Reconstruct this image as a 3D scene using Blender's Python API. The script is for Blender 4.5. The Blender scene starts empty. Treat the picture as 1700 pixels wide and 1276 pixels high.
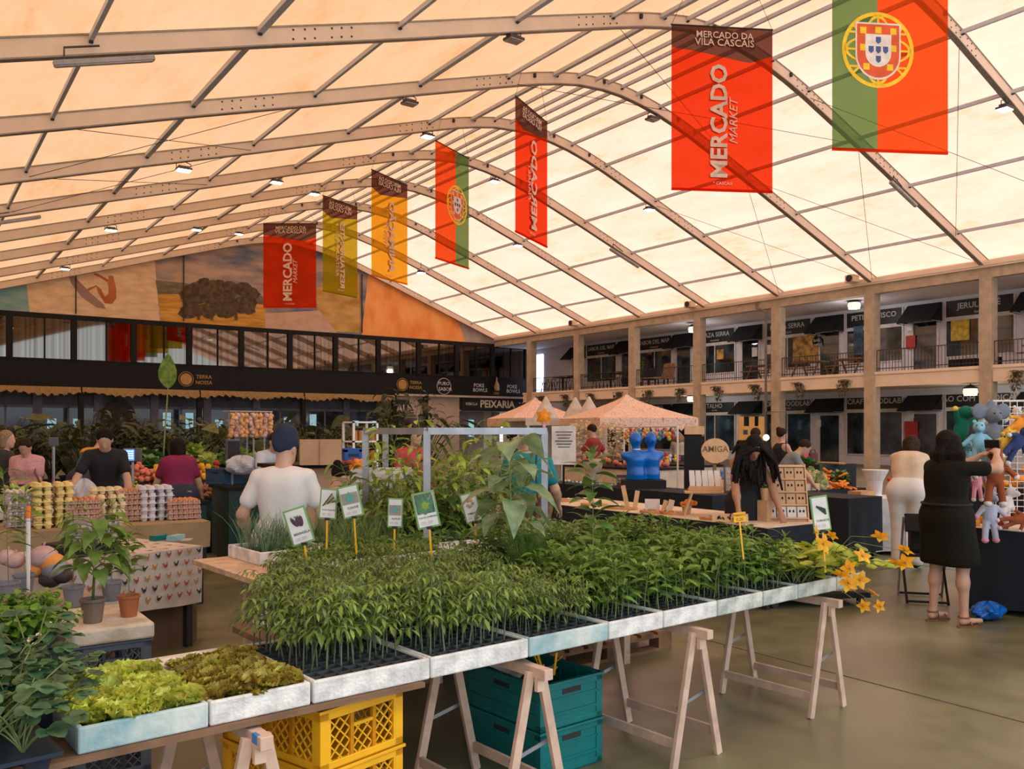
import bpy, math, random
import numpy as np
from mathutils import Vector, Matrix, Euler
R = math.radians
sc = bpy.context.scene
C = sc.collection
# ------------------------------------------------------------------ camera
YAW = R(35.2); FPX = 1446.0; HY = 714.0; EYE = 1.65
cam = bpy.data.objects.new('camera', bpy.data.cameras.new('camera'))
C.objects.link(cam); sc.camera = cam
cam.location = (0, 0, EYE); cam.rotation_euler = (R(90), 0, -YAW)
cam.data.sensor_width = 36; cam.data.lens = 36 * FPX / 1700; cam.data.shift_y = 76 / 1700
cam.data.clip_end = 200
# ------------------------------------------------------------------ light: day above a translucent tent roof
W = bpy.data.worlds.new('daylight'); sc.world = W; W.use_nodes = True
W.node_tree.nodes['Background'].inputs[0].default_value = (0.86, 0.93, 1.0, 1)
W.node_tree.nodes['Background'].inputs[1].default_value = 1.85
sun = bpy.data.objects.new('sun', bpy.data.lights.new('sun', 'SUN')); C.objects.link(sun)
sun.data.energy = 4.1; sun.data.angle = R(8); sun.data.color = (1.0, 0.93, 0.86)
sun.rotation_euler = (0, R(63), R(-12))
sc.view_settings.view_transform = 'Standard'; sc.view_settings.look = 'None'
sc.view_settings.gamma = 1; sc.view_settings.exposure = 0; sc.view_settings.use_curve_mapping = False
sc.cycles.max_bounces = 9; sc.cycles.diffuse_bounces = 5; sc.cycles.glossy_bounces = 3
sc.cycles.transmission_bounces = 6; sc.cycles.transparent_max_bounces = 12
sc.cycles.caustics_reflective = False; sc.cycles.caustics_refractive = False
sc.cycles.sample_clamp_indirect = 8
# ------------------------------------------------------------------ helpers
S_, C_ = math.sin(YAW), math.cos(YAW)
def P(px, py, d):
    """the point seen at this place of the photograph, d metres deep"""
    u = (px - 850) / FPX; v = (HY - py) / FPX
    return Vector((d * (S_ + u * C_), d * (C_ - u * S_), EYE + d * v))
def on(px, d, z=0.0):
    p = P(px, 700, d); return Vector((p.x, p.y, z))
MATS = {}
def mat(name, col, rough=.6, metal=0, var=.12, scale=6, bump=0, emit=0, alpha=1, leaf=0, spec=.5, bscale=None, col2=None, rnd=0):
    if name in MATS: return MATS[name]
    m = bpy.data.materials.new(name); m.use_nodes = True; MATS[name] = m
    nt = m.node_tree; N = nt.nodes; L = nt.links; b = N['Principled BSDF']
    b.inputs['Roughness'].default_value = rough; b.inputs['Metallic'].default_value = metal
    b.inputs['Specular IOR Level'].default_value = spec
    c = tuple(col) + (1,)
    tc = N.new('ShaderNodeTexCoord'); nz = N.new('ShaderNodeTexNoise')
    nz.inputs['Scale'].default_value = scale; nz.inputs['Detail'].default_value = 3
    L.new(tc.outputs['Object'], nz.inputs['Vector'])
    rp = N.new('ShaderNodeValToRGB'); e = rp.color_ramp.elements
    c2 = tuple(col2) if col2 else tuple(min(1, x * (1 + var)) for x in col)
    e[0].position = .35; e[1].position = .65
    e[0].color = tuple(x * (1 - var) for x in col) + (1,); e[1].color = c2 + (1,)
    L.new(nz.outputs['Fac'], rp.inputs[0])
    out = rp.outputs[0]
    if rnd:
        oi = N.new('ShaderNodeObjectInfo'); hs = N.new('ShaderNodeHueSaturation')
        mr = N.new('ShaderNodeMapRange'); mr.inputs['To Min'].default_value = 1 - rnd; mr.inputs['To Max'].default_value = 1 + rnd
        L.new(oi.outputs['Random'], mr.inputs['Value']); L.new(mr.outputs[0], hs.inputs['Value']); L.new(out, hs.inputs['Color']); out = hs.outputs[0]
    L.new(out, b.inputs['Base Color'])
    if emit:
        b.inputs['Emission Color'].default_value = c; b.inputs['Emission Strength'].default_value = emit
    if bump:
        bp = N.new('ShaderNodeBump'); bp.inputs['Strength'].default_value = bump; bp.inputs['Distance'].default_value = .02
        n2 = N.new('ShaderNodeTexNoise'); n2.inputs['Scale'].default_value = bscale or scale * 6
        L.new(tc.outputs['Object'], n2.inputs['Vector']); L.new(n2.outputs['Fac'], bp.inputs['Height']); L.new(bp.outputs[0], b.inputs['Normal'])
    if leaf:
        tr = N.new('ShaderNodeBsdfTranslucent'); mx = N.new('ShaderNodeMixShader'); mx.inputs[0].default_value = leaf
        L.new(out, tr.inputs['Color']); L.new(b.outputs[0], mx.inputs[1]); L.new(tr.outputs[0], mx.inputs[2])
        L.new(mx.outputs[0], N['Material Output'].inputs['Surface'])
    if alpha < 1: b.inputs['Alpha'].default_value = alpha
    return m
def frame(o, x, y, z=None):
    """matrix whose columns are x, y, x cross y, at o"""
    x = Vector(x).normalized(); z = x.cross(Vector(y)).normalized(); y = z.cross(x)
    M = Matrix((x, y, z)).transposed().to_4x4(); M.translation = Vector(o); return M
def TR(loc=(0, 0, 0), rz=0, rx=0, ry=0, s=1):
    return Matrix.Translation(Vector(loc)) @ Euler((rx, ry, rz)).to_matrix().to_4x4() @ Matrix.Diagonal((s, s, s, 1))
_txt = {}
def text_geo(s, bold=0.0, shear=0.0):
    k = (s, bold, shear)
    if k not in _txt:
        c = bpy.data.curves.new('t', 'FONT'); c.body = s; c.size = 1; c.offset = bold; c.resolution_u = 2; c.shear = shear
        c.align_x = 'CENTER'; c.align_y = 'CENTER'
        o = bpy.data.objects.new('t', c); C.objects.link(o)
        me = bpy.data.meshes.new_from_object(o.evaluated_get(bpy.context.evaluated_depsgraph_get()))
        _txt[k] = ([tuple(v.co) for v in me.vertices], [tuple(p.vertices) for p in me.polygons])
        bpy.data.objects.remove(o); bpy.data.curves.remove(c); bpy.data.meshes.remove(me)
    return _txt[k]
class MB:
    def __init__(s): s.v = []; s.f = []; s.m = []
    def add(s, vs, fs, m=0, M=None):
        n = len(s.v)
        if M is not None: vs = [tuple(M @ Vector(v)) for v in vs]
        s.v += [tuple(v) for v in vs]; s.f += [tuple(i + n for i in f) for f in fs]; s.m += [m] * len(fs); return s
    def box(s, c, d, m=0, M=None, rz=0, rx=0, ry=0, taper=0):
        x, y, z = (k / 2 for k in d); t = 1 - taper
        vs = [(-x * t, -y * t, -z), (x * t, -y * t, -z), (x * t, y * t, -z), (-x * t, y * t, -z), (-x, -y, z), (x, -y, z), (x, y, z), (-x, y, z)]
        T = TR(c, rz, rx, ry)
        return s.add(vs, [(0, 3, 2, 1), (4, 5, 6, 7), (0, 1, 5, 4), (1, 2, 6, 5), (2, 3, 7, 6), (3, 0, 4, 7)], m, (M @ T) if M is not None else T)
    def b2(s, a, b, m=0, M=None):
        return s.box([(p + q) / 2 for p, q in zip(a, b)], [abs(q - p) for p, q in zip(a, b)], m, M)
    def bar(s, a, b, w, h, m=0, up=(0, 0, 1), M=None):
        a = Vector(a); b = Vector(b); d = b - a; L = d.length; d.normalize(); up = Vector(up)
        if abs(d.dot(up)) > .98: up = Vector((0, 1, 0))
        sd = d.cross(up).normalized(); u = sd.cross(d)
        vs = [p + sd * (i * w / 2) + u * (j * h / 2) for p in (a, b) for i, j in ((-1, -1), (1, -1), (1, 1), (-1, 1))]
        return s.add(vs, [(0, 1, 2, 3), (7, 6, 5, 4), (0, 4, 5, 1), (1, 5, 6, 2), (2, 6, 7, 3), (3, 7, 4, 0)], m, M)
    def tube(s, pts, r, n=8, m=0, M=None, cap=True, flat=1.0):
        pts = [Vector(p) for p in pts]; k = len(pts); rs = r if isinstance(r, (list, tuple)) else [r] * k
        vs = []; fs = []; pu = None
        for i, p in enumerate(pts):
            d = (pts[min(i + 1, k - 1)] - pts[max(i - 1, 0)])
            d = d.normalized() if d.length > 1e-9 else Vector((0, 0, 1))
            if pu is None: pu = Vector((0, 0, 1)) if abs(d.z) < .9 else Vector((1, 0, 0))
            sd = d.cross(pu).normalized(); u = sd.cross(d); pu = u
            for j in range(n):
                a = 2 * math.pi * j / n; vs.append(p + (sd * math.cos(a) + u * math.sin(a) * flat) * rs[i])
        for i in range(k - 1):
            for j in range(n):
                q = (j + 1) % n; fs.append((i * n + j, i * n + q, (i + 1) * n + q, (i + 1) * n + j))
        if cap: fs += [tuple(range(n))[::-1], tuple(range((k - 1) * n, k * n))]
        return s.add(vs, fs, m, M)
    def lathe(s, prof, n=16, m=0, M=None, a0=0):
        vs = []; fs = []
        for r, z in prof:
            for j in range(n):
                a = 2 * math.pi * j / n + a0; vs.append((r * math.cos(a), r * math.sin(a), z))
        for i in range(len(prof) - 1):
            for j in range(n):
                q = (j + 1) % n; fs.append((i * n + j, i * n + q, (i + 1) * n + q, (i + 1) * n + j))
        if prof[0][0] > 1e-6: fs.append(tuple(range(n))[::-1])
        if prof[-1][0] > 1e-6: fs.append(tuple(range((len(prof) - 1) * n, len(prof) * n)))
        return s.add(vs, fs, m, M)
    def ball(s, c, r, n=10, m=0, M=None, k=None):
        r = r if isinstance(r, (list, tuple)) else (r, r, r); k = k or max(4, n // 2 + 1)
        T = Matrix.Translation(Vector(c)) @ Matrix.Diagonal((r[0], r[1], r[2], 1))
        if M is not None: T = M @ T
        return s.lathe([(math.sin(math.pi * i / k) if 0 < i < k else 0, -math.cos(math.pi * i / k)) for i in range(k + 1)], n, m, T)
    def poly(s, pts, m=0, M=None): return s.add(pts, [tuple(range(len(pts)))], m, M)
    def prism(s, pts2, h, m=0, M=None):
        n = len(pts2); vs = [(x, y, 0) for x, y in pts2] + [(x, y, h) for x, y in pts2]
        return s.add(vs, [tuple(range(n))[::-1], tuple(range(n, 2 * n))] + [(i, (i + 1) % n, n + (i + 1) % n, n + i) for i in range(n)], m, M)
    def grid(s, fn, nu, nv, m=0, M=None):
        vs = [fn(i / nu, j / nv) for i in range(nu + 1) for j in range(nv + 1)]; w = nv + 1
        return s.add(vs, [(i * w + j, (i + 1) * w + j, (i + 1) * w + j + 1, i * w + j + 1) for i in range(nu) for j in range(nv)], m, M)
    def text(s, t, M, size, m=0, bold=.012, shear=0, sx=1):
        v, f = text_geo(t, bold, shear)
        return s.add(v, f, m, M @ Matrix.Diagonal((size * sx, size, size, 1)))
    def mb(s, o, M=None, m=None):
        n0 = len(s.f); s.add(o.v, o.f, 0, M)
        for i, q in enumerate(o.m): s.m[n0 + i] = q if m is None else m
        return s
    def mesh(s, name, mats, smooth=False):
        me = bpy.data.meshes.new(name); me.from_pydata(s.v, [], s.f)
        for q in (mats if isinstance(mats, (list, tuple)) else [mats]): me.materials.append(q)
        me.polygons.foreach_set('material_index', s.m)
        if smooth: me.polygons.foreach_set('use_smooth', [True] * len(s.f))
        me.update(); return me
    def build(s, name, mats, parent=None, loc=(0, 0, 0), rz=0, smooth=False, bevel=0, label=None, cat=None, group=None, kind=None):
        o = bpy.data.objects.new(name, s.mesh(name, mats, smooth)); C.objects.link(o)
        o.location = loc; o.rotation_euler = (0, 0, rz)
        if parent: o.parent = parent
        if bevel:
            b = o.modifiers.new('bevel', 'BEVEL'); b.width = bevel; b.segments = 2; b.limit_method = 'ANGLE'
        return tag(o, label, cat, group, kind)
def tag(o, label=None, cat=None, group=None, kind=None):
    if label: o['label'] = label
    if cat: o['category'] = cat
    if group: o['group'] = group
    if kind: o['kind'] = kind
    return o
def thing(name, label, cat, loc=(0, 0, 0), rz=0, group=None):
    o = bpy.data.objects.new(name, None); C.objects.link(o); o.location = loc; o.rotation_euler = (0, 0, rz)
    o.empty_display_size = .1
    return tag(o, label, cat, group)
KIDS = {}
def kids(o): return [c for c in C.objects if c.parent == o]
def dup(o, loc=None, rz=None, label=None, group=None, s=None, parent=None, top=True):
    """a copy of a thing with copies of its parts and sub-parts"""
    r = o.copy(); C.objects.link(r)
    if parent: r.parent = parent
    if loc is not None: r.location = loc
    if rz is not None: r.rotation_euler = rz if isinstance(rz, (tuple, Euler)) else (0, 0, rz)
    if s: r.scale = (s, s, s) if not isinstance(s, tuple) else s
    if label: r['label'] = label
    if group: r['group'] = group
    if o.name not in KIDS: KIDS[o.name] = kids(o)
    for ch in KIDS[o.name]: dup(ch, parent=r, top=False)
    return r
def struct(mb, name, mats, **k): return mb.build(name, mats, kind='structure', **k)
# ------------------------------------------------------------------ materials of the hall
def floor_mat():
    m = mat('painted concrete floor', (.150, .146, .078), rough=.34, var=.22, scale=.7, col2=(.21, .205, .112), bump=.03, bscale=40)
    nt = m.node_tree; N = nt.nodes; L = nt.links; b = N['Principled BSDF']
    n = N.new('ShaderNodeTexNoise'); n.inputs['Scale'].default_value = 3.5; n.inputs['Detail'].default_value = 8
    L.new(N['Texture Coordinate'].outputs['Object'], n.inputs['Vector'])
    r = N.new('ShaderNodeMapRange'); r.inputs['To Min'].default_value = .22; r.inputs['To Max'].default_value = .5
    L.new(n.outputs['Fac'], r.inputs['Value']); L.new(r.outputs[0], b.inputs['Roughness'])
    mx = N.new('ShaderNodeMix'); mx.data_type = 'RGBA'; mx.blend_type = 'MULTIPLY'; mx.inputs[0].default_value = .55
    r2 = N.new('ShaderNodeMapRange'); r2.inputs['From Min'].default_value = .3; r2.inputs['From Max'].default_value = .7; r2.inputs['To Min'].default_value = .6; r2.inputs['To Max'].default_value = 1.2
    L.new(n.outputs['Fac'], r2.inputs['Value']); src = b.inputs['Base Color'].links[0].from_socket
    L.new(src, mx.inputs[6]); L.new(r2.outputs[0], mx.inputs[7]); L.new(mx.outputs[2], b.inputs['Base Color'])
    return m
def membrane_mat():
    m = bpy.data.materials.new('tent membrane'); m.use_nodes = True; nt = m.node_tree; N = nt.nodes; L = nt.links
    for n in list(N): N.remove(n)
    out = N.new('ShaderNodeOutputMaterial'); tr = N.new('ShaderNodeBsdfTranslucent'); df = N.new('ShaderNodeBsdfDiffuse')
    mx = N.new('ShaderNodeMixShader'); mx.inputs[0].default_value = .42
    tc = N.new('ShaderNodeTexCoord'); mp = N.new('ShaderNodeMapping'); mp.inputs['Scale'].default_value = (1, .35, 1)
    n1 = N.new('ShaderNodeTexNoise'); n1.inputs['Scale'].default_value = .9; n1.inputs['Detail'].default_value = 6; n1.inputs['Roughness'].default_value = .62
    n2 = N.new('ShaderNodeTexNoise'); n2.inputs['Scale'].default_value = 7; n2.inputs['Detail'].default_value = 4
    L.new(tc.outputs['Object'], mp.inputs[0]); L.new(mp.outputs[0], n1.inputs['Vector']); L.new(mp.outputs[0], n2.inputs['Vector'])
    ad = N.new('ShaderNodeMath'); ad.operation = 'MULTIPLY_ADD'; ad.inputs[1].default_value = .35
    L.new(n2.outputs['Fac'], ad.inputs[0]); L.new(n1.outputs['Fac'], ad.inputs[2])
    r = N.new('ShaderNodeValToRGB'); e = r.color_ramp.elements
    e[0].position = .45; e[0].color = (.87, .47, .28, 1); e[1].position = .78; e[1].color = (.96, .60, .46, 1)
    x = e.new(.6); x.color = (.94, .555, .40, 1)
    L.new(ad.outputs[0], r.inputs[0])
    # the sheets west of the ridge carry a yellower tint that fades out across it
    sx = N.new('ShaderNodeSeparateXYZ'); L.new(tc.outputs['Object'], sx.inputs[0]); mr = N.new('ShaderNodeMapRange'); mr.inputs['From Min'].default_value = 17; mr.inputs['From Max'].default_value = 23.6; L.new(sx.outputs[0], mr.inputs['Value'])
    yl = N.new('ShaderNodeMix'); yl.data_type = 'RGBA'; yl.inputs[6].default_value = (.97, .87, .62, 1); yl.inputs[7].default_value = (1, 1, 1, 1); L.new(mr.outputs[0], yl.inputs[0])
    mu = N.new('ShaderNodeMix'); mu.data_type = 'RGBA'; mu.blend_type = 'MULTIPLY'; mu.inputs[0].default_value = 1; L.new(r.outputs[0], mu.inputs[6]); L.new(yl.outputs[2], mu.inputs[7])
    for q in (tr, df): L.new(mu.outputs[2], q.inputs[0])
    L.new(tr.outputs[0], mx.inputs[1]); L.new(df.outputs[0], mx.inputs[2]); L.new(mx.outputs[0], out.inputs[0])
    return m
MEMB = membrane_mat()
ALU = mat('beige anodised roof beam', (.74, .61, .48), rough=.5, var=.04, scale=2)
GALV = mat('galvanised steel', (.36, .38, .42), rough=.42, metal=.5, var=.12, scale=9)
DARK = mat('dark rubber', (.02, .02, .022), rough=.6)
CREAM = mat('cream painted concrete', (.86, .70, .54), rough=.75, var=.04, scale=1.5)
COLM = mat('rough concrete column', (.50, .40, .29), rough=.85, var=.14, scale=3, bump=.3, bscale=25)
BLK = mat('black painted metal', (.010, .011, .012), rough=.6, spec=.2)
WALLM = mat('grey white plaster', (.66, .66, .74), rough=.8, var=.05, scale=1)
WHT = mat('white paint', (.8, .79, .77), rough=.6, var=.03)
GLASS = mat('dark shop glass', (.018, .03, .045), rough=.04, spec=.9, var=.6, scale=1.2, col2=(.04, .07, .10))
WOODP = mat('pale raw pine', (.62, .43, .30), rough=.6, var=.2, scale=14, bump=.05)
# ------------------------------------------------------------------ floor
XL, XR, YB, YF = -4.0, 35.0, -3.0, 51.6
fl = MB(); fl.b2((XL - 1, YB - 1, -.2), (44, 62, 0)); struct(fl, 'floor', floor_mat())
mb = MB(); gap = mat('joint filler', (.05, .042, .03), rough=.8)
for x in (.2, 5.2, 10.2, 15.2, 20.2, 25.2, 30.2): mb.b2((x - .006, YB, -.001), (x + .006, YF, .002))
for y in (0.9, 5.9, 10.9, 15.9, 20.9, 25.9, 30.9): mb.b2((XL, y - .006, -.001), (XR, y + .006, .002))
struct(mb, 'floor', gap)
# ------------------------------------------------------------------ tent roof
PROF = [(-4.2, 6.68), (-3.4, 6.93), (-.25, 7.88), (2.85, 8.82), (5.95, 9.77), (9.1, 10.72), (12.3, 11.72), (15.4, 12.66), (16.4, 12.95), (17.3, 13.17), (18.2, 13.34), (19.3, 13.42), (20.1, 13.40), (21.0, 13.29), (21.9, 13.12), (22.8, 12.88), (23.7, 12.60), (26.5, 11.60), (29.5, 10.48), (32.8, 9.25), (35.3, 8.32)]
def zr(x):
    for (a, p), (b, q) in zip(PROF, PROF[1:]):
        if x <= b: return p + (q - p) * (x - a) / (b - a)
    return PROF[-1][1]
TY = [-2.6, 2.6, 7.5, 12.4, 17.3, 22.1, 27.0, 31.7, 36.6, 41.4, 46.5, 51.5]
mb = MB(); xs = []
for (a, _), (b, _) in zip(PROF, PROF[1:]):
    n = max(1, int((b - a) / .8)); xs += [a + (b - a) * i / n for i in range(n)]
xs.append(PROF[-1][0]); rows = []
for y0, y1 in zip(TY, TY[1:]):
    for k in range(8): rows.append((y0 + (y1 - y0) * k / 8, math.sin(math.pi * k / 8)))
rows.append((TY[-1] + .4, 0))
rnd = random.Random(3)
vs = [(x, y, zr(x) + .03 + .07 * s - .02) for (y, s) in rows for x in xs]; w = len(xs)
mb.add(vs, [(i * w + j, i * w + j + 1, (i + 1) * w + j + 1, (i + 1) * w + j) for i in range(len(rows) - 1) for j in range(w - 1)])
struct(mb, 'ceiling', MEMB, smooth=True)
BX = [x for x, _ in PROF]
def truss(y):
    t = MB(); H = .36
    def nrm(i):
        a = PROF[max(i - 1, 0)]; b = PROF[min(i + 1, len(PROF) - 1)]; d = Vector((b[0] - a[0], 0, b[1] - a[1])).normalized(); return Vector((-d.z, 0, d.x))
    def sweep(off0, off1, w, m):
        vs = []
        for i, (x, z) in enumerate(PROF):
            n = nrm(i); p = Vector((x, y, z))
            for o, sx in ((off0, -1), (off0, 1), (off1, 1), (off1, -1)): vs.append(p + n * o + Vector((0, sx * w / 2, 0)))
        k = len(PROF); fs = [(0, 1, 2, 3), (4 * k - 1, 4 * k - 2, 4 * k - 3, 4 * k - 4)]
        for i in range(k - 1):
            for j in range(4): q = (j + 1) % 4; fs.append((4 * i + j, 4 * i + 4 + j, 4 * i + 4 + q, 4 * i + q))
        t.add(vs, fs, m)
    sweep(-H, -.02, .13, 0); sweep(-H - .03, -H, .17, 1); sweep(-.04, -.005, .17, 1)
    b = MB()
    for cx in (7.4, 15.0, 23.9, 28.2, -1.5):
        for dx in (-.75, -.5, -.28, .1, .32, .55):
            x = cx + dx; z = zr(x)
            for dz in (-.1, -.29):
                for sy in (-1, 1): b.box((x, y + sy * .068, z + dz), (.035, .02, .035))
    for x, z in PROF[2:-1]:
        b.box((x, y - .10, z - .13), (.07, .08, .12)); b.box((x, y + .10, z - .13), (.07, .08, .12))
    o = struct(t, 'roof_beam', [ALU, mat('dark beam flange', (.30, .26, .21), rough=.5)])  # flanges in a darker tone than the beam web
    b.build('bolt', DARK, o); f = MB()
    f.box((35.25, y, 8.05), (.35, .3, .5)); f.build('foot_plate', GALV, o)
for y in TY[1:]: truss(y)
PUR = [-3.4, -.25, 2.85, 5.95, 9.1, 12.3, 15.4, 17.2, 18.2, 18.95, 19.5, 20.1, 20.8, 21.9, 23.7, 26.5, 29.5, 32.8]
for i, x in enumerate(PUR):
    p = MB(); w = .13 if i % 2 == 1 and i < 8 else .075
    p.b2((x - w / 2, TY[1], zr(x) - .16), (x + w / 2, TY[-1], zr(x) - .05)); struct(p, 'roof_purlin', mat('pale blue grey aluminium', (.52, .56, .64), rough=.5, var=.04))
def cable(a, b):
    MB().tube([a, b], .009, 5).build('bracing_cable', DARK, kind='structure')
for y0, y1, x0, x1 in ((17.3, 22.1, 15.6, 26.5), (17.3, 12.4, 23.7, 32.8), (22.1, 27.0, 9.1, 2.85), (27.0, 31.7, 2.85, 9.1), (22.1, 27, 26.5, 34.9), (17.3, 22.1, 26.5, 34.9)):
    cable((x0, y0, zr(x0) - .3), (x1, y1, zr(x1) - .3)); cable((x0, y1, zr(x0) - .3), (x1, y0, zr(x1) - .3))
# eaves over the gallery and the off-frame enclosure
mb = MB(); mb.b2((34.85, YB, 7.62), (35.35, YF, 8.02)); mb.build('eaves_beam', COLM, kind='structure')
mb = MB(); mb.b2((34.75, YB, 8.02), (35.7, YF, 8.16)); mb.b2((34.72, YB, 8.1), (34.8, YF, 8.28)); mb.b2((35.2, YB, 8.16), (35.6, YF, 8.42)); mb.build('gutter_beam', CREAM, kind='structure')
mb = MB(); mb.b2((XL - .3, YB, 0), (XL, 56, 6.8)); struct(mb, 'wall_left', WALLM)
# the unseen end wall behind the camera is left out to add daylight
# ------------------------------------------------------------------ right gallery
SX = 38.5
mb = MB(); mb.b2((35.0, YB, 3.58), (SX, 48.2, 4.16)); mb.b2((34.93, YB, 3.55), (35.0, 48.2, 4.08)); mb.b2((34.88, YB, 4.08), (35.02, 48.2, 4.2)); mb.build('gallery_slab', CREAM, kind='structure')
mb = MB(); mb.b2((35.2, YB, 7.6), (SX + .3, 56, 7.75)); struct(mb, 'ceiling', WALLM)
CY = [47.4, 42.4, 37.35, 32.3, 27.2, 22.2, 17.2, 12.2, 7.2, 2.2]
mb = MB(); mb.b2((SX, YB, 0), (SX + .25, 51.6, 7.6)); struct(mb, 'wall_right', WALLM)
for y in CY:
    mb = MB(); mb.b2((34.82, y - .24, 0), (35.3, y + .24, 7.64)); mb.build('concrete_column', COLM, kind='structure')
mb = MB(); mb.tube([(34.7, 28.25, 8.0), (34.66, 28.2, 7.7), (34.66, 27.62, 7.45), (34.66, 27.62, 0)], .06, 8); mb.build('drain_pipe', mat('weathered grey drain pipe', (.16, .14, .12)), kind='structure')
RAIL = mat('black railing', (.03, .028, .026), rough=.5)
for a, b in zip(CY[1:], CY):
    y0, y1 = a + .26, b - .26; r = MB()
    for z in (5.12, 4.32): r.b2((35.0, y0, z), (35.04, y1, z + .035))
    n = int((y1 - y0) / .14)
    for i in range(n + 1): y = y0 + (y1 - y0) * i / n; r.b2((35.01, y - .008, 4.2), (35.03, y + .008, 5.12))
    r.build('railing', RAIL, kind='structure')
SIGNM = mat('black shop sign board', (.012, .014, .018), rough=.5)
TXT = mat('pale sign lettering', (.55, .55, .53), rough=.6)
AWN = mat('black awning canvas', (.008, .009, .012), rough=.85)
FRM = mat('light grey shopfront frame', (.62, .60, .60), rough=.6)
SEEN = [mat('shop interior dim', (.03, .035, .045), var=.5, scale=3), mat('ochre poster', (.45, .26, .06), var=.6, scale=3), mat('yellow poster', (.55, .42, .04), var=.3), mat('blue lit panel', (.05, .12, .2), var=.6, scale=2)]
MS = lambda y, z, x=SX: frame((x, y, z), (0, -1, 0), (0, 0, 1))      # reading direction from the hall: right is -Y
def bay(k, y, base, up, words):
    """one 5 m shop bay: window with sign, then door with awning; y = far edge"""
    g = 'upstairs shop fronts' if up else 'ground floor shop fronts'
    nm = 'upper gallery' if up else 'ground floor arcade'
    zs = base + (2.5 if up else 2.68); zt = zs + (.72 if up else .56)
    where = 'reading ' + words[0] if words[0] else 'left blank'
    s = MB(); s.b2((SX - .07, y - 2.88, zs), (SX - .01, y, zt)); so = s.build('shop_sign', SIGNM, label=f'black shop sign {where}, {words[2]}', cat='sign', group=g)
    if words[0]:
        t = MB(); t.text(words[0], MS(y - 1.44, (zs + zt) / 2 + .08, SX - .075), .36, 0, .012)
        t.text(words[1], MS(y - 1.44, zs + .13, SX - .075), .16, 0, .004); t.build('lettering', TXT, so)
    wz0 = base + (.75 if up else .5); wz1 = zs - .17
    f = MB(); yy = (y, y - 2.88)
    f.b2((SX - .06, yy[1] - .08, base), (SX, yy[1], zt)); f.b2((SX - .06, yy[0], base), (SX, yy[0] + .08, zt)); f.b2((SX - .06, yy[1], wz1), (SX, yy[0], zs)); f.b2((SX - .07, yy[1], wz0 - .06), (SX, yy[0], wz0)); f.b2((SX - .05, y - 1.47, wz0), (SX, y - 1.41, wz1))
    wo = f.build('window_%d' % k, FRM, kind='structure')
    p = MB(); p.b2((SX - .03, yy[1], wz0), (SX - .02, yy[0], wz1)); p.build('pane', GLASS, wo)
    # door with awning
    d0, d1 = y + .25, y + 1.95; dz = base + 2.4
    f = MB(); f.b2((SX - .06, d0 + .1, base), (SX, d0 + .2, dz)); f.b2((SX - .06, d1 - .4, base), (SX, d1 - .3, dz)); f.b2((SX - .06, d0 + .1, dz), (SX, d1 - .3, dz + .1))
    do = f.build('door_%d' % k, FRM, kind='structure'); p = MB(); p.b2((SX - .03, d0 + .2, base), (SX - .02, d1 - .4, dz)); p.build('pane', GLASS, do)
    a = MB(); z1 = zt + .02; z0 = zs - .12 if up else zs - .1
    P0 = [(SX - .02, z1), (SX - .95, z0), (SX - .95, z0 - .05), (SX - .02, z1 - .06)]
    a.add([(x, d, z) for d in (d0 - .05, d1 - .1) for x, z in P0], [(0, 1, 2, 3), (7, 6, 5, 4), (0, 4, 5, 1), (1, 5, 6, 2), (2, 6, 7, 3), (3, 7, 4, 0)])
    for d in (d0 - .05, d1 - .1): a.add([(SX - .02, d, z1), (SX - .95, d, z0), (SX - .02, d, z0)], [(0, 1, 2)])
    a.bar((SX - .95, d0, z0 - .04), (SX - .02, d0, z0 - .06), .02, .02); a.bar((SX - .95, d1 - .1, z0 - .04), (SX - .02, d1 - .1, z0 - .06), .02, .02)
    a.build('awning', AWN, label=f'black sloping awning beside the sign {words[0] or "board"}, {words[2]}', cat='awning', group=g)
UPW = [('JERUL CAFÉ', 'bistro', 'upstairs at the right end'), ('PETIT PETISCO', 'restaurante', 'upstairs third from the right'), ('PLAZA SERRA', 'produtos', 'upstairs over the round sticker'), ('PLAZA SERRA', 'mercearia', 'upstairs past the drain pipe'), ('SABOR DEL MAR', 'restaurante', 'upstairs behind the third column'), ('SABOR DEL MAR', 'restaurante', 'upstairs near the far corner'), ('', '', 'upstairs beyond the frame edge')]
GRW = [('PÃO COM TRADIÇÃO', '', 'downstairs at the right end'), ('CRAFT FOODLAB', 'cozinha', 'downstairs behind the woman in dark dress'), ('CRAFT FOODLAB', 'cozinha', 'downstairs next to the drain pipe'), ('TALHO', 'carnes', 'downstairs above the castle cut-out'), ('FRUTARIA', '', 'downstairs above the patterned canopy'), ('', '', 'downstairs by the white cones'), ('', '', 'downstairs beyond the frame edge')]
ys = [20.7, 25.7, 30.7, 35.7, 40.6, 45.6, 15.7]
for i, y in enumerate(ys): bay(i + 1, y, 4.2, True, UPW[i]); bay(i + 11, y, 0, False, GRW[i])
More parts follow.
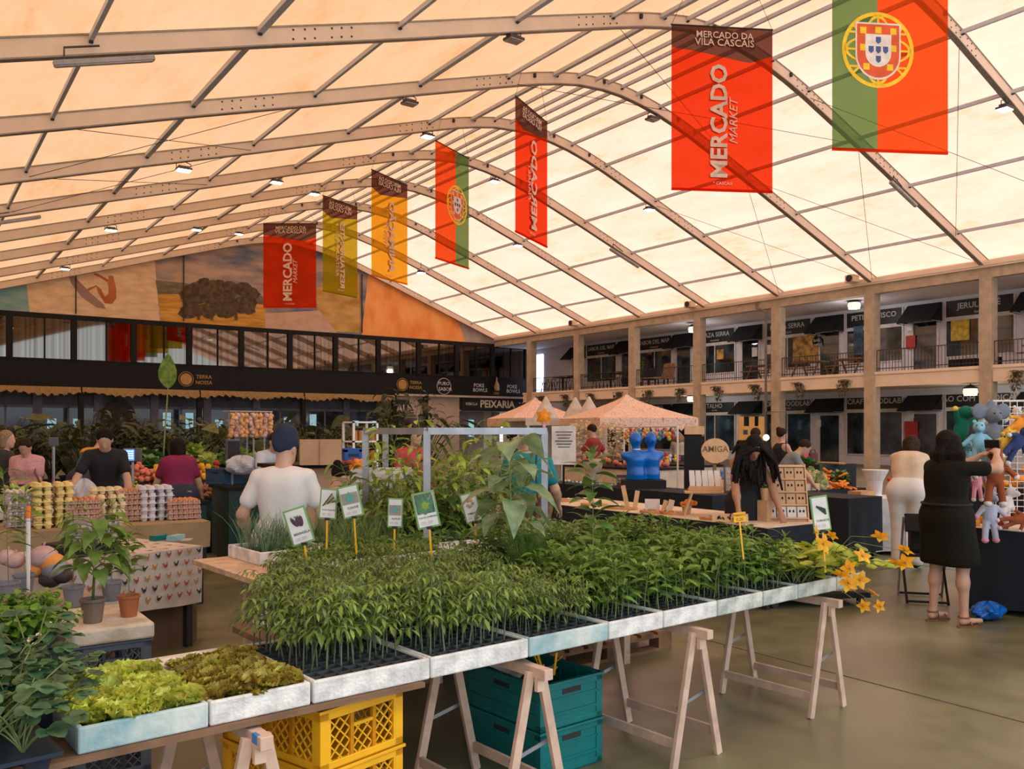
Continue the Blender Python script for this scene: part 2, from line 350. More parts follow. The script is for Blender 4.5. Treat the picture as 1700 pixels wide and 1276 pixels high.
# ------------------------------------------------------------------ rear building: glazed black band over a recessed arcade
GY = 51.6
mb = MB(); mb.b2((XL - .3, 54.2, 0), (27, 54.5, 7.8)); struct(mb, 'wall_back', mat('blue grey arcade wall', (.10, .115, .15), var=.3, scale=.8))
mb = MB(); mb.b2((27, 51.9, 0), (32.1, 52.3, 4.0)); mb.b2((26.8, 51.9, 0), (27, 54.5, 4)); mb.b2((26.8, 54.2, 0), (SX, 54.5, 7.8)); mb.b2((32.1, 51.9, 2.98), (38.2, 53.4, 3.1)); mb.b2((38.15, 51.9, 0), (38.6, 52.3, 4.0)); mb.b2((26.9, 51.5, 3.94), (38.6, 52.3, 4.08)); mb.b2((32.1, 53.2, 0), (38.2, 53.4, 3.1)); mb.b2((37.9, 51.55, 4.0), (SX, 52, 7.9))
struct(mb, 'wall_back', mat('cream arcade wall', (.52, .43, .35), var=.08, scale=1))
mb = MB(); mb.b2((XL - .3, GY, 4.0), (37.9, GY + .2, 5.4)); mb.b2((XL - .3, GY - .02, 7.56), (37.9, GY + .2, 7.8)); mb.b2((XL - .3, GY - .04, 3.96), (37.9, GY + .3, 4.04)); mb.b2((XL - .3, GY - .03, 5.36), (37.9, GY + .2, 5.44)); mb.b2((XL - .3, GY, 7.78), (37.9, 55, 7.82)); mb.b2((XL - .3, GY + .2, 4.0), (37.9, 54.4, 4.1))
struct(mb, 'facade_band', BLK)
def tint():
    m = mat('tinted reflecting glass', (.17, .155, .135), rough=.03, metal=1, var=.35, scale=1)
    nt = m.node_tree; N = nt.nodes; L = nt.links; n = [q for q in N if q.type == 'TEX_NOISE'][0]; n.inputs['Scale'].default_value = 5
    mp = N.new('ShaderNodeMapping'); mp.inputs['Scale'].default_value = (1, 0, 0); L.new(N['Texture Coordinate'].outputs['Object'], mp.inputs[0]); L.new(mp.outputs[0], n.inputs['Vector']); return m
TINT = tint(); k = 30
for i in range(14):
    x1 = 37.86 - 3.0 * i; x0 = x1 - 3.0; k += 1
    f = MB(); f.b2((x1 - .3, GY - .06, 5.4), (x1, GY + .2, 7.6)); f.b2((x0 + 1.43, GY - .02, 5.4), (x0 + 1.5, GY + .1, 7.6))
    o = f.build('window_%d' % k, BLK, kind='structure'); p = MB(); p.b2((x0, GY + .06, 5.44), (x1 - .3, GY + .08, 7.56)); p.build('pane', TINT, o)
STRAW = mat('straw thatch', (.34, .22, .09), rough=.9, var=.5, scale=30, col2=(.5, .34, .15))
rnd = random.Random(5)
for x0, x1 in ((-4, 8.0), (8.1, 14.2), (14.3, 20.5), (20.6, 26.8)):
    t = MB(); n = int((x1 - x0) / .06)
    for i in range(n):
        x = x0 + (x1 - x0) * i / n; z = 3.58 + .1 * math.sin(i * .9) * rnd.random() + .08 * math.sin(x * 1.7)
        t.add([(x, GY - .15, 3.96), (x + .07, GY - .15, 3.96), (x + .08, GY - .3, z), (x - .01, GY - .3, z + .03), (x, GY + .1, 3.96), (x + .07, GY + .1, 3.96)], [(0, 1, 2, 3), (4, 5, 2, 3)])
    t.build('thatch_fringe', STRAW, label='shaggy straw thatch fringe under the black band, ' + {-4: 'leftmost run', 8.1: 'above the magenta top woman', 14.3: 'above the cardboard box', 20.6: 'beside the cream wall'}[x0], cat='thatch')
for x in (1.6, 8.05, 14.25, 20.55, 26.85, 29.25): MB().b2((x - .13, GY - .12, 0), (x + .13, GY + .15, 4)).build('arcade_post', BLK, kind='structure')
PANG = mat('blue glass shopfront', (.02, .035, .06), rough=.08, var=.9, scale=.7, col2=(.09, .13, .2))
REFLB = mat('painted cyan glass reflection', (.35, .62, .72), emit=.55, var=.3, scale=2)  # glowing patches stand in for cyan reflections in the shop glass
PALP = mat('pale lilac pier', (.20, .20, .26), var=.2)
for i, x in enumerate(np.arange(-3, 26, 3.05)):
    f = MB(); f.b2((x - .1, 54.05, 0), (x + .35, 54.2, 3.7)); f.b2((x + .35, 54.1, 2.9), (x + 2.95, 54.2, 3.05)); f.b2((x + 1.6, 54.1, 0), (x + 1.7, 54.2, 3)); o = f.build('window_%d' % (60 + i), PALP, kind='structure')
    p = MB(); p.b2((x + .35, 54.12, .3), (x + 2.95, 54.16, 2.9)); p.build('pane', PANG, o)
    q = MB()
    for a, b in ((.6, 1.05), (1.9, 2.35))[: 1 + i % 2]: q.b2((x + a, 54.09, 1.75), (x + b, 54.12, 2.3 + .2 * (i % 3)))
    q.build('reflection_pane', REFLB, o)
mb = MB(); mb.prism([(math.cos(a) * .95, math.sin(a) * 1.25) for a in np.linspace(-math.pi / 2, 1.5 * math.pi, 28)[:-1]], .12, 0, frame((10.4, 54.05, 2.2), (1, 0, 0), (0, 0, 1))); mb.build('door_40', mat('dark brown round doorway', (.05, .022, .015), var=.4), kind='structure')
# fishmonger shopfront
s = MB(); s.b2((32.2, 51.72, 3.02), (38.15, 51.85, 3.94)); so = s.build('shop_sign', SIGNM, label='long black fishmonger sign reading PEIXARIA with a small fish', cat='sign')
MF = lambda x, z, y: frame((x, y, z), (1, 0, 0), (0, 0, 1))
t = MB(); t.text('PEIXARIA', MF(35.2, 3.5, 51.7), .72, 0, .03); t.text('REBOLA', MF(33.0, 3.5, 51.7), .27, 0, .01)
for i in range(3):
    for j in range(2): t.b2((37.1 + i * .28, 51.68, 3.3 + j * .3), (37.2 + i * .28, 51.7, 3.38 + j * .3))
t.build('lettering', mat('cream lettering', (.75, .68, .52)), so)
mb = MB(); mb.b2((32.3, 52.6, 0), (34.6, 52.7, 3.0)); mb.b2((35.6, 52.9, 0), (36.2, 53, 3)); mb.build('shopfront_panel', mat('mauve shutter', (.22, .2, .23), var=.1), kind='structure')
mb = MB(); mb.b2((36.3, 53.1, .6), (38.0, 53.18, 2.85)); mb.build('window_59', mat('bright cold display light', (.85, .86, 1), emit=1.0), kind='structure')
mb = MB(); mb.b2((33.3, 52.5, 1.2), (33.7, 52.58, 2.4)); mb.build('window_58', mat('cyan lit pane', (.3, .7, .75), emit=.6), kind='structure')
mb = MB(); mb.b2((27.1, 51.8, 2.2), (28.1, 51.88, 3.7)); so = mb.build('wall_sign', SIGNM, label='black framed sign with white AU letters on cream wall', cat='sign')
t = MB(); t.text('AU', MF(27.6, 3.1, 51.78), .7, 0, .02); t.build('lettering', TXT, so)
mb = MB(); mb.b2((SX - .05, 50.6, 4.2), (SX - .02, 51.5, 7.2)); mb.build('window_57', mat('daylit end window', (.72, .80, 1.0), emit=3.2, var=.02), kind='structure')
# logos on the band
GOLD = mat('gold logo print', (.42, .25, .06), rough=.5)
def logo(px, py, kind, lab):
    X = P(px, py, 1); s = GY / X.y; x, z = X.x * s, EYE + (X.z - EYE) * s
    b = MB(); M = MF(x, z, GY - .012)
    if kind == 'gold':
        n = 24; b.prism([(math.cos(2 * math.pi * i / n) * .33, math.sin(2 * math.pi * i / n) * .33) for i in range(n)], .01, 0, M)
        b.tube([(.41 * math.cos(a), .41 * math.sin(a), 0) for a in np.linspace(0, 6.2832, 28)], .02, 4, 0, M); b.text('TERRA', M @ TR((1.0, .15, 0)), .3, 0); b.text('NOSSA', M @ TR((1.0, -.18, 0)), .3, 0)
    elif kind == 'ring': b.text('PURO', M @ TR((0, .18, 0)), .34, 1); b.text('SABOR', M @ TR((.1, -.2, 0)), .34, 1); b.tube([(.55 * math.cos(a), .55 * math.sin(a), 0) for a in np.linspace(0, 6.2832, 28)], .02, 4, 1, M)
    elif kind == 'bottle': b.lathe([(.0, .62), (.07, .6), (.08, .35), (.26, .05), (.26, -.35), (.0, -.35)], 3, 0, M @ TR((0, 0, 0), 0, R(-90))); b.prism([(math.cos(i * .5) * .2, math.sin(i * .5) * .2 - .1) for i in range(12)], .02, 0, M); b.text('1906', M @ TR((0, -.55, 0)), .26, 0)
    else: b.text('POKE', M @ TR((-.05, .18, 0)), .36, 1); b.text('BOWLS', M @ TR((.05, -.15, 0)), .36, 1)
    b.build('wall_logo', [GOLD, mat('white logo print', (.6, .6, .6))], label=lab, cat='logo')
logo(309, 629, 'gold', 'gold round sun logo on black band left of the tall banana leaf gap')
logo(668, 638, 'gold', 'gold round sun logo on black band nearest the fishmonger')
logo(737, 641, 'ring', 'white lettering in a thin ring on black band')
logo(796, 644, 'poke', 'white two-line logo left of the orange bottle emblem')
logo(824, 640, 'bottle', 'orange bottle shaped emblem on black band')
logo(851, 646, 'poke', 'white two-line logo at the right end of black band')
# ------------------------------------------------------------------ printed mural in the gable
MY = 51.75
def wp(px, py, dy=0):
    X = P(px, py, 1); s = (MY - dy) / X.y; return (X.x * s, MY - dy, EYE + (X.z - EYE) * s)
def mmat(n, a, b, sc_=(1, 1, 1), s=1.2): 
    m = mat(n, a, rough=.75, var=.1, scale=s, col2=b); nt = m.node_tree; N = nt.nodes; q = [x for x in N if x.type == 'TEX_NOISE'][0]
    q.inputs['Detail'].default_value = 8; mp = N.new('ShaderNodeMapping'); mp.inputs['Scale'].default_value = sc_
    nt.links.new(N['Texture Coordinate'].outputs['Object'], mp.inputs[0]); nt.links.new(mp.outputs[0], q.inputs['Vector']); return m
MM = [mmat('mural cream', (.74, .53, .32), (.84, .63, .42), (1, 1, 3)), mmat('mural teal', (.20, .40, .42), (.28, .46, .46), (1, 1, 4)), mmat('mural sky', (.08, .14, .24), (.52, .38, .30), (.5, 1, 1.6), .9),
      mmat('mural gold field', (.55, .27, .03), (.72, .40, .08), (.6, 1, 4), 1.5), mmat('mural tree', (.055, .035, .016), (.13, .09, .05), (1, 1, 1), 5), mmat('mural far hills', (.12, .13, .09), (.25, .2, .1), (1, 1, 3), 2),
      mmat('mural ochre rock', (.45, .24, .04), (.62, .40, .13), (1, 1, 2), .8), mmat('mural orange', (.92, .30, .05), (.95, .43, .13), (1, 1, .6), 1), mmat('mural grey', (.36, .30, .28), (.44, .37, .34)),
      mmat('mural skin red', (.42, .10, .03), (.55, .18, .06)), mmat('mural board', (.38, .24, .19), (.28, .2, .18)), mmat('mural seam', (.03, .03, .03), (.05, .04, .04)), mmat('mural flesh', (.70, .50, .38), (.55, .36, .26), (1, 1, 2), 2)]
def panel(name, pts, m, dy=0, parent=None):
    b = MB(); b.poly([wp(x, y, dy) for x, y in pts], 0); return b.build(name, MM[m], parent)
mural = thing('mural', 'huge printed landscape mural filling the gable above the black glazed band', 'mural', (18, MY, 7.8))
def pm(*a, **k):
    o = panel(*a, **k, parent=mural); o.matrix_parent_inverse = Matrix.Translation((-18, -MY, -7.8)); return o
def gable(x0, x1, m, name):
    """strip of the printed sheet between two photo columns at its foot, cut along the roof line"""
    (X0a, X0b), (X1a, X1b) = x0, x1; b = MB(); pts = []
    xs_ = np.linspace(0, 1, 9)
    bot = [wp(X0b, 500), wp(X1b, 500)]; top = [wp(X0a, 450), wp(X1a, 450)]
    up = []
    for t in xs_:
        x = top[0][0] * (1 - t) + top[1][0] * t; up.append((x, MY, max(7.7, zr(x) - .02)))
    b.poly([(bot[0][0], MY, 7.6), (bot[1][0], MY, 7.6)] + up[::-1], 0)
    o = b.build(name, MM[m], mural); o.matrix_parent_inverse = Matrix.Translation((-18, -MY, -7.8))
gable((-160, -160), (43, 50), 1, 'sea_panel'); gable((43, 50), (256, 266), 0, 'cream_panel'); gable((256, 266), (440, 440), 2, 'sky_panel'); gable((440, 440), (612, 600), 2, 'evening_sky_panel')
gable((612, 600), (756, 775), 7, 'orange_panel'); gable((756, 775), (822, 830), 8, 'grey_panel')
pm('field', [(262, 486), (300, 486), (440, 500), (440, 549), (268, 534)], 3, .01); pm('hill', [(258, 465), (310, 470), (438, 492), (440, 506), (300, 488), (262, 488)], 5, .012)
t = MB(); rnd = random.Random(8)
for i in range(70):
    cx = 305 + rnd.random() * 115; top_ = 470 + abs(cx - 345) * .16 if cx < 385 else 468 + abs(cx - 395) * .6; cy = top_ + rnd.random() ** 1.2 * (520 - top_) ; r_ = 7 + rnd.random() * 7
    if cx < 318: cy = max(cy, 485)
    t.poly([wp(cx + r_ * math.cos(a) * (1 + .2 * math.sin(a * 5 + i)), cy + r_ * .85 * math.sin(a), .02 + i * .0004) for a in np.linspace(0, 2 * math.pi, 12)[:-1]], 0)
for x in (330, 352, 392): t.poly([wp(x - 2, 515, .05), wp(x + 2, 515, .05), wp(x + 2.5, 531, .05), wp(x - 2.5, 531, .05)])
o = t.build('tree_print', MM[4], mural); o.matrix_parent_inverse = Matrix.Translation((-18, -MY, -7.8))
pm('rock_print', [(525, 478), (596, 455), (601, 552), (528, 549)], 6, .01); pm('figure_print', [(440, 520), (530, 515), (560, 552), (440, 548)], 12, .012)
pm('surfboard', [(113, 452), (122, 457), (150, 486), (172, 505), (176, 513), (160, 510), (135, 492), (118, 470)], 10, .012)
pm('surfer', [(180, 457), (188, 458), (190, 468), (193, 478), (193, 495), (186, 504), (174, 503), (170, 496), (163, 486), (160, 476), (148, 482), (144, 484), (145, 479), (160, 473), (168, 480), (174, 492), (180, 488), (180, 476), (178, 468), (167, 461), (155, 455), (158, 453), (170, 458), (180, 464)], 9, .014)
for x, y0, y1 in ((126, 450, 521), (305, 418, 533), (601, 455, 552)): pm('seam', [(x - 1.2, y0), (x + 1.2, y0), (x + 1.2, y1), (x - 1.2, y1)], 11, .1)
# ------------------------------------------------------------------ banners on the ridge line
def cloth(name, col, tr=.42, ribs=0):
    m = bpy.data.materials.new(name); m.use_nodes = True; nt = m.node_tree; N = nt.nodes; L = nt.links
    for n in list(N): N.remove(n)
    out = N.new('ShaderNodeOutputMaterial'); d = N.new('ShaderNodeBsdfDiffuse'); t = N.new('ShaderNodeBsdfTranslucent'); p = N.new('ShaderNodeBsdfTransparent')
    a = N.new('ShaderNodeMixShader'); a.inputs[0].default_value = .5; b = N.new('ShaderNodeMixShader'); b.inputs[0].default_value = tr
    tc = N.new('ShaderNodeTexCoord'); nz = N.new('ShaderNodeTexNoise'); nz.inputs['Scale'].default_value = 1.5; r = N.new('ShaderNodeValToRGB'); L.new(tc.outputs['Object'], nz.inputs['Vector']); L.new(nz.outputs['Fac'], r.inputs[0])
    r.color_ramp.elements[0].color = tuple(c * .88 for c in col) + (1,); r.color_ramp.elements[1].color = tuple(min(1, c * 1.08) for c in col) + (1,)
    L.new(r.outputs[0], d.inputs[0]); L.new(r.outputs[0], t.inputs[0]); p.inputs[0].default_value = tuple(min(1, c * 1.3 + .02) for c in col) + (1,)
    L.new(d.outputs[0], a.inputs[1]); L.new(t.outputs[0], a.inputs[2]); L.new(a.outputs[0], b.inputs[1]); L.new(p.outputs[0], b.inputs[2]); L.new(b.outputs[0], out.inputs[0]); return m
CL = dict(red=cloth('sheer red banner cloth', (.80, .055, .01)), brown=cloth('brown banner head', (.16, .07, .055)), yel=cloth('mustard banner cloth', (.50, .42, .02)), ora=cloth('orange yellow banner cloth', (.85, .42, .02)), grn=cloth('green flag cloth', (.16, .30, .11)), fred=cloth('red flag cloth', (.88, .10, .015)),
          wht=mat('banner print white', (.78, .62, .52), rough=.8), gld=mat('flag yellow', (.95, .60, .02), rough=.7), shield=mat('flag white', (.8, .75, .68)), blue=mat('flag blue', (.06, .10, .28)), sred=mat('flag shield red', (.75, .10, .02)))
CLK = list(CL)
ZT, ZB = 11.85, 7.72
def banner(pl, pr, kind, lab, mirror=False, ribs=0, dl=None, dr=None):
    dl = dl or (ZT - EYE) * FPX / (HY - pl[1]); dr = dr or (ZT - EYE) * FPX / (HY - pr[1])
    a = P(pl[0], pl[1], dl); b = P(pr[0], pr[1], dr); a.z = b.z = 0; w = (b - a).length; h = ZT - ZB
    rz = math.atan2(b.y - a.y, b.x - a.x); T = thing('hanging_banner', lab, 'banner', ((a.x + b.x) / 2, (a.y + b.y) / 2, ZB), rz, 'banners along the roof ridge')
    wave = lambda x: .02 * math.sin(x * 3) + (.018 * math.sin(x / w * 2 * math.pi * ribs) if ribs else 0)
    def sheet(name, x0, x1, z0f, z1f, m):
        q = MB(); q.grid(lambda u, v: ((x0 + (x1 - x0) * u), wave(x0 + (x1 - x0) * u), z0f(u) + (z1f(u) - z0f(u)) * v), 48, 6, 0); return q.build(name, CL[m], T, smooth=True)
    cm = MB(); s = -1 if mirror else 1
    if kind == 'flag':
        gx = w * .385; g0, g1 = (-w / 2, -w / 2 + gx) if not mirror else (w / 2 - gx, w / 2)
        sheet('green_field', g0, g1, lambda u: 0, lambda u: h, 'grn'); sheet('red_field', *((g1, w / 2) if not mirror else (-w / 2, g0)), lambda u: 0, lambda u: h, 'fred')
        cx = g1 if not mirror else g0; cz = h * .525; r = w * .31
        e = MB(); M = frame((cx, -.035, cz), (1, 0, 0), (0, 0, 1))
        def ring(r0, r1, m, n=40, sx=1, sy=1, z=0):
            e.add([(math.cos(2 * math.pi * i / n) * q * sx, math.sin(2 * math.pi * i / n) * q * sy, z) for i in range(n) for q in (r0, r1)], [(2 * i, 2 * i + 1, (2 * i + 3) % (2 * n), (2 * i + 2) % (2 * n)) for i in range(n)], m, M)
        ring(r * .9, r, 0); ring(r * .84, r * .93, 0, sx=.45); ring(r * .84, r * .93, 0, sy=.42)
        for z in (-.45, 0, .45): e.box((0, z * r, 0), (1.75 * r * math.sqrt(max(.05, 1 - z * z)), .055 * r, .004), 0, M)
        e.box((0, 0, 0), (.06 * r, 1.85 * r, .004), 0, M)
        for a_ in (R(42), R(-42)): e.box((0, 0, 0), (1.8 * r, .06 * r, .004), 0, M @ TR((0, 0, 0), a_))
        def shield(k, m, z):
            pts = [(-.6 * k, .68 * k), (.6 * k, .68 * k)] + [(.6 * k * math.cos(a), -.15 * k - .6 * k * math.sin(a)) for a in np.linspace(0, math.pi, 12)]
            e.poly([(x * r, y * r, z) for x, y in pts], m, M)
        shield(1.05, 1, .006); shield(.98, 2, .009)
        for x, y in ((-.42, .5), (.42, .5), (0, .52), (-.42, .05), (.42, .05), (-.33, -.45), (.33, -.45)): e.box((x * r, y * r, .011), (.17 * r, .17 * r, .003), 0, M)
        shield(.6, 1, .013)
        for x, y in ((0, .25), (0, 0), (0, -.25), (-.2, 0), (.2, 0)):
            e.prism([(-.07 * r + x * r, .09 * r + y * r), (.07 * r + x * r, .09 * r + y * r), (.07 * r + x * r, -.04 * r + y * r), (x * r, -.1 * r + y * r), (-.07 * r + x * r, -.04 * r + y * r)], .003, 3, M @ TR((0, 0, .015)))
        e.build('coat_of_arms', [CL['gld'], CL['shield'], CL['sred'], CL['blue']], T)
    else:
        hb = lambda x: h * (.80 if x > 0 else .84) if True else 0
        def edge(u, flip=mirror):
            x = u if not flip else 1 - u
            return h * (.865 - .075 * x / .78) if x < .78 else h * (.79 + .045 * (x - .78) / .22)
        sheet('field', -w / 2, w / 2, lambda u: 0, lambda u: edge(u), kind); sheet('head_panel', -w / 2, w / 2, lambda u: edge(u), lambda u: h, 'brown')
        word = {'red': ('MERCADO', 'MARKET'), 'yel': ('RESTAURANTES', 'RESTAURANTS'), 'ora': ('ANIMAÇÃO', 'EVENTS')}[kind]; t = MB()
        for sy in (-1, 1):
            M = frame((0, sy * .04, 0), (s, 0, 0), (0, 0, 1)); big = .52 if kind == 'red' else (.36 if kind == 'yel' else .46)
            t.text(word[0], M @ TR((-w * .03, h * .42, 0), R(90)), big * 1.15, 0, .03); t.text(word[1], M @ TR((w * .11, h * .42, 0), R(90)), .3, 0, 0, .3)
            t.text('MERCADO DA', M @ TR((w * .02, h * .945, 0)), .23, 0, .01); t.text('VILA CASCAIS', M @ TR((w * .02, h * .90, 0)), .25, 0, .01); t.text('* CASCAIS', M @ TR((0, h * .04, 0)), .11, 0, 0)
        t.build('lettering', CL['wht'], T)
    rd = MB(); rd.tube([(-w / 2 - .02, 0, h), (w / 2 + .02, 0, h)], .02, 6); rd.build('top_rod', DARK, T); rd = MB(); rd.tube([(-w / 2, 0, 0), (w / 2, 0, 0)], .035, 6); rd.build('hem', CL[kind if kind != 'flag' else 'fred'], T)
    wr = MB()
    for x in (-w / 2, w / 2): wr.tube([(x, 0, h), (x * .6, 0, zr((a.x + b.x) / 2) - ZB - .1)], .006, 4)
    wr.build('hanging_wire', DARK, T)
banner((437, 384), (525, 385), 'red', 'red MERCADO banner, smallest and farthest one facing us, before the mural', dl=43, dr=43)
banner((536, 324), (593, 344), 'yel', 'mustard yellow banner with brown head, second from the left', True, 9)
banner((617, 281), (676, 307), 'ora', 'orange yellow banner with brown head', True)
banner((723, 233), (778, 263), 'flag', 'red and green flag banner with gold emblem seen edge on, red on its left', True, 10)
banner((856, 159), (908, 203), 'red', 'red MERCADO banner turned edgewise with mirrored lettering', True, 0)
banner((1115, 44), (1282, 52), 'red', 'large red MERCADO banner facing us, right of the roof apex', dl=21.9, dr=22.2)
banner((1382, 248), (1573, 257), 'flag', 'largest flag banner, green and red, at the top right', dl=18.8, dr=19.1)
# ------------------------------------------------------------------ lamps
LED = mat('lit lamp face', (1, .97, .9), emit=9, var=0); OFF = mat('unlit lamp lens', (.5, .45, .4), rough=.2); LBODY = mat('charcoal lamp housing', (.05, .05, .055), rough=.5)
def flood(px, py, y, lit, lab):
    q = P(px, py, 1); s = y / q.y; x, z = q.x * s, EYE + (q.z - EYE) * s
    T = thing('floodlight', lab, 'floodlight', (x, y, z), 0, 'floodlights under the roof beams')
    b = MB(); b.box((0, 0, .07), (.42, .34, .06)); b.box((0, 0, .12), (.3, .2, .06))
    for i in range(7): b.box((-.15 + i * .05, 0, .15), (.012, .2, .05))
    b.build('housing', LBODY, T, bevel=.01); MB().box((0, 0, .03), (.38, .3, .02)).build('lens', LED if lit else OFF, T)
    zt = zr(x) - .38 - z; b = MB(); b.tube([(-.21, 0, .08), (-.21, 0, .25), (0, 0, .32), (.21, 0, .25), (.21, 0, .08)], .014, 5); b.tube([(0, 0, .3), (0, 0, min(.6, max(.35, zt)))], .016, 5); b.build('bracket', LBODY, T)
for a in ((853, 70, 17.3, 0, 'unlit black floodlight under the nearest roof beam'), (680, 175, 22.1, 0, 'unlit black floodlight under the second roof beam, left slope'), (1083, 201, 22.1, 0, 'unlit floodlight left of the large red banner'), (710, 229, 27, 1, 'lit floodlight beside the top of the edge-on flag'),
          (305, 285, 27, 1, 'lit floodlight at upper left under the third beam'), (459, 305, 31.7, 1, 'lit floodlight left of the orange banner'), (522, 324, 36.6, 1, 'lit floodlight touching the top of the mustard banner'), (184, 384, 36.6, 1, 'lit floodlight over the surfer mural'),
          (326, 383, 41.4, 1, 'lit floodlight over the tree mural'), (396, 390, 46.5, 1, 'lit floodlight left of the farthest red banner'), (108, 448, 46.5, 1, 'lit floodlight lowest at the left above the mural'), (1668, 184, 12.4, 1, 'lit floodlight at the far right edge under the roof'),
          (821, 303, 31.7, 1, 'pale lit floodlight between flag and edgewise red banner'), (1078, 350, 27, 1, 'lit floodlight below left of the large red banner'), (860, 409, 36.6, 1, 'lit floodlight right slope beside the edgewise red banner foot'), (699, 454, 41.4, 1, 'lit floodlight right of the orange banner foot')): flood(*a)
def strip(px, py, y, L, lab):
    q = P(px, py, 1); s = y / q.y; x, z = q.x * s, EYE + (q.z - EYE) * s; sl = (zr(x + .5) - zr(x - .5))
    T = thing('strip_light', lab, 'strip light', (x, y, z), 0, 'strip lights under the roof beams'); d = Vector((1, 0, sl)).normalized() * L / 2
    b = MB(); b.bar(-d, d, .14, .09); b.build('housing', mat('grey strip light body', (.34, .33, .33), rough=.4), T, bevel=.01)
    b = MB(); b.bar(-d * .97 - Vector((0, 0, .05)), d * .97 - Vector((0, 0, .05)), .09, .03); b.build('diffuser', OFF, T); b = MB(); b.tube([-d * .8, -d * .8 + Vector((0, 0, .28)), Vector((-.1, 0, .25))], .02, 5); b.build('conduit', LBODY, T)
strip(175, 101, 17.1, 1.75, 'long grey strip light under the nearest beam at upper left'); strip(22, 366, 31.5, 1.6, 'grey strip light at the left edge of frame'); strip(1500, 322, 17.1, 1.7, 'strip light under the right slope near the big flag'); strip(1037, 428, 27, 1.7, 'strip light under the right slope above the gallery')
PEND = mat('lit glass pendant shade', (1, .93, .82), emit=.8, var=.3, scale=20)
for px, py, y, z, lab in ((1418, 505, 0, 0, 'upstairs beside the second column from the right'), (1611, 648, 0, 0, 'downstairs at the right above the plush toys'), (1149, 660, 0, 0, 'downstairs above the patterned canopy'), (1151, 545, 0, 0, 'upstairs beside the middle column')):
    q = P(px, py, 1); s = 35.9 / q.x; o = thing('pendant_lamp', f'lit glass pendant lamp hanging {lab}', 'pendant lamp', (35.9, q.y * s, EYE + (q.z - EYE) * s), 0, 'pendant lamps of the gallery')
    b = MB(); b.lathe([(.1, .12), (.26, .08), (.29, -.05), (.25, -.2), (.0, -.2)], 14); b.build('lamp_shade', PEND, o); b = MB(); b.lathe([(0, .26), (.1, .22), (.3, .1), (.3, .08)], 14)
    top = (7.6 if py < 600 else 3.58) - o.location.z; b.tube([(0, 0, .2), (0, 0, top)], .015, 5); b.build('lamp_cap', LBODY, o); pl = bpy.data.objects.new('lamp_light', bpy.data.lights.new('lamp_light', 'POINT')); pl.data.energy = 70; pl.data.shadow_soft_size = .25; pl.data.color = (1, .93, .86); C.objects.link(pl); pl.location = o.location + Vector((0, 0, -.35))
for px, py, lab in ((1158, 504, 'middle'), (1432, 462, 'nearest, right'), (961, 534, 'farthest, left')):
    q = P(px, py, 1); s = 34.6 / q.x; T = thing('horn_speaker', f'small cream box speaker on the eaves gutter, {lab} one', 'speaker', (34.5, q.y * s + .45, 8.17)); b = MB(); b.box((0, 0, .18), (.4, .5, .34)); b.build('cabinet', CREAM, T, bevel=.04)
    b = MB(); b.lathe([(0, 0), (.14, 0), (.16, .02)], 14, 0, frame((-.21, 0, .18), (0, -1, 0), (0, 0, 1))); b.build('cone', DARK, T)
# ------------------------------------------------------------------ plant kit
SH = {'ovate': lambda t: math.sin(math.pi * t ** .75) ** .8 * .98 + .0, 'lance': lambda t: math.sin(math.pi * t ** .8), 'round': lambda t: math.sqrt(max(0, 1 - (2 * t - 1) ** 2)),
      'spoon': lambda t: (t ** .7) * math.sqrt(max(0, 1 - t ** 6)), 'strap': lambda t: min(1, t * 5 + .3) * min(1, (1 - t) * 3), 'heart': lambda t: math.sin(math.pi * min(1, t * .86 + .14) ** .62)}
def leaf(mb, M, L, Wd, shape='ovate', fold=.25, droop=.35, n=4, m=0, ruf=0, ph=0.0, w1=1):
    f = SH[shape]; vs = []; fs = []
    for i in range(n + 1):
        t = i / n; w = Wd / 2 * f(min(.999, max(0.02, t))); z = -droop * L * t * t; y = L * t * (1 - .25 * droop * t); r = ruf * Wd * math.sin(i * 2.4 + ph)
        vs += [(-w, y, z + fold * w + r), (0, y, z), (w, y, z + fold * w - r)]
    for i in range(n): a = 3 * i; fs += [(a, a + 1, a + 4, a + 3), (a + 1, a + 2, a + 5, a + 4)]
    mb.add(vs, fs, m, M)
def LM(p, a, el, roll=0):
    ce = math.cos(el); y = Vector((math.cos(a) * ce, math.sin(a) * ce, math.sin(el))); x = Vector((math.sin(a), -math.cos(a), 0))
    if roll: x = Matrix.Rotation(roll, 3, y) @ x
    return frame(p, x, y)
def arc(p, a, el, L, bend, n=4):
    pts = [Vector(p)]; 
    for i in range(n):
        e = el - bend * (i + .5) / n; d = Vector((math.cos(a) * math.cos(e), math.sin(a) * math.cos(e), math.sin(e))); pts.append(pts[-1] + d * (L / n))
    return pts, el - bend
def tomato_mb(r, H=.27, nl=9, wob=.035):
    b = MB(); tx, ty = r.uniform(-wob, wob), r.uniform(-wob, wob); st = lambda t: Vector((tx * t * t, ty * t * t, H * t))
    b.tube([st(0), st(.35), st(.7), st(1)], [.0032, .003, .0025, .0015], 5, 1, cap=False)
    for i in range(nl):
        t = .42 + .58 * i / (nl - 1); a = i * 2.4 + r.random(); L = (.11 - .05 * t) * r.uniform(.8, 1.2)
        pts, e = arc(st(t), a, R(r.uniform(35, 60)), L, R(75), 3); b.tube(pts, .0011, 3, 1, cap=False)
        for k, q in enumerate((.45, .75)):
            p = pts[1].lerp(pts[2], q * 2 - .9) if k == 0 else pts[2].lerp(pts[3], .4)
            for s in (-1, 1): leaf(b, LM(p, a + s * R(60), R(5), r.uniform(-.4, .4)), L * .5, L * .15, 'lance', .2, .6, 3)
        leaf(b, LM(pts[3], a, e, r.uniform(-.3, .3)), L * .62, L * .2, 'lance', .2, .3, 3)
    return b
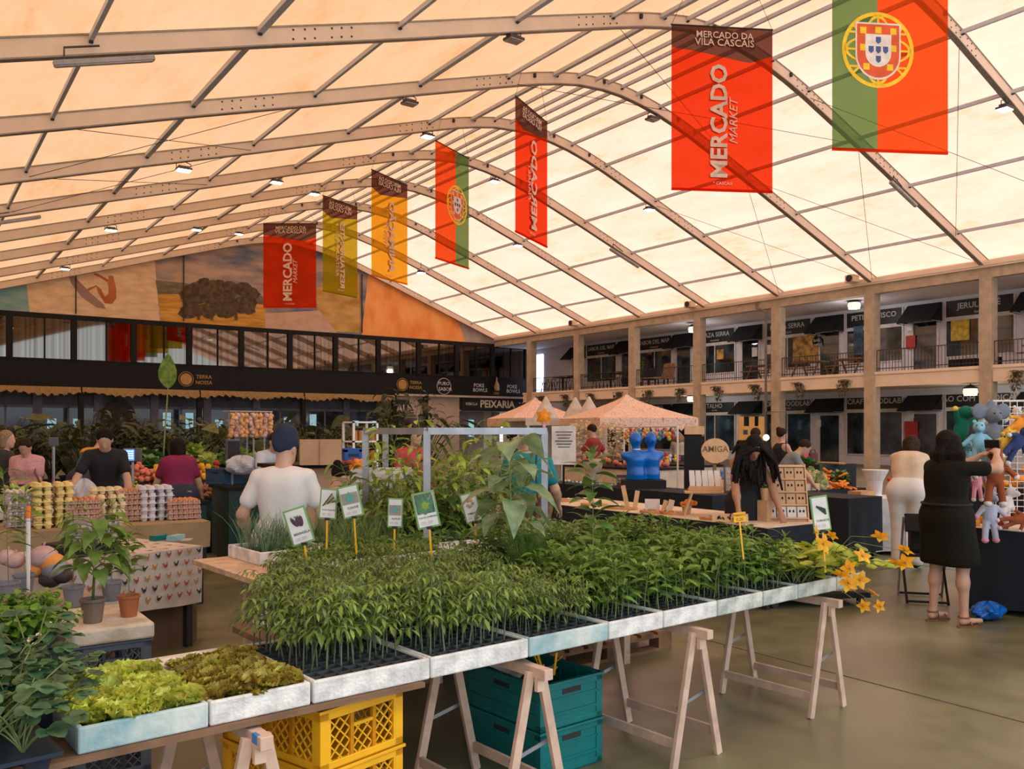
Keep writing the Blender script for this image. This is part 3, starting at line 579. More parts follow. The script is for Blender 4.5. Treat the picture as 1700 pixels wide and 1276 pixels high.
def pepper_mb(r, H=.24, nl=11, W_=.030, L_=.085):
    b = MB(); tx, ty = r.uniform(-.03, .03), r.uniform(-.03, .03); st = lambda t: Vector((tx * t * t, ty * t * t, H * t))
    b.tube([st(0), st(.5), st(1)], [.0025, .0022, .0012], 5, 1, cap=False)
    for i in range(nl):
        t = .35 + .65 * i / (nl - 1); a = i * 2.4 + r.random() * .6; L = L_ * r.uniform(.75, 1.15) * (1.05 - .35 * abs(t - .75))
        pts, e = arc(st(t), a, R(45), .022, R(25), 1); b.tube(pts, .001, 3, 1, cap=False); leaf(b, LM(pts[1], a, R(r.uniform(0, 40)), r.uniform(-.4, .4)), L, W_ * L / L_ * r.uniform(.9, 1.3), 'ovate', .25, .45, 4)
    for k in range(3): leaf(b, LM(st(1), k * 2.1, R(60)), L_ * .5, W_ * .5, 'lance', .3, .2, 3)
    return b
def lettuce_mb(r, Rr=.05, nl=15):
    b = MB()
    for i in range(nl):
        a = i * 2.4 + r.random() * .4; el = R(38 + 48 * i / nl); L = Rr * 1.5 * r.uniform(.8, 1.2) * (1.1 - .3 * i / nl); vs = []; fs = []; n, k = 5, 10
        M = LM((0, 0, .002), a, el, r.uniform(-.3, .3)); ph = r.random() * 6
        for q in range(n + 1):
            t = q / n; w = L * .42 * (.25 + t ** .8) * (1 if t < 1 else .8)
            for j in range(k + 1):
                u = 2 * j / k - 1; ruf = .13 * L * t * t * (abs(u) ** 1.5 + .5 * t * t) * (1 if (j + q) % 2 else -1) + .05 * L * math.sin(j * 1.3 + ph) * t; vs.append((w * u, L * t * (1 - .2 * u * u * t) + .04 * L * t * math.sin(j * 2.2 + ph), -.22 * L * t * t + abs(u) * w * .5 + ruf))
        w_ = k + 1
        for q in range(n):
            for j in range(k): a0 = q * w_ + j; fs.append((a0, a0 + 1, a0 + w_ + 1, a0 + w_))
        b.add(vs, fs, 0, M)
    return b
def lobed(mb, M, r0, m=0, cup=.2, n=20, lobes=5, depth=.2, r=None):
    vs = [(0, r0 * .25, -.05 * r0)]; 
    for i in range(n):
        a = -math.pi / 2 + 2 * math.pi * (i + .5) / n; q = r0 * (1 - depth * (.5 - .5 * math.cos(lobes * (a - math.pi / 2)))) * (1 + .05 * math.sin(9 * a)); q *= (1 - .35 * max(0, -math.sin(a)) ** 6); vs.append((q * math.cos(a), r0 * .55 + q * .9 * math.sin(a), cup * r0 * (math.sin(a * 2.5) * .35 - .3)))
    mb.add(vs, [(0, 1 + i, 1 + (i + 1) % n) for i in range(n)], m, M)
def courgette_mb(r, H=.2, nl=7, R0=.055):
    b = MB()
    for i in range(nl):
        a = i * 2.4 + r.random(); pts, e = arc((r.uniform(-.008, .008), r.uniform(-.008, .008), 0), a, R(r.uniform(62, 86)), H * r.uniform(.6, 1.1), R(45), 4)
        b.tube(pts, [.003, .003, .0026, .0024, .002], 5, 1, cap=False); lobed(b, LM(pts[-1], a, R(r.uniform(-15, 20)), r.uniform(-.4, .4)), R0 * r.uniform(.7, 1.2), 0)
    return b
def flower_mb(r, L=.06):
    b = MB(); 
    for i in range(5): leaf(b, LM((0, 0, 0), i * 1.257, R(62), 0), L, L * .8, 'ovate', -.35, 1.0, 5, 0)
    b.tube([(0, 0, -.012), (0, 0, .012)], [.004, .009], 6, 1); b.ball((0, 0, .016), .006, 6, 0); return b
def blades_mb(r, n=14, H=.3, rad=.02, w=.0035):
    b = MB()
    for i in range(n):
        a = r.random() * 6.28; q = r.random() * rad; pts, e = arc((q * math.cos(a), q * math.sin(a), 0), a + r.uniform(-1, 1), R(r.uniform(76, 89)), H * r.uniform(.65, 1.1), R(r.uniform(10, 50)), 4); b.tube(pts, [w * .5, w * .5, w * .45, w * .3, w * .08], 3, 0, cap=False)
    return b
def bush_mb(r, H, Rr, nst=9, nlv=16, L_=.09, W_=.035, shape='ovate', up=60, stemr=.004, droop=.5):
    b = MB()
    for s in range(nst):
        a = s * 2.4 + r.random(); pts, e = arc((0, 0, 0), a, R(r.uniform(up, 88)), H * r.uniform(.75, 1.05), R(r.uniform(0, 30)), 5); b.tube(pts, [stemr, stemr * .9, stemr * .8, stemr * .6, stemr * .5, stemr * .3], 5, 1, cap=False)
        for i in range(nlv):
            t = .2 + .8 * i / nlv; k = min(4, int(t * 5)); p = pts[k].lerp(pts[k + 1], t * 5 - k); aa = i * 2.4 + s + r.random(); q, e2 = arc(p, aa, R(r.uniform(10, 50)), Rr * r.uniform(.1, .35), R(20), 1); b.tube(q, stemr * .25, 3, 1, cap=False)
            leaf(b, LM(q[1], aa, R(r.uniform(-25, 35)), r.uniform(-.5, .5)), L_ * r.uniform(.7, 1.2), W_ * r.uniform(.8, 1.2), shape, .2, droop, 4)
    return b
def straw_mb(r, nl=9, H=.2):
    b = MB()
    for i in range(nl):
        a = i * 2.4 + r.random(); pts, e = arc((0, 0, 0), a, R(r.uniform(50, 85)), H * r.uniform(.6, 1.1), R(40), 4); b.tube(pts, .0022, 5, 1, cap=False)
        for k in (-1, 0, 1): leaf(b, LM(pts[-1], a + k * R(62), R(r.uniform(-5, 20)), r.uniform(-.3, .3)), .048 * r.uniform(.8, 1.15), .042, 'round', .22, .25, 9, 0, .018, i)
    return b
def lf(n, col, c2, rough=.5, leafy=.3, **k): return mat(n, col, rough=rough, col2=c2, scale=14, leaf=leafy, rnd=.22, **k)
G_TOM = lf('tomato seedling leaf', (.11, .20, .035), (.28, .40, .07)); G_PEP = lf('pepper seedling leaf', (.10, .22, .03), (.22, .37, .06)); G_COU = lf('courgette leaf', (.26, .40, .03), (.52, .58, .06))
G_LET = lf('bright lettuce leaf', (.55, .70, .05), (.85, .90, .20), leafy=.35); G_RED = lf('bronze lettuce leaf', (.30, .19, .03), (.60, .58, .08), leafy=.3); G_STEM = lf('green stem', (.22, .32, .09), (.34, .42, .15)); G_PST = lf('purplish seedling stem', (.14, .17, .10), (.24, .32, .15))
G_STR = lf('strawberry leaf', (.05, .14, .065), (.13, .27, .12)); G_EGG = lf('grey green aubergine leaf', (.18, .29, .15), (.34, .46, .24)); G_DRK = lf('dark glossy leaf', (.05, .13, .025), (.12, .26, .05), rough=.35); G_BLU = lf('blue green chive', (.13, .26, .13), (.26, .42, .22))
G_LIM = lf('lime green leaf', (.25, .4, .03), (.48, .6, .08)); G_CAB = lf('cabbage seedling leaf', (.14, .28, .12), (.27, .44, .2)); YEL = mat('orange yellow petal', (.95, .42, .01), rough=.6, leaf=.35, col2=(1, .6, .03)); PUR = mat('violet petal', (.22, .14, .42)); WPET = mat('white petal', (.85, .85, .8))
SOIL = mat('dark potting soil', (.018, .013, .009), rough=.95, var=.6, scale=60, bump=.8); FOAM = mat('worn white polystyrene', (.66, .66, .63), rough=.85, var=.2, scale=12, bump=.25, col2=(.86, .85, .81)); FOAMB = mat('blue stained polystyrene', (.20, .42, .48), rough=.85, scale=5, bump=.25, col2=(.6, .66, .62))
FOAMD = mat('mouldy polystyrene', (.30, .36, .32), rough=.9, scale=9, bump=.3, col2=(.68, .68, .62)); CELL = mat('grey black plug cells', (.045, .052, .055), rough=.7); PLY = mat('weathered brown plank', (.20, .11, .06), rough=.8, var=.3, scale=6)
# ------------------------------------------------------------------ bench frame
BA = R(4.17); BO = Vector((.43, 2.81, 0)); ux = Vector((math.cos(BA), math.sin(BA), 0)); uy = Vector((-math.sin(BA), math.cos(BA), 0))
def B(x, y, z=0): return BO + ux * x + uy * y + Vector((0, 0, z))
TZ = .70
def tray(x0, w, y0, dp, z, kind, lab, foam=None, cells=(7, 9), h=.08, g=None):
    T = thing('seed_tray', lab, 'seed tray', B(x0, y0, z), BA, g or 'foam seed trays on the bench'); f = MB(); t = .018; j = rnd.uniform
    f.b2((0, 0, 0), (w, t, h)); f.b2((0, dp - t, 0), (w, dp, h)); f.b2((0, t, 0), (t, dp - t, h)); f.b2((w - t, t, 0), (w, dp - t, h)); f.b2((t, t, 0), (w - t, dp - t, .012))
    f.build('foam_box', foam or FOAM, T, bevel=.006)
    s = MB(); s.b2((t, t, .012), (w - t, dp - t, h - .03)); s.build('soil', SOIL, T)
    if cells:
        c = MB(); nx, ny = cells; iw = w - 2 * t; idp = dp - 2 * t
        for i in range(nx + 1): x = t + iw * i / nx; c.b2((x - .003, t, h - .035), (x + .003, dp - t, h - .008))
        for i in range(ny + 1): y = t + idp * i / ny; c.b2((t, y - .003, h - .035), (w - t, y + .003, h - .0085))
        c.build('cell_grid', CELL, T)
    return T
def protos(name, fn, mats, n, lab, cat, group, smooth=False):
    out = []
    for i in range(n):
        me = fn(random.Random(i * 7 + len(name))).mesh(name, mats, smooth); out.append(me)
    return (name, out, lab, cat, group)
def sow(pr, pts, zs=(.85, 1.15), r=None, lab=None, group=None, tilt=.06):
    name, meshes, l, cat, g = pr
    for i, p in enumerate(pts):
        o = bpy.data.objects.new(name, meshes[i % len(meshes)]); C.objects.link(o); o.location = p; s = r.uniform(*zs); o.scale = (s, s, s * r.uniform(.92, 1.08)); o.rotation_euler = (r.gauss(0, tilt), r.gauss(0, tilt), r.random() * 6.28)
        tag(o, lab or l, cat, group or g)
def mass(pr, pts, zs, r, lab, name=None):
    mb = MB(); n, meshes, l, cat, g = pr
    for i, p in enumerate(pts):
        me = meshes[i % len(meshes)]; s = r.uniform(*zs); M = Matrix.Translation(Vector(p)) @ Matrix.Rotation(r.random() * 6.28, 4, 'Z') @ Matrix.Diagonal((s, s, s, 1)); k = len(mb.f)
        mb.add([v.co for v in me.vertices], [tuple(q.vertices) for q in me.polygons], 0, M); mb.m[k:] = [q.material_index for q in me.polygons]
    return mb.build(name or n, list(meshes[0].materials), label=lab, cat=cat, kind='stuff')
def cellpts(x0, w, y0, dp, z, nx, ny, r, j=.008): return [B(x0 + .03 + (w - .06) * (i + .5) / nx + r.uniform(-j, j), y0 + .03 + (dp - .06) * (k + .5) / ny + r.uniform(-j, j), z) for k in range(ny) for i in range(nx)]
rnd = random.Random(11)
TOM = protos('tomato_seedling', tomato_mb, [G_TOM, G_PST], 9, 'thin stemmed tomato seedling in the dense feathery patch', 'seedling', 'tomato seedlings')
PEP = protos('pepper_seedling', pepper_mb, [G_PEP, G_STEM], 8, 'upright pepper seedling with pointed leaves in the long front row', 'seedling', 'pepper seedlings')
LETT = protos('lettuce', lettuce_mb, [G_LET], 6, 'small bright green lettuce in the leftmost foam tray', 'lettuce', 'green lettuces', True)
LETR = protos('lettuce', lettuce_mb, [G_RED], 6, 'small bronze red lettuce in the second foam tray', 'lettuce', 'bronze lettuces', True)
COU = protos('courgette_seedling', courgette_mb, [G_COU, G_STEM], 7, 'yellow green courgette plant with lobed leaves at the right bench end', 'seedling', 'courgette plants', True)
FLO = protos('courgette_flower', flower_mb, [YEL, G_STEM], 3, 'open orange courgette flower spilling over the right bench end', 'flower', 'courgette flowers')
CAB = protos('cabbage_seedling', lambda r: courgette_mb(r, .09, 6, .026), [G_CAB, G_STEM], 5, 'small blue green cabbage seedling on the rear bench', 'seedling', 'cabbage seedlings')
HRB = protos('herb_clump', lambda r: bush_mb(r, .13, .05, 6, 9, .035, .02, 'round', 45, .002), [G_PEP, G_STEM], 4, 'low green herb clump in the middle of the bench', 'herb', 'herb clumps')
CHV = protos('chive_clump', blades_mb, [G_BLU], 5, 'upright clump of thin chive blades in the rear left tray', 'herb', 'chive clumps')
ONI = protos('onion_seedling_clump', lambda r: blades_mb(r, 22, .27, .035, .003), [lf('fine onion blade', (.18, .3, .07), (.32, .45, .13))], 4, 'clump of fine onion seedlings behind the aubergine sign', 'seedling', 'onion seedlings')
H = .08; YB2 = .70
FR = [(0, .385, .54, FOAMB, 'L'), (.39, .35, .56, FOAM, 'R'), (.75, .485, .66, FOAM, 'T'), (1.24, .49, .66, FOAM, 'T'), (1.735, .47, .66, FOAMB, 'T'), (2.21, .37, .66, FOAM, 'P'), (2.585, .41, .66, FOAM, 'P'), (3.0, .39, .66, FOAMD, 'P'), (3.395, .33, .66, FOAMD, 'P'), (3.73, .4, .66, FOAMD, 'C'), (4.135, .33, .62, FOAMD, 'C')]
desc = ['blue tinted foam tray of green lettuces, leftmost', 'white foam tray of bronze lettuces', 'largest white foam tray with exposed plug grid above the yellow crates', 'white foam tray of tomato seedlings left of the blue tray', 'blue painted foam tray above the teal crates', 'white foam tray just right of the blue one', 'white foam tray above the pallet, left of middle trestle', 'stained foam tray over the middle trestle', 'stained foam tray right of the middle trestle', 'mouldy foam tray left of the rightmost trestle', 'last foam tray at the right bench end under the flowers']
for i, (x0, w, dp, fm, k) in enumerate(FR):
    tray(x0, w, 0, dp, TZ, k, desc[i], fm, None if k in 'LR' else (max(5, int(w / .055)), 11), H)
    zt = TZ + H - .03
    if k == 'L': sow(LETT, cellpts(x0, w, 0, dp, zt, 6, 8, rnd), (.8, 1.15), rnd, tilt=.15)
    if k == 'R': sow(LETR, cellpts(x0, w, 0, dp, zt, 6, 8, rnd), (.72, 1.05), rnd, tilt=.15)
    if k == 'T': sow(TOM, cellpts(x0, w, .03 if i > 2 else .09, dp - .05, zt, 7, 10, rnd, .006), (.85, 1.2) if i < 4 else (.7, .95), rnd)
    if k == 'P': sow(PEP, cellpts(x0, w, .01, dp, zt, 6, 9, rnd), (.8, 1.15) if i < 7 else (.9, 1.25), rnd)
    if k == 'C': sow(COU, cellpts(x0, w, 0, dp, zt, 5, 6, rnd), (.75, 1.15), rnd)
# second row, mostly hidden by the first
for i, (x0, w, k) in enumerate(((1.10, .20, 'T'), (1.31, .48, 'T'), (1.80, .48, 'T'), (2.29, .48, 'P'), (2.78, .48, 'P'), (3.27, .48, 'P'), (3.76, .48, 'C'))):
    tray(x0, w, YB2, .66, TZ, k, ['second row foam tray at its left end', 'second row foam tray behind the plug grid tray', 'second row foam tray behind the blue tray', 'second row foam tray of peppers, left one', 'second row foam tray of peppers, middle one', 'second row foam tray of peppers, right one', 'second row foam tray of courgettes'][i], FOAM, None)
    zt = TZ + H - .03; pts = cellpts(x0, w, YB2, .66, zt, 6, 8, rnd)
    if k == 'T': mass(TOM, pts, (.85, 1.1), rnd, ['feathery tomato foliage behind the front left tray', 'feathery tomato foliage in mid bench', 'feathery tomato foliage left of the chilli plant'][i])
    elif k == 'P': mass(PEP, pts, (1.0, 1.35), rnd, ['dense pepper foliage in the second row, left part', 'dense pepper foliage in the second row, middle', 'dense pepper foliage in the second row, right part'][i - 3])
    else: sow(COU, pts[::2], (.9, 1.3), rnd)
# rear bench a little higher
RZ = .84
mb = MB(); mb.b2((1.28, 1.42, RZ - .03), (4.0, 2.72, RZ)); 
o = mb.build('bench_board', WOODP, loc=BO, rz=BA, label='pale plank of the raised rear bench, its end showing at left', cat='board')
for k, (x, y) in enumerate(((1.5, 1.6), (1.6, 2.6), (2.6, 1.95), (3.9, 1.5), (3.9, 2.6))): MB().b2((x - .03, y - .03, 0), (x + .03, y + .03, RZ - .03)).build('leg', WOODP, o)
tray(1.5, .42, 2.2, .5, RZ, 'x', 'white foam tray of chives on the rear bench corner', FOAM, None); tray(1.95, .6, 2.15, .55, RZ, 'x', 'foam tray of onion seedlings on the rear bench', FOAM, None); tray(2.56, .66, 1.9, .8, RZ, 'x', 'foam tray of cabbage seedlings on the rear bench', FOAM, None); tray(1.5, .95, 1.6, .5, RZ, 'x', 'foam tray of low herbs at the rear bench front', FOAM, None)
tray(3.25, .66, 1.9, .8, RZ, 'x', 'foam tray of small cabbages at the rear bench right', FOAM, None)
sow(CHV, cellpts(1.5, .42, 2.2, .5, RZ + .05, 5, 4, rnd), (.8, 1.05), rnd); sow(ONI, cellpts(1.95, .6, 2.15, .55, RZ + .05, 6, 4, rnd), (.75, 1.0), rnd)
sow(CAB, cellpts(2.56, .66, 1.9, .8, RZ + .05, 8, 8, rnd), (.9, 1.3), rnd); sow(CAB, cellpts(3.25, .66, 1.9, .8, RZ + .05, 7, 7, rnd), (.9, 1.3), rnd); sow(HRB, cellpts(1.5, .95, 1.6, .5, RZ + .04, 9, 4, rnd), (.8, 1.1), rnd)
# flowers on the courgettes
for i, (px, py, d) in enumerate(((1353, 884, 4.85), (1366, 903, 4.8), (1461, 892, 5.1), (1431, 924, 4.95), (1411, 943, 4.9), (1409, 967, 4.86), (1427, 962, 4.92), (1501, 914, 5.0), (1503, 934, 5.0), (1487, 937, 5.0), (1396, 955, 4.85), (1449, 986, 4.98), (1462, 1006, 5.0), (1434, 1006, 4.98), (1380, 890, 5.2))):
    p = P(px, py, d); o = bpy.data.objects.new('courgette_flower', FLO[1][i % 3]); C.objects.link(o); o.location = p; o.scale = (.8,) * 3 if i < 11 else (.6, .6, .85)
    o.rotation_euler = (R(rnd.uniform(30, 110)), 0, R(rnd.uniform(-40, 160))); tag(o, FLO[2] if i < 11 else 'half closed orange courgette flower dangling below the tray', 'flower', 'courgette flowers' if i < 11 else 'dangling courgette buds')
    q = B(4.3, .15 + .02 * i, TZ + H + .02); b = MB(); mid = (p + q) / 2 + Vector((0, 0, .1 if i < 11 else .02)); b.tube([q, mid, p], .0022, 5); b.build('flower_stalk', G_STEM, label='thin green stalk bending out to a courgette flower', cat='stalk', group='courgette flower stalks')
vine = MB(); r = random.Random(4)
for i in range(26):
    a = r.uniform(-1.1, .7); pts, e = arc(B(4.3 + r.uniform(-.1, .12), r.uniform(.05, .5), TZ + H), a, R(50), r.uniform(.15, .34), R(70), 4); vine.tube(pts, .0025, 5, 1, cap=False); lobed(vine, LM(pts[-1], a, R(-10), r.uniform(-.4, .4)), .05 * r.uniform(.7, 1.2))
vine.build('courgette_plant', [G_COU, G_STEM], smooth=True, label='sprawling courgette vine hanging over the right end of the bench', cat='plant')
# boards and trestles
mb = MB(); mb.b2((-.75, -.02, TZ - .02), (1.2, .62, TZ - .001)); mb.build('bench_board', PLY, loc=BO, rz=BA, label='brown plank edge under the two lettuce trays', cat='board')
mb = MB(); mb.b2((1.3, .16, TZ - .03), (4.4, .62, TZ - .001)); mb.build('bench_board', PLY, loc=BO, rz=BA, label='long plank carrying the right hand foam trays', cat='board')
mb = MB(); mb.b2((1.0, .72, TZ - .03), (4.3, 1.36, TZ - .001)); mb.build('bench_board', PLY, loc=BO, rz=BA, label='hidden second plank behind the first row of trays', cat='board')
TRW = mat('pinkish raw trestle pine', (.60, .42, .32), rough=.65, var=.16, scale=9, bump=.05)
def trestle(x, y0, y1, lab, blue=False, rz=0, top=TZ - .032):
    T = thing('trestle', lab, 'trestle', B(x, 0), BA + rz, 'wooden trestles under the bench'); h = top
    b = MB(); b.b2((-.022, y0 - .085, h - .045), (.024, y1 + .06, h)); b.build('top_beam', [TRW], T, bevel=.003)
    if blue: b = MB(); b.b2((-.023, y0 - .06, h - .03), (-.01, y0 - .02, h + .001)); b.build('blue_paint_mark', mat('blue paint', (.05, .2, .5)), T)
    for y in (y0, y1):
        for s in (-1, 1): b = MB(); b.bar((s * .028, y, h - .02), (s * .175, y, 0), .042, .022, up=(0, 1, 0)); b.build('leg', TRW, T, bevel=.002)
        b = MB(); b.bar((-.115, y + .03, .28), (.115, y + .03, .33), .004, .018); b.build('steel_stay', GALV, T)
    for s in (-1, 1): b = MB(); b.bar((s * .155, y0, .12), (s * .155, y1, .12), .018, .045); b.build('rail', TRW, T)
    for y in (y0, y1): b = MB(); b.bar((s * .0 - .02, y - .028, h - .07), (.02, y - .028, h - .07), .02, .06); b.build('apex_block', TRW, T)
trestle(4.03, .0, .62, 'rightmost wooden trestle standing clear of the crates'); trestle(2.83, .0, .62, 'middle wooden trestle in front of the pallet'); trestle(1.75, -.02, .62, 'wooden trestle in front of the teal crates'); trestle(.53, -.03, .60, 'wooden trestle with blue paint left of the yellow crates', True, top=TZ - .032); trestle(-.28, -.02, .6, 'leftmost trestle below the lettuce trays', top=TZ - .032)
# ------------------------------------------------------------------ crates
def lattice(b, M, w, h, pitch=.035, t=.005, m=0):
    """diagonal lattice filling 0..w, 0..h in the plane of M"""
    for s in (1, -1):
        c = -h
        while c < w:
            x0, y0 = c, 0; x1, y1 = c + h, h
            if x0 < 0: y0 = -x0; x0 = 0
            if x1 > w: y1 = h - (x1 - w); x1 = w
            if x1 - x0 > .004:
                a_, b_ = ((x0, y0), (x1, y1)) if s > 0 else ((w - x0, y0), (w - x1, y1)); b.bar((a_[0], a_[1], 0), (b_[0], b_[1], 0), t, t, m, (0, 0, 1), M)
            c += pitch * 1.3
def crate(name, lab, loc, rz, w, d, h, m, style='lattice', grp=None):
    T = thing(name, lab, 'crate', loc, rz, grp); b = MB(); t = .02
    for x, y in ((0, 0), (w, 0), (0, d), (w, d)): b.box((x + (t if x == 0 else -t), y + (t if y == 0 else -t), h / 2), (.04, .04, h))
    for z, q in ((.015, .03), (h - .02, .04)):
        b.b2((0, 0, z - q / 2), (w, .015, z + q / 2)); b.b2((0, d - .015, z - q / 2), (w, d, z + q / 2)); b.b2((0, 0, z - q / 2), (.015, d, z + q / 2)); b.b2((w - .015, 0, z - q / 2), (w, d, z + q / 2))
    b.b2((-.008, -.008, h - .012), (w + .008, .008, h)); b.b2((-.008, d - .008, h - .012), (w + .008, d + .008, h)); b.b2((-.008, 0, h - .012), (.008, d, h)); b.b2((w - .008, 0, h - .012), (w + .008, d, h)); b.b2((0, 0, 0), (w, d, .008)); b.build('frame', m, T, bevel=.002)
    sides = [('front', frame((0, .008, 0), (1, 0, 0), (0, 0, 1)), w), ('back', frame((0, d - .008, 0), (1, 0, 0), (0, 0, 1)), w), ('left', frame((.008, 0, 0), (0, 1, 0), (0, 0, 1)), d), ('right', frame((w - .008, 0, 0), (0, 1, 0), (0, 0, 1)), d)]
    for nm, M, L in sides:
        b = MB()
        if style == 'lattice':
            k = 3 if L < .5 else 4; seg = (L - .08) / k
            for i in range(k):
                x0 = .04 + seg * i; hh = h - .075 if not (L < .5 and i == 1) else h - .11; lattice(b, M @ TR((x0 + .008, .03, 0)), seg - .016, hh)
                for xx in (x0, x0 + seg): b.box((xx, h / 2, 0), (.016, h - .04, .014), 0, M)
            if L < .5: b.box((L / 2, h - .085, 0), (seg, .012, .014), 0, M)
        else:
            b.box((L / 2, h / 2, 0), (L - .06, h - .06, .006), 0, M)
            for q in (.28, .5, .72): b.box((L * q, h / 2, -.006 if nm in ('front', 'right') else .006), (.012, h - .06, .012), 0, M)
            b.box((L / 2, h * .3, 0), (L - .06, .014, .02), 0, M); b.box((L / 2, h * .62, 0), (L - .06, .01, .016), 0, M)
        b.build('side_panel', m, T)
        if style != 'lattice' and nm in ('front', 'left'): b = MB(); b.box((L / 2, h * .78, .0), (.12, .035, .012), 0, M); b.build('hand_hole', DARK, T)
    return T
YELP = mat('yellow crate plastic', (.85, .42, .008), rough=.4, var=.08); TEAL = mat('teal crate plastic', (.0, .16, .16), rough=.4, var=.1); GREYP = mat('grey crate plastic', (.10, .12, .15), rough=.5)
for i, l in enumerate(('bottom', 'middle', 'topmost')): crate('plastic_crate', f'yellow lattice crate, {l} of the stack under the bench', (1.21, 2.88, .222 * i), R(16), .4, .6, .22, YELP, grp='yellow crates')
for i, l in enumerate(('lower', 'upper')): crate('folding_crate', f'{l} teal folding crate under the bench behind a trestle', (2.47, 3.27, .224 * i), R(4), .41, .6, .222, TEAL, 'solid', 'teal crates')
for i, l in enumerate(('lower', 'upper')): crate('plastic_crate', f'{l} grey lattice crate under the potted plants', (.67, 4.47, .322 * i), R(1), .34, .56, .32, GREYP, grp='grey crates')
crate('folding_crate', 'teal crate standing under the lettuce trays at the bottom edge', (.05, 3.0, 0), R(3), .4, .3, .24, TEAL, 'solid')
r = random.Random(2)
for i in range(7): a = Vector((2.55 + r.random() * .25, 3.4 + r.random() * .35, .42)); b = MB(); b.bar(a, a + Vector((r.uniform(-.12, .16), r.uniform(-.1, .1), .06 + r.random() * .08)), .012, .004); b.build('plant_label_stake', mat('yellow plastic stake', (.9, .48, .01), rough=.4), label='loose yellow stake lying in the upper teal crate', cat='stake', group='loose stakes in the teal crate')
b = MB(); b.grid(lambda u, v: (2.48 + u * .24, 3.45 + v * .3, .44 + .03 * math.sin(u * 7) * math.cos(v * 5)), 8, 8); b.build('paper_sheet', WHT, label='crumpled printed paper on top of the teal crates', cat='paper')
# pallet
PT = thing('pallet', 'worn brown wooden pallet on the floor behind the middle trestle', 'pallet', (3.6, 4.66, 0), R(2)); PLW = mat('old pallet wood', (.22, .12, .06), rough=.85, var=.35, scale=8, bump=.15)
for i in range(7): b = MB(); b.b2((i * .175, 0, .12), (i * .175 + .13, .8, .142)); b.build('deck_board', PLW, PT)
for y in (.0, .35, .7):
    b = MB(); b.b2((0, y, 0), (1.2, y + .1, .022)); b.build('bottom_board', PLW, PT); b = MB(); b.b2((0, y, .1), (1.2, y + .1, .12)); b.build('stringer_board', PLW, PT)
    for x in (0, .53, 1.06): b = MB(); b.b2((x, y, .022), (x + .14, y + .1, .1)); b.build('block', PLW, PT)
# plant signs
SGN = mat('green sign frame', (.18, .36, .12), rough=.5); CARD = mat('white sign card', (.72, .74, .70), rough=.45); INK = mat('black print', (.02, .02, .02)); AUB = mat('aubergine print', (.07, .02, .05), col2=(.12, .05, .09)); LEAFP = mat('leaf print', (.08, .22, .12)); YST = mat('yellow plastic stake', (.9, .48, .01)); TEALP = mat('teal print', (.1, .4, .36)); SANDP = mat('sand print', (.35, .3, .25)); ORP = mat('orange print', (.7, .35, .12))
def sign(px, py, d, w, h, tilt, kind, word, lab, zb=.8):
    p = P(px, py, d); T = thing('plant_sign', lab, 'sign', p, -YAW, 'plant picture signs on stakes'); X = TR((0, 0, 0), 0, 0, tilt) @ frame((0, 0, 0), (1, 0, 0), (0, 0, 1))
    b = MB(); b.box((0, 0, -.002), (w, h, .004), 0, X); b.build('frame', SGN, T); b = MB(); b.box((0, 0, .0015), (w * .84, h * .9, .004), 0, X); b.build('card', CARD, T)
    q = MB(); Z = X @ TR((0, h * .12, .005))
    if kind == 'aub':
        for x, a in ((-.014, .5), (.006, .2), (.02, -.1)): q.ball((0, 0, 0), (.011, .028, .002), 10, 0, Z @ TR((x, 0, 0), a)); q.tube([(x - .012, .03, .001), (x - .006, .02, .001)], .004, 5, 1, Z)
    elif kind == 'cabbage': q.box((0, .01, -.002), (w * .8, h * .55, .001), 1, Z); q.ball((0, 0, 0), (w * .25, w * .25, .002), 14, 2, Z); [leaf(q, Z @ TR((0, 0, .001), i), w * .4, w * .3, 'round', .05, 0, 4, 1) for i in range(6)]
    elif kind == 'leek': [q.bar((-.03 + i * .012, -.035 + i * .006, 0), (.02 + i * .006, .04 - i * .01, .001), .007, .001, 2 if i % 2 else 0, (0, 0, 1), Z) for i in range(6)]
    elif kind == 'zuc': [q.bar((-.02 + i * .01, .02 - i * .005, 0), (.03, -.03 + i * .012, .001), .011, .001, 3, (0, 0, 1), Z) for i in range(3)]
    elif kind == 'herb': q.box((0, -.005, -.001), (w * .8, h * .35, .001), 4, Z); [leaf(q, Z @ TR((0, 0, .002), i * 1.2), w * .3, w * .14, 'ovate', .05, 0, 4, 5) for i in range(5)]
    else: [q.ball((math.cos(i) * .015, math.sin(i * 2) * .02, 0), (.011, .009, .002), 8, 6 if i % 2 else 4, Z) for i in range(6)]
    q.build('picture', [AUB, LEAFP, G_LIM, mat('dark zucchini print', (.01, .04, .02)), SANDP, TEALP, ORP], T)
    q = MB(); q.text(word, X @ TR((.006, -h * .2, .005)), .021 * w / .13 * min(1, 8 / len(word)), 0, .015); [q.box((x * w, -h * .34, .005), (w * .2, h * .08, .001), 1, X) for x in (-.2, .1)]; q.build('lettering', [INK, mat('pink grey price print', (.62, .56, .60))], T)
    c = X @ Vector((0, -h / 2, 0)); b = MB(); b.box((c.x, .0, c.z), (.03, .012, .014)); b.build('clip', DARK, T); sb = MB(); end = Vector((c.x + math.sin(tilt) * -.1, 0, zb - p.z)); sb.bar(c, end, .010, .006, 0, (0, 1, 0)); sb.build('stake', YST, T)
sign(496, 873, 4.35, .115, .185, R(18) * -1, 'aub', 'BERINGELA', 'plant sign with purple aubergines, front left and tilted', .85)
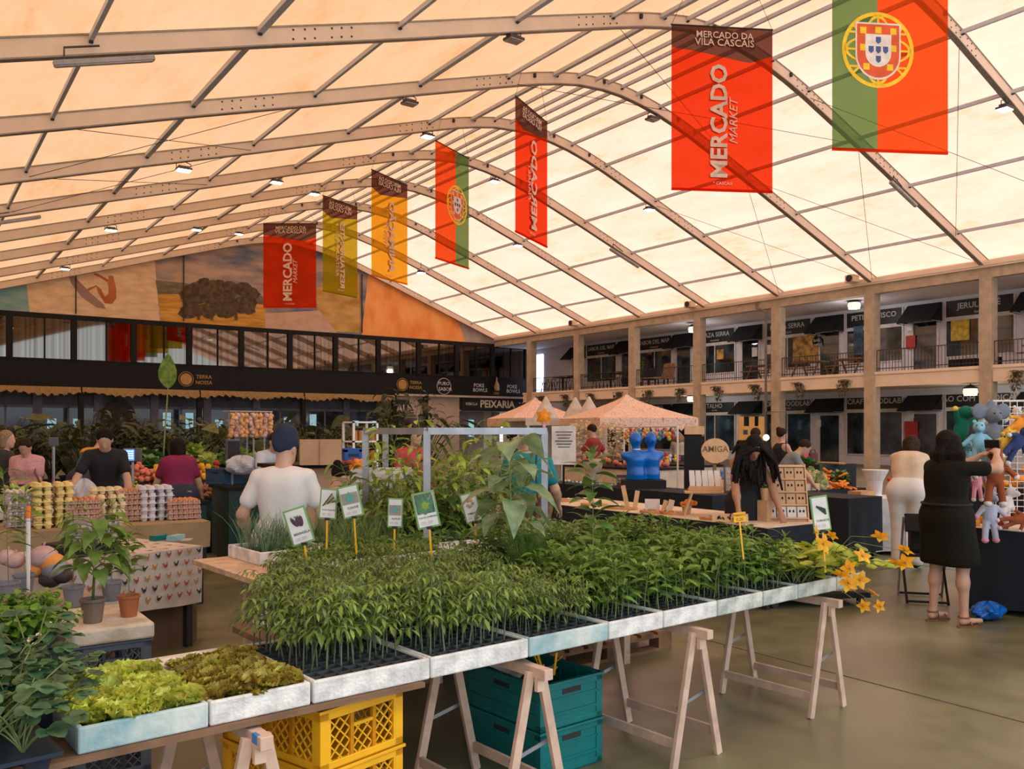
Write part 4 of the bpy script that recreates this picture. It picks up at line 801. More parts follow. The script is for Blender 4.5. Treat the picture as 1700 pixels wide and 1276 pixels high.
sign(545, 836, 5.0, .10, .175, R(4), 'leek', 'ALHO FRANCÊS', 'plant sign with yellow white leeks'); sign(582, 832, 4.95, .12, .185, R(-13), 'herb', 'COUVE', 'plant sign with teal leaf on sand, tilted left'); sign(656, 851, 4.9, .085, .165, R(2), 'herb', 'ALFACE', 'narrow dim plant sign left of the cabbage sign')
sign(707, 846, 4.5, .12, .19, R(-12), 'cabbage', 'COUVE LOMBARDA', 'plant sign with a green cabbage, centre'); sign(782, 842, 4.9, .095, .17, R(-15), 'pep', 'PIMENTO', 'plant sign with orange vegetables behind the tall grey leaves'); sign(1362, 852, 4.9, .10, .20, R(-8), 'zuc', 'CURGETE', 'plant sign with dark green courgettes at the right end', .85)
b = MB(); b.b2((0, 0, 0), (.44, .10, .075)); b.build('foam_strip', FOAM, loc=B(.29, .60, TZ), rz=BA, bevel=.008, label='narrow worn foam strip lying behind the lettuce trays', cat='foam lid')
q = thing('price_sign', 'small yellow price tag on a stake above the pepper seedlings', 'sign', P(1228, 858, 4.55), -YAW); b = MB(); b.box((0, 0, 0), (.065, .003, .05), ry=R(-6)); b.build('card', YST, q); b = MB(); b.text('PIMENTO', frame((0, -.003, .01), (1, 0, .1), (0, 0, 1)), .015, 0, .01); b.text('0,20', frame((0, -.003, -.012), (1, 0, .1), (0, 0, 1)), .022, 0, .01); b.build('lettering', mat('brown print', (.35, .12, .02)), q); b = MB(); b.bar((0, .003, -.02), (.02, 0, -.22), .008, .004); b.build('stake', YST, q)
# ------------------------------------------------------------------ left foreground: strawberries, pots
def pot(name, lab, cat, loc, rz, pr, ph, pm, plant, mats, grp=None, smooth=True):
    T = thing(name, lab, cat, loc, rz, grp); b = MB(); b.lathe([(pr * .72, 0), (pr * .95, ph * .88), (pr * 1.06, ph * .88), (pr * 1.06, ph), (pr * .95, ph), (pr * .9, ph * .85), (0, ph * .85)], 18); b.build('pot', pm, T, smooth=False)
    b = MB(); b.lathe([(pr * .9, ph * .86), (0, ph * .88)], 14); b.build('soil', SOIL, T); o = plant.build('foliage', mats, T, (0, 0, ph * .86), smooth=smooth); return T
TERR = mat('terracotta pot', (.42, .13, .05), rough=.7, var=.12); TAUP = mat('taupe plastic pot', (.20, .14, .11), rough=.6); GRPOT = mat('grey plastic pot', (.20, .21, .24), rough=.5); BLKP = mat('blue black plastic tray', (.012, .022, .045), rough=.35)
mb = MB(); mb.b2((.655, 4.45, .645), (1.02, 5.05, .72)); mb.build('foam_box', mat('soil stained polystyrene', (.62, .50, .36), rough=.9, scale=7, bump=.3, col2=(.8, .72, .6)), bevel=.012, label='soil stained foam box lid carrying pots at left', cat='box')
def eggplant(r, n=12, H=.42, L=.15):
    b = MB(); b.tube([(0, 0, 0), (.01, 0, H * .5), (0, .01, H)], [.007, .006, .003], 7, 1)
    for i in range(n): t = .3 + .7 * i / n; a = i * 2.4; q, e = arc((.01 * t, 0, H * t), a, R(40), .1, R(45), 3); b.tube(q, .003, 5, 1, cap=False); leaf(b, LM(q[-1], a, R(r.uniform(-25, 15)), r.uniform(-.3, .3)), L * r.uniform(.75, 1.15), L * .62, 'heart', .22, .5, 7, 0, .03, i)
    return b
pot('potted_aubergine', 'tall leafy plant in a taupe pot on the foam box', 'potted plant', on(154, 4.22, .722), 0, .058, .115, TAUP, eggplant(random.Random(3), 40, .40, .115), [G_PEP, G_STEM])
pot('potted_pepper', 'pepper plant in a terracotta pot on the foam box edge', 'potted plant', on(214, 4.36, .722), .5, .052, .105, TERR, pepper_mb(random.Random(5), .30, 24, .045, .09), [G_PEP, G_STEM])
for i, (px, py, d, l, m_) in enumerate(((122, 1010, 4.6, 'behind and left of the taupe pot', GRPOT), (185, 1005, 4.75, 'behind, between the two front pots', GRPOT))): pot('potted_tomato', f'young tomato in a grey pot {l}', 'potted plant', on(px, d, .722), i, .055, .11, m_, tomato_mb(random.Random(9 + i), .45, 16, .03), [G_PEP, G_STEM])
ST = protos('strawberry_plant', straw_mb, [G_STR, G_STEM], 6, 'dark green strawberry plant in the black tray at lower left', 'strawberry plant', 'strawberry plants', True)
tb = thing('pot_tray', 'blue black multi pot tray holding strawberry plants at lower left', 'pot tray', (-.28, 2.62, TZ), R(6)); b = MB(); 
b.b2((0, 0, .05), (.66, .42, .062)); b.build('rim', BLKP, tb)
for i in range(6):
    for j in range(4): b = MB(); b.lathe([(.028, 0), (.045, .06)], 12, 0, TR((.055 + i * .11, .055 + j * .105, 0))); b.build('cell', BLKP, tb)
pts = [Vector((-.26 + i * .108 + rnd.uniform(-.01, .01), 2.68 + j * .105 + i * .012, TZ + .06)) for i in range(6) for j in range(4)]; sow(ST, pts, (.9, 1.25), rnd)
tb2 = thing('pot_tray', 'second black tray of strawberry plants behind the first', 'pot tray', (-.2, 3.1, TZ), R(3)); b = MB(); b.b2((0, 0, 0), (.62, .7, .05)); b.build('rim', BLKP, tb2)
mb = MB(); mb.b2((-.6, 3.05, TZ - .03), (.42, 4.5, TZ - .001)); mb.build('bench_board', PLY, label='plank under the rear strawberry tray at the left edge', cat='board')
for x in (-.4, .3):
    for y in (3.15, 4.3): MB().b2((x, y, 0), (x + .05, y + .05, TZ - .03)).build('leg', PLY, C.objects[-1] if False else [o for o in C.objects if o.name.startswith('bench_board')][-1])
sow(ST, [Vector((-.15 + i * .11, 3.16 + j * .13, TZ + .05)) for i in range(6) for j in range(4)], (.9, 1.3), rnd, 'taller strawberry plant in the rear black tray at left', 'rear strawberry plants')
PAR = protos('parsley_plant', lambda r: bush_mb(r, .16, .06, 9, 12, .03, .026, 'round', 40, .002), [lf('parsley leaf', (.09, .24, .02), (.22, .42, .04)), G_STEM], 4, 'curly bright green parsley plant at the left edge', 'herb', 'parsley plants')
mb = MB(); mb.b2((-.05, 4.0, TZ), (.56, 4.46, TZ + .08)); mb.build('planter_box', BLKP, label='black planter box full of parsley at the left edge', cat='planter'); sow(PAR, [Vector((0 + i * .1, 4.05 + j * .12, TZ + .08)) for i in range(6) for j in range(4)], (.9, 1.3), rnd)
for i, (px, py, d, Hh) in enumerate(((14, 1000, 4.9, .62), (40, 985, 5.2, .5))): pot('potted_pepper', ('tall thin leaved pepper plant at the left frame edge', 'shorter pepper plant beside the white stake at left')[i], 'potted plant', P(px, py, d), i, .06, .12, GRPOT, pepper_mb(random.Random(31 + i), Hh, 22, .03, .15), [G_PEP, G_STEM])
b = MB(); p = P(47, 945, 5.1); b.tube([(0, 0, 0), (0, 0, .36)], .012, 8); b.tube([(0, 0, .30), (0, 0, .37)], .0135, 8, 1); b.tube([(0, 0, -.45), (0, 0, 0)], .01, 6); b.build('marker_pole', [WHT, mat('orange paint', (.9, .22, .02))], loc=p, label='white stake with an orange tip standing among the left plants', cat='stake')
GOUR = [mat('striped pink gourd', (.45, .28, .30), col2=(.62, .42, .4), scale=8), mat('orange gourd', (.75, .30, .06)), mat('bluish gourd', (.16, .18, .24), col2=(.3, .3, .36)), mat('dark gourd', (.05, .035, .04))]
mb = MB(); mb.b2((.12, 5.0, .52), (.95, 5.75, .56)); o = mb.build('side_table', WOODP, label='low table behind the pots carrying decorative gourds', cat='table')
for x in (.16, .87):
    for y in (5.05, 5.66): MB().b2((x, y, 0), (x + .05, y + .05, .52)).build('leg', WOODP, o)
b = MB(); b.b2((.15, 5.05, .56), (.9, 5.7, .72)); b.build('cardboard_box', mat('grey brown cardboard', (.30, .22, .16)), label='open cardboard box under the gourds behind the pots', cat='box')
for i, (px, py, rr, m_) in enumerate(((72, 924, .085, 0), (88, 934, .075, 1), (92, 944, .08, 2), (60, 945, .06, 1), (84, 960, .07, 3), (104, 955, .06, 3), (12, 925, .06, 0), (25, 930, .06, 0))):
    p = P(px, py, 5.55); b = MB(); b.lathe([(math.sin(math.pi * k / 8) * rr * (1 + .06 * (k % 2)) if 0 < k < 8 else 0, -rr * .85 * math.cos(math.pi * k / 8)) for k in range(9)], 14); b.tube([(0, 0, rr * .8), (.01, 0, rr * 1.1)], .008, 5)
    b.build('gourd', GOUR[m_], loc=p, smooth=True, label=['large pinkish gourd left of the leafy pot', 'orange gourd leaning on the pinkish one', 'bluish gourd in front of the orange one', 'small orange gourd at the left foot of the heap', 'dark gourd low in the heap', 'dark gourd nearest the pots', 'pale round gourd at the left frame edge', 'second pale gourd near the left frame edge'][i], cat='gourd', group='gourds behind the pots')
b = MB(); b.bar(P(152, 1138, 3.19), P(275, 1104, 3.47), .02, .006, 0, (0, 0, 1)); b.build('plant_label_stake', YST, label='long yellow stake lying behind the lettuce trays', cat='stake')
# tall plants standing in the bench
pot('potted_aubergine', 'big grey green aubergine plant with violet flowers right of the signs', 'potted plant', P(846, 990, 4.65), 0, .07, .12, TAUP, eggplant(random.Random(8), 22, .74, .21), [G_EGG, G_STEM])
q = eggplant(random.Random(18), 10, .34, .11); pot('potted_pepper', 'dark leafy chilli plant right of the galvanised post', 'potted plant', P(985, 985, 4.6), 0, .07, .13, TAUP, pepper_mb(random.Random(12), .62, 26, .062, .15), [G_DRK, G_STEM])
for i, (px, py) in enumerate(((812, 857), (838, 873), (795, 858), (868, 838))):
    b = MB()
    for k in range(5): leaf(b, LM((0, 0, 0), k * 1.257, R(15)), .02, .016, 'round', .1, .2, 4)
    b.ball((0, 0, .004), .005, 6, 1); b.build('aubergine_flower', [PUR, YEL], loc=P(px, py, 4.5), label='small violet flower on the big aubergine plant', cat='flower', group='violet aubergine flowers')
pot('potted_fennel', 'fine feathery green plant at the foot of the aubergine plant', 'potted plant', P(872, 985, 4.6), 0, .06, .10, TAUP, blades_mb(random.Random(4), 160, .36, .06, .002), [G_PEP])
# ------------------------------------------------------------------ soft body modeller: blended round cones turned into one continuous surface
def _grid(lo, hi, h): return [np.arange(lo[i], hi[i] + h, h, dtype=np.float32) for i in range(3)]
def prim_sdf(p, X, Y, Z):
    k = p[0]
    if k == 'c':
        a, b, r1, r2 = np.array(p[1], np.float32), np.array(p[2], np.float32), p[3], p[4]; ba = b - a; L = max(1e-6, float(ba @ ba))
        t = np.clip(((X - a[0]) * ba[0] + (Y - a[1]) * ba[1] + (Z - a[2]) * ba[2]) / L, 0, 1)
        return np.sqrt((X - a[0] - t * ba[0]) ** 2 + (Y - a[1] - t * ba[1]) ** 2 + (Z - a[2] - t * ba[2]) ** 2) - (r1 + (r2 - r1) * t)
    c, r, M = p[1], p[2], p[3]
    dx, dy, dz = X - c[0], Y - c[1], Z - c[2]
    if M is not None: M = np.array(M); dx, dy, dz = (M[0][i] * dx + M[1][i] * dy + M[2][i] * dz for i in range(3))
    q = np.sqrt((dx / r[0]) ** 2 + (dy / r[1]) ** 2 + (dz / r[2]) ** 2); return (q - 1) * min(r)
def bounds(p, m):
    if p[0] == 'c': r = max(p[3], p[4]) + m; return [min(a, b) - r for a, b in zip(p[1], p[2])], [max(a, b) + r for a, b in zip(p[1], p[2])]
    r = max(p[2]) + m; return [a - r for a in p[1]], [a + r for a in p[1]]
def rc(a, b, r1, r2=None, k=.03): return ('c', tuple(a), tuple(b), r1, r1 if r2 is None else r2, k)
def el(c, r, M=None, k=.03): return ('e', tuple(c), tuple(r), M, k)
def cut(p): return p[:-1] + (-p[-1],)
def soft(prims, h=.02, clip=None):
    add = [p for p in prims if p[-1] > 0]; B_ = [bounds(p, .0) for p in add]
    lo = [min(b[0][i] for b in B_) - 2.5 * h for i in range(3)]; hi = [max(b[1][i] for b in B_) + 2.5 * h for i in range(3)]
    gx, gy, gz = _grid(lo, hi, h); F = np.full((len(gx), len(gy), len(gz)), 1.0, np.float32)
    for p in prims:
        k = abs(p[-1]); a, b = bounds(p, k + 2 * h); s = []
        for g, q0, q1 in zip((gx, gy, gz), a, b): i0 = max(0, int(np.searchsorted(g, q0)) - 1); i1 = min(len(g), int(np.searchsorted(g, q1)) + 1); s.append((i0, i1))
        if any(i1 <= i0 for i0, i1 in s): continue
        X = gx[s[0][0]:s[0][1], None, None]; Y = gy[None, s[1][0]:s[1][1], None]; Z = gz[None, None, s[2][0]:s[2][1]]
        d = prim_sdf(p, X, Y, Z); V = F[s[0][0]:s[0][1], s[1][0]:s[1][1], s[2][0]:s[2][1]]
        if p[-1] > 0: hh = np.maximum(k - np.abs(V - d), 0) / k; V[...] = np.minimum(V, d) - hh * hh * k * .25
        else: hh = np.maximum(k - np.abs(V + d), 0) / k; V[...] = np.maximum(V, -d) + hh * hh * k * .25
    if clip is not None:
        X, Y, Z = gx[:, None, None], gy[None, :, None], gz[None, None, :]; F = np.maximum(F, clip(X, Y, Z))
    F[0] = F[-1] = 1; F[:, 0] = F[:, -1] = 1; F[:, :, 0] = F[:, :, -1] = 1
    S = F < 0; cn = np.zeros((len(gx) - 1, len(gy) - 1, len(gz) - 1), np.int8)
    for i in (0, 1):
        for j in (0, 1):
            for k in (0, 1): cn += S[i:i + cn.shape[0], j:j + cn.shape[1], k:k + cn.shape[2]]
    act = (cn > 0) & (cn < 8); idx = np.argwhere(act); n = len(idx); ids = -np.ones(act.shape, np.int64); ids[tuple(idx.T)] = np.arange(n)
    acc = np.zeros((n, 3)); cnt = np.zeros(n); cor = [(i, j, k) for i in (0, 1) for j in (0, 1) for k in (0, 1)]
    val = {c: F[idx[:, 0] + c[0], idx[:, 1] + c[1], idx[:, 2] + c[2]] for c in cor}
    for c in cor:
        for ax in range(3):
            if c[ax] == 0:
                e = list(c); e[ax] = 1; e = tuple(e); a, b = val[c], val[e]; m = (a < 0) != (b < 0); t = np.where(m, a / np.where(m, a - b, 1), 0)
                for q in range(3): acc[:, q] += np.where(m, c[q] + (t if q == ax else 0), 0)
                cnt += m
    v = (idx + acc / cnt[:, None]) * h + np.array([gx[0], gy[0], gz[0]]); faces = []
    for ax in range(3):
        sh = [slice(None)] * 3; s1 = list(sh); s0 = list(sh); s0[ax] = slice(None, -1); s1[ax] = slice(1, None)
        a, b = S[tuple(s0)], S[tuple(s1)]; e = np.argwhere(a != b); u, w = (ax + 1) % 3, (ax + 2) % 3; e = e[(e[:, u] > 0) & (e[:, w] > 0)]
        du, dw = np.zeros(3, int), np.zeros(3, int); du[u] = 1; dw[w] = 1
        q = [ids[tuple((e - o).T)] for o in (0 * du, du, du + dw, dw)]; fl = a[tuple(e.T)]
        Q = np.stack(q, 1); Q[fl] = Q[fl]; Q[~fl] = Q[~fl][:, ::-1]; faces.append(Q)
    return v, np.concatenate(faces)
def softmesh(name, prims, mats, h=.02, parent=None, clip=None, matf=None, loc=(0, 0, 0), rz=0):
    v, f = soft(prims, h, clip); me = bpy.data.meshes.new(name); me.from_pydata(v.tolist(), [], f.tolist())
    for q in (mats if isinstance(mats, (list, tuple)) else [mats]): me.materials.append(q)
    me.polygons.foreach_set('use_smooth', [True] * len(f))
    if matf: me.polygons.foreach_set('material_index', [matf(*v[q].mean(0)) for q in f])
    me.update(); o = bpy.data.objects.new(name, me); C.objects.link(o); o.location = loc; o.rotation_euler = (0, 0, rz)
    if parent: o.parent = parent
    return o
def ik(a, b, l1, l2, pole):
    """elbow or knee between a and b"""
    a, b, pole = Vector(a), Vector(b), Vector(pole); d = b - a; L = min(d.length, (l1 + l2) * .998); dn = d.normalized(); x = (l1 * l1 - l2 * l2 + L * L) / (2 * L); hgt = math.sqrt(max(0, l1 * l1 - x * x))
    pl = (pole - dn * pole.dot(dn)).normalized(); return a + dn * x + pl * hgt, a + dn * L
SKIN = mat('light tan skin', (.55, .32, .22), rough=.5, var=.06); SKIN2 = mat('warm brown skin', (.40, .20, .11), rough=.5, var=.06)
HAIRD = mat('black brown hair', (.010, .007, .006), spec=.15, rough=.75, var=.5, scale=40); HAIRB = mat('dark brown hair', (.03, .016, .009), spec=.15, rough=.75, var=.5, scale=40); HAIRG = mat('grey hair', (.30, .28, .26), rough=.6, var=.3, scale=40); HAIRL = mat('dark blond hair', (.25, .16, .08), rough=.6, var=.3, scale=40)
def person(label, loc, face, H=1.70, lean=0, side=0, headp=0, heady=0, hands=None, feet=None, h=.022, skin=None, hair=('short', None), top=('tee', None), low=('trousers', None), shoe=None, build=1.0, fem=False, extras=None, twist=0, poles=None, sit=0):
    """local frame: x to the person's right, y forward, z up; hands and feet are ((x,y,z),(x,y,z)) for right and left"""
    s = H / 1.75; skin = skin or SKIN; V = Vector; w = build
    hip = V((0, 0, (.955 - sit) * s)); ln = Euler((-lean, side, twist)).to_matrix()
    sp = lambda x, y, z: hip + ln @ V((x * s, y * s, z * s))          # torso frame
    chest = sp(0, .0, .34); neck = sp(0, .005, .52); shw = (.150 if fem else .168) * w ** .6; hpw = .095 * w
    hd = Euler((-lean * .6 - headp, side * .5, heady)).to_matrix(); hc = neck + ln @ V((0, .010, .035)) * s + hd @ V((0, .015, .10)) * s
    HP = lambda x, y, z: hc + hd @ V((x, y, z)) * s
    sh = [sp(shw, 0, .45), sp(-shw, 0, .45)]; feet = feet or ((.10, 0, 0), (-.10, .05, 0)); hands = hands or ((.27, .08, .80), (-.27, .08, .80))
    hpj = [hip + V((hpw * s, 0, 0)), hip + V((-hpw * s, 0, 0))]
    arms = []; legs = []
    for i in (0, 1):
        e, wr = ik(sh[i], V(hands[i]) * s, .29 * s, .26 * s, (poles[i] if poles else ((.5 if i == 0 else -.5), -.9, -.3))); arms.append((sh[i], e, wr))
        an = V((feet[i][0], feet[i][1], feet[i][2] + .075)) * s; kn, an = ik(hpj[i], an, .43 * s, .43 * s, (feet[i][0] * .4, 1, .1)); legs.append((hpj[i], kn, an))
    def torso(g=0, hipg=0):
        return [rc(sp(.05 * w, 0, .40), sp(-.05 * w, 0, .40), .105 * w * s + g, k=.08), rc(sp(.055 * w, 0, .27), sp(-.055 * w, 0, .27), .098 * w * s + g, k=.08), rc(sp(.04 * w, 0, .12), sp(-.04 * w, 0, .12), .094 * w * s + g, k=.08), rc(hip + V((.065 * w * s, 0, .0)), hip - V((.065 * w * s, 0, 0)), .108 * w * s + g + hipg, k=.08), rc(sh[0], sh[1], .044 * s + g, k=.05)] + ([el(sp(x * .075, .085 * w, .33), (.06 * s + g, .055 * s + g, .06 * s + g), k=.04) for x in (-1, 1)] if fem else [])
    P_ = torso(); f = hd @ V((0, 1, 0)); fr = h < .016
    P_ += [rc(sp(0, 0, .48), neck + ln @ V((0, .01, .08)) * s, .06 * s, .05 * s, .03)]
    P_ += [el(HP(0, -.012, .035), (.076 * s, .093 * s, .088 * s), hd, .02), el(HP(0, .022, -.045), (.056 * s, .066 * s, .068 * s), hd, .04), el(HP(0, .07, -.085), (.026 * s, .02 * s, .02 * s), hd, .03)]
    P_ += [rc(HP(0, .088, .012), HP(0, .105, -.022), .010 * s, .014 * s, .016)]
    if fr: P_ += [cut(el(HP(x * .032, .098, .010), (.016 * s, .012 * s, .010 * s), hd, .012)) for x in (-1, 1)] + [el(HP(x * .032, .077, .010), (.013 * s, .013 * s, .011 * s), hd, .004) for x in (-1, 1)] + [el(HP(0, .086, -.052), (.024 * s, .010 * s, .006 * s), hd, .006), el(HP(0, .084, -.062), (.02 * s, .010 * s, .006 * s), hd, .006)]
    P_ += [el(HP(x * .077, -.008, -.005), (.010 * s, .02 * s, .032 * s), hd, .012) for x in (-1, 1)]
    for i, (a, e, wv) in enumerate(arms):
        P_ += [rc(a, e, .046 * w ** .5 * s, .037 * w ** .5 * s, .04), rc(e, e.lerp(wv, .35), .039 * w * s, .038 * w * s, .03), rc(e.lerp(wv, .3), wv, .038 * w * s, .024 * s, .03)]
        d = (wv - e).normalized(); sg = 1 if i == 0 else -1; up = V((0, 0, 1)) if abs(d.z) < .8 else V((0, 1, 0)); sd = d.cross(up).normalized(); nm = sd.cross(d); pc = wv + d * .05 * s
        P_ += [rc(wv, pc + sd * .012 * s, .022 * s, .024 * s, .015), rc(wv, pc - sd * .014 * s, .02 * s, .022 * s, .015)]
        for q, (o_, L) in enumerate(((-.027, .062), (-.009, .075), (.009, .070), (.026, .055))):
            b0 = pc + (sd * o_ + d * .022) * s; b1 = b0 + (d * L * .5 - nm * .012) * s; b2 = b1 + (d * L * .38 - nm * .028) * s; P_ += [rc(b0, b1, .0098 * s, .009 * s, .006), rc(b1, b2, .009 * s, .0078 * s, .004)]
        t0 = wv + (d * .02 + sd * -.024 * sg) * s; t1 = t0 + (d * .035 - sd * .022 * sg - nm * .01) * s; P_ += [rc(t0, t1, .012 * s, .010 * s, .01), rc(t1, t1 + (d * .028 + nm * -.008) * s, .010 * s, .008 * s, .005)]
    for i, (a, kn, an) in enumerate(legs):
        P_ += [rc(a, kn, .082 * w * s, .052 * s, .05), rc(kn, kn.lerp(an, .35) - V((0, .012, 0)) * s, .052 * s, .054 * s, .03), rc(kn.lerp(an, .3), an, .05 * s, .032 * s, .03)]
        to = V((.02 if i == 0 else -.02, .17, 0)) * s; hl = V((an.x, an.y - .02 * s, an.z - .045 * s)); P_ += [rc(an, hl, .034 * s, .03 * s, .02), rc(hl, V((an.x, an.y, an.z - .05 * s)) + to, .03 * s, .022 * s, .02)]
    root = softmesh('person', P_, skin, h); root.location = loc; root.rotation_euler = (0, 0, face); tag(root, label, 'person')
    g = .014; mk = lambda n, pr, m, cl=None, hh=None: softmesh(n, pr, m, hh or h, root, cl)
    # trousers, skirt or apron
    kind, m = low
    if m:
        wz = hip.z + .06 * s; pr = [rc(hip + V((.065 * w * s, 0, .01)), hip - V((.065 * w * s, 0, -.01)), .112 * w * s + g * 1.3, k=.08), rc(sp(.04 * w, 0, .08), sp(-.04 * w, 0, .08), .1 * w * s + g, k=.08)]
        if kind in ('trousers', 'shorts', 'wide'):
            for a, kn, an in legs:
                e = 1.0 if kind != 'shorts' else .0
                pr += [rc(a, kn, .088 * w * s + g * 1.2, (.056 if kind != 'wide' else .07) * s + g, .06)] + ([rc(kn, an + V((0, 0, .02)), (.056 if kind != 'wide' else .072) * s + g, (.046 if kind != 'wide' else .078) * s + g, .03)] if e else [])
            zc = .05 * s if kind != 'shorts' else min(l[1].z for l in legs) + .02
            mk(kind if kind != 'wide' else 'trousers', pr, m, lambda X, Y, Z: np.maximum(zc - Z, -1) + 0 * X + 0 * Y)
        elif kind == 'skirt':
            L = [l[1] for l in legs]; c = (L[0] + L[1]) / 2; pr += [rc(hip + V((x * .06 * s, 0, -.04)), c + V((x * .09 * s, 0, -.12 * s)), .12 * w * s + g, .15 * s + g, .08) for x in (-1, 1)]
            mk('skirt', pr, m, lambda X, Y, Z: (c.z - .10 * s) - Z + 0 * X + 0 * Y)
    kind, m = top
    if m:
        T = torso(g, .004)[:5 if not fem else None]
        if kind in ('tee', 'long', 'polo', 'dress'):
            fr_ = .62 if kind != 'long' else 1
            for a, e, wv in arms:
                T += [rc(a, a.lerp(e, fr_), .045 * w ** .5 * s + g * .7, .044 * w ** .5 * s + g * .7 + (.008 if kind != 'long' else 0), .02)]
                if kind == 'long': T += [rc(e, wv - (wv - e) * .08, .046 * s + g, .032 * s + g, .03)]
        if kind == 'dress':
            L = [l[1] for l in legs]; c = (L[0] + L[1]) / 2; T += [rc(hip + V((x * .07 * s, 0, 0)), c + V((x * .10 * s, 0, .06)), .125 * w * s + g, .135 * w * s + g, .08) for x in (-1, 1)]
        hem = hip.z - (.07 if kind != 'crop' else -.05) * s if kind != 'dress' else min(l[1].z for l in legs) + .01
        if lean > .5 or sit: hem = hip.z - .06
        nz = neck.z; nx, ny = neck.x, neck.y; n_ = ln @ V((0, 0, 1)); nk = .045 if kind != 'tank' else .02
        def clp(X, Y, Z):
            c1 = hem - Z + 0 * X + 0 * Y; c2 = (X - nx) * n_.x + (Y - ny) * n_.y + (Z - nz) * n_.z - nk * s + .02
            r = np.maximum(c1, c2)
            if kind == 'tank': # bare shoulders
                for q in sh: r = np.maximum(r, .085 * s - np.sqrt((X - q.x) ** 2 + (Y - q.y) ** 2 + (Z - q.z) ** 2))
            return r
        mk({'tee': 't_shirt', 'long': 'jumper', 'polo': 'polo_shirt', 'dress': 'dress', 'tank': 'tank_top', 'crop': 't_shirt'}[kind], T, m, clp)
    kind, m = hair
    if m:
        Hh = [el(HP(0, -.024, .045), (.086 * s, .096 * s, .092 * s), hd, .02)]; rr = random.Random(len(label))
        if kind == 'bald': Hh = [el(HP(0, -.05, -.005), (.082 * s, .06 * s, .06 * s), hd, .02)]
        if kind == 'beanie': Hh = [el(HP(0, -.012, .055), (.092 * s, .105 * s, .10 * s), hd, .02), el(HP(0, -.02, .13), (.06 * s, .07 * s, .05 * s), hd, .05), rc(HP(0, -.10, .0), HP(0, -.09, .03), .03 * s, .03 * s, .04)]
        if kind == 'bun': Hh += [el(HP(0, -.09, .11), (.045 * s,) * 3, hd, .02)]
        if kind == 'bob': Hh += [rc(HP(x * .06, -.03, .03), HP(x * .07, -.02, -.09), .04 * s, .035 * s, .04) for x in (-1, 1)] + [rc(HP(0, -.06, 0), HP(0, -.06, -.1), .06 * s, .05 * s, .04)]
        if kind in ('long', 'curly'):
            n = 12 if kind == 'long' else 84
            for i in range(n):
                x = -.075 + .15 * (i % 12) / 11 + rr.uniform(-.01, .01); y0 = -.09 + .09 * abs(x) / .075 if kind == 'long' else rr.uniform(-.09, .06); a = HP(x * .8, y0 + .02, .06); Ld = .36 if kind == 'long' else rr.uniform(.08, .44); wd = 1.5 if kind == 'curly' else 1.1
                b_ = a + V((0, 0, -1)) * Ld * s + hd @ V((x * wd * 1.4, -.03, 0)) + V((rr.uniform(-.02, .02), rr.uniform(-.03, .03), 0)); mid = a.lerp(b_, .4) + hd @ V((x * .7, -.03, 0)) * s
                r0 = .03 if kind == 'long' else .019; kk = .02 if kind == 'long' else .006; Hh += [rc(a, mid, r0 * s, r0 * s * 1.1, kk), rc(mid, b_, r0 * s * 1.1, r0 * s * .6, kk)]
        face_c = HP(0, .125, -.035); fr_ = (.083 if kind != 'beanie' else .07) * s
        Hh.append(cut(('e', tuple(face_c), (.078 * s, .09 * s, .088 * s), hd, .012)))
        if kind not in ('beanie', 'curly'): Hh.append(cut(('e', tuple(HP(0, .165, -.03)), (.13 * s, .125 * s, .122 * s), hd, .012)))
        o = mk('hair' if kind != 'beanie' else 'beanie', Hh, m, None, min(h, .016) if kind != 'curly' else .009)
    if shoe:
        for i, (a, kn, an) in enumerate(legs):
            to = V((.02 if i == 0 else -.02, .18, 0)) * s; hl = V((an.x, an.y - .025 * s, an.z - .04 * s)); b = [rc(hl, V((an.x, an.y, an.z - .045 * s)) + to, .038 * s, .032 * s, .02)]
            mk('shoe', b + [rc(hl, an, .036 * s, .036 * s, .02)], shoe, lambda X, Y, Z: .002 - Z + 0 * X + 0 * Y)
    if extras: extras(root, dict(hip=hip, chest=chest, neck=neck, head=hc, HP=HP, arms=arms, legs=legs, sp=sp, s=s))
    return root
# ------------------------------------------------------------------ people; a heading of 0 looks along +Y, face is the turn about z
TOCAM = lambda px: math.atan2(-(S_ + (px - 850) / FPX * C_), (C_ - (px - 850) / FPX * S_))   # heading that looks straight away from the camera
def who(px, d, **k):
    lab = k.pop('label'); turn = k.pop('turn', 0); return person(lab, on(px, d), TOCAM(px) + turn, **k)
TEEW = mat('off white cotton', (.74, .72, .70), rough=.85, var=.03, bump=.1, bscale=30); WPANT = mat('white trousers cotton', (.70, .68, .66), rough=.85, var=.03); NAVY = mat('navy knit', (.012, .022, .05), rough=.9, bump=.3, bscale=120); BLKC = mat('black cotton', (.010, .010, .012), rough=.85, bump=.1, bscale=30)
OLIVE = mat('very dark olive linen', (.010, .009, .005), spec=.2, rough=.9, bump=.15, bscale=30); MAG = mat('magenta cotton', (.22, .012, .07), rough=.85); PINK = mat('pink patterned blouse', (.62, .32, .32), rough=.8, var=.2, scale=60); CYAN = mat('turquoise shirt cotton', (.0, .22, .27), rough=.8, bump=.1, bscale=25); CRM = mat('cream knit cardigan', (.66, .52, .38), rough=.9, bump=.2, bscale=50)
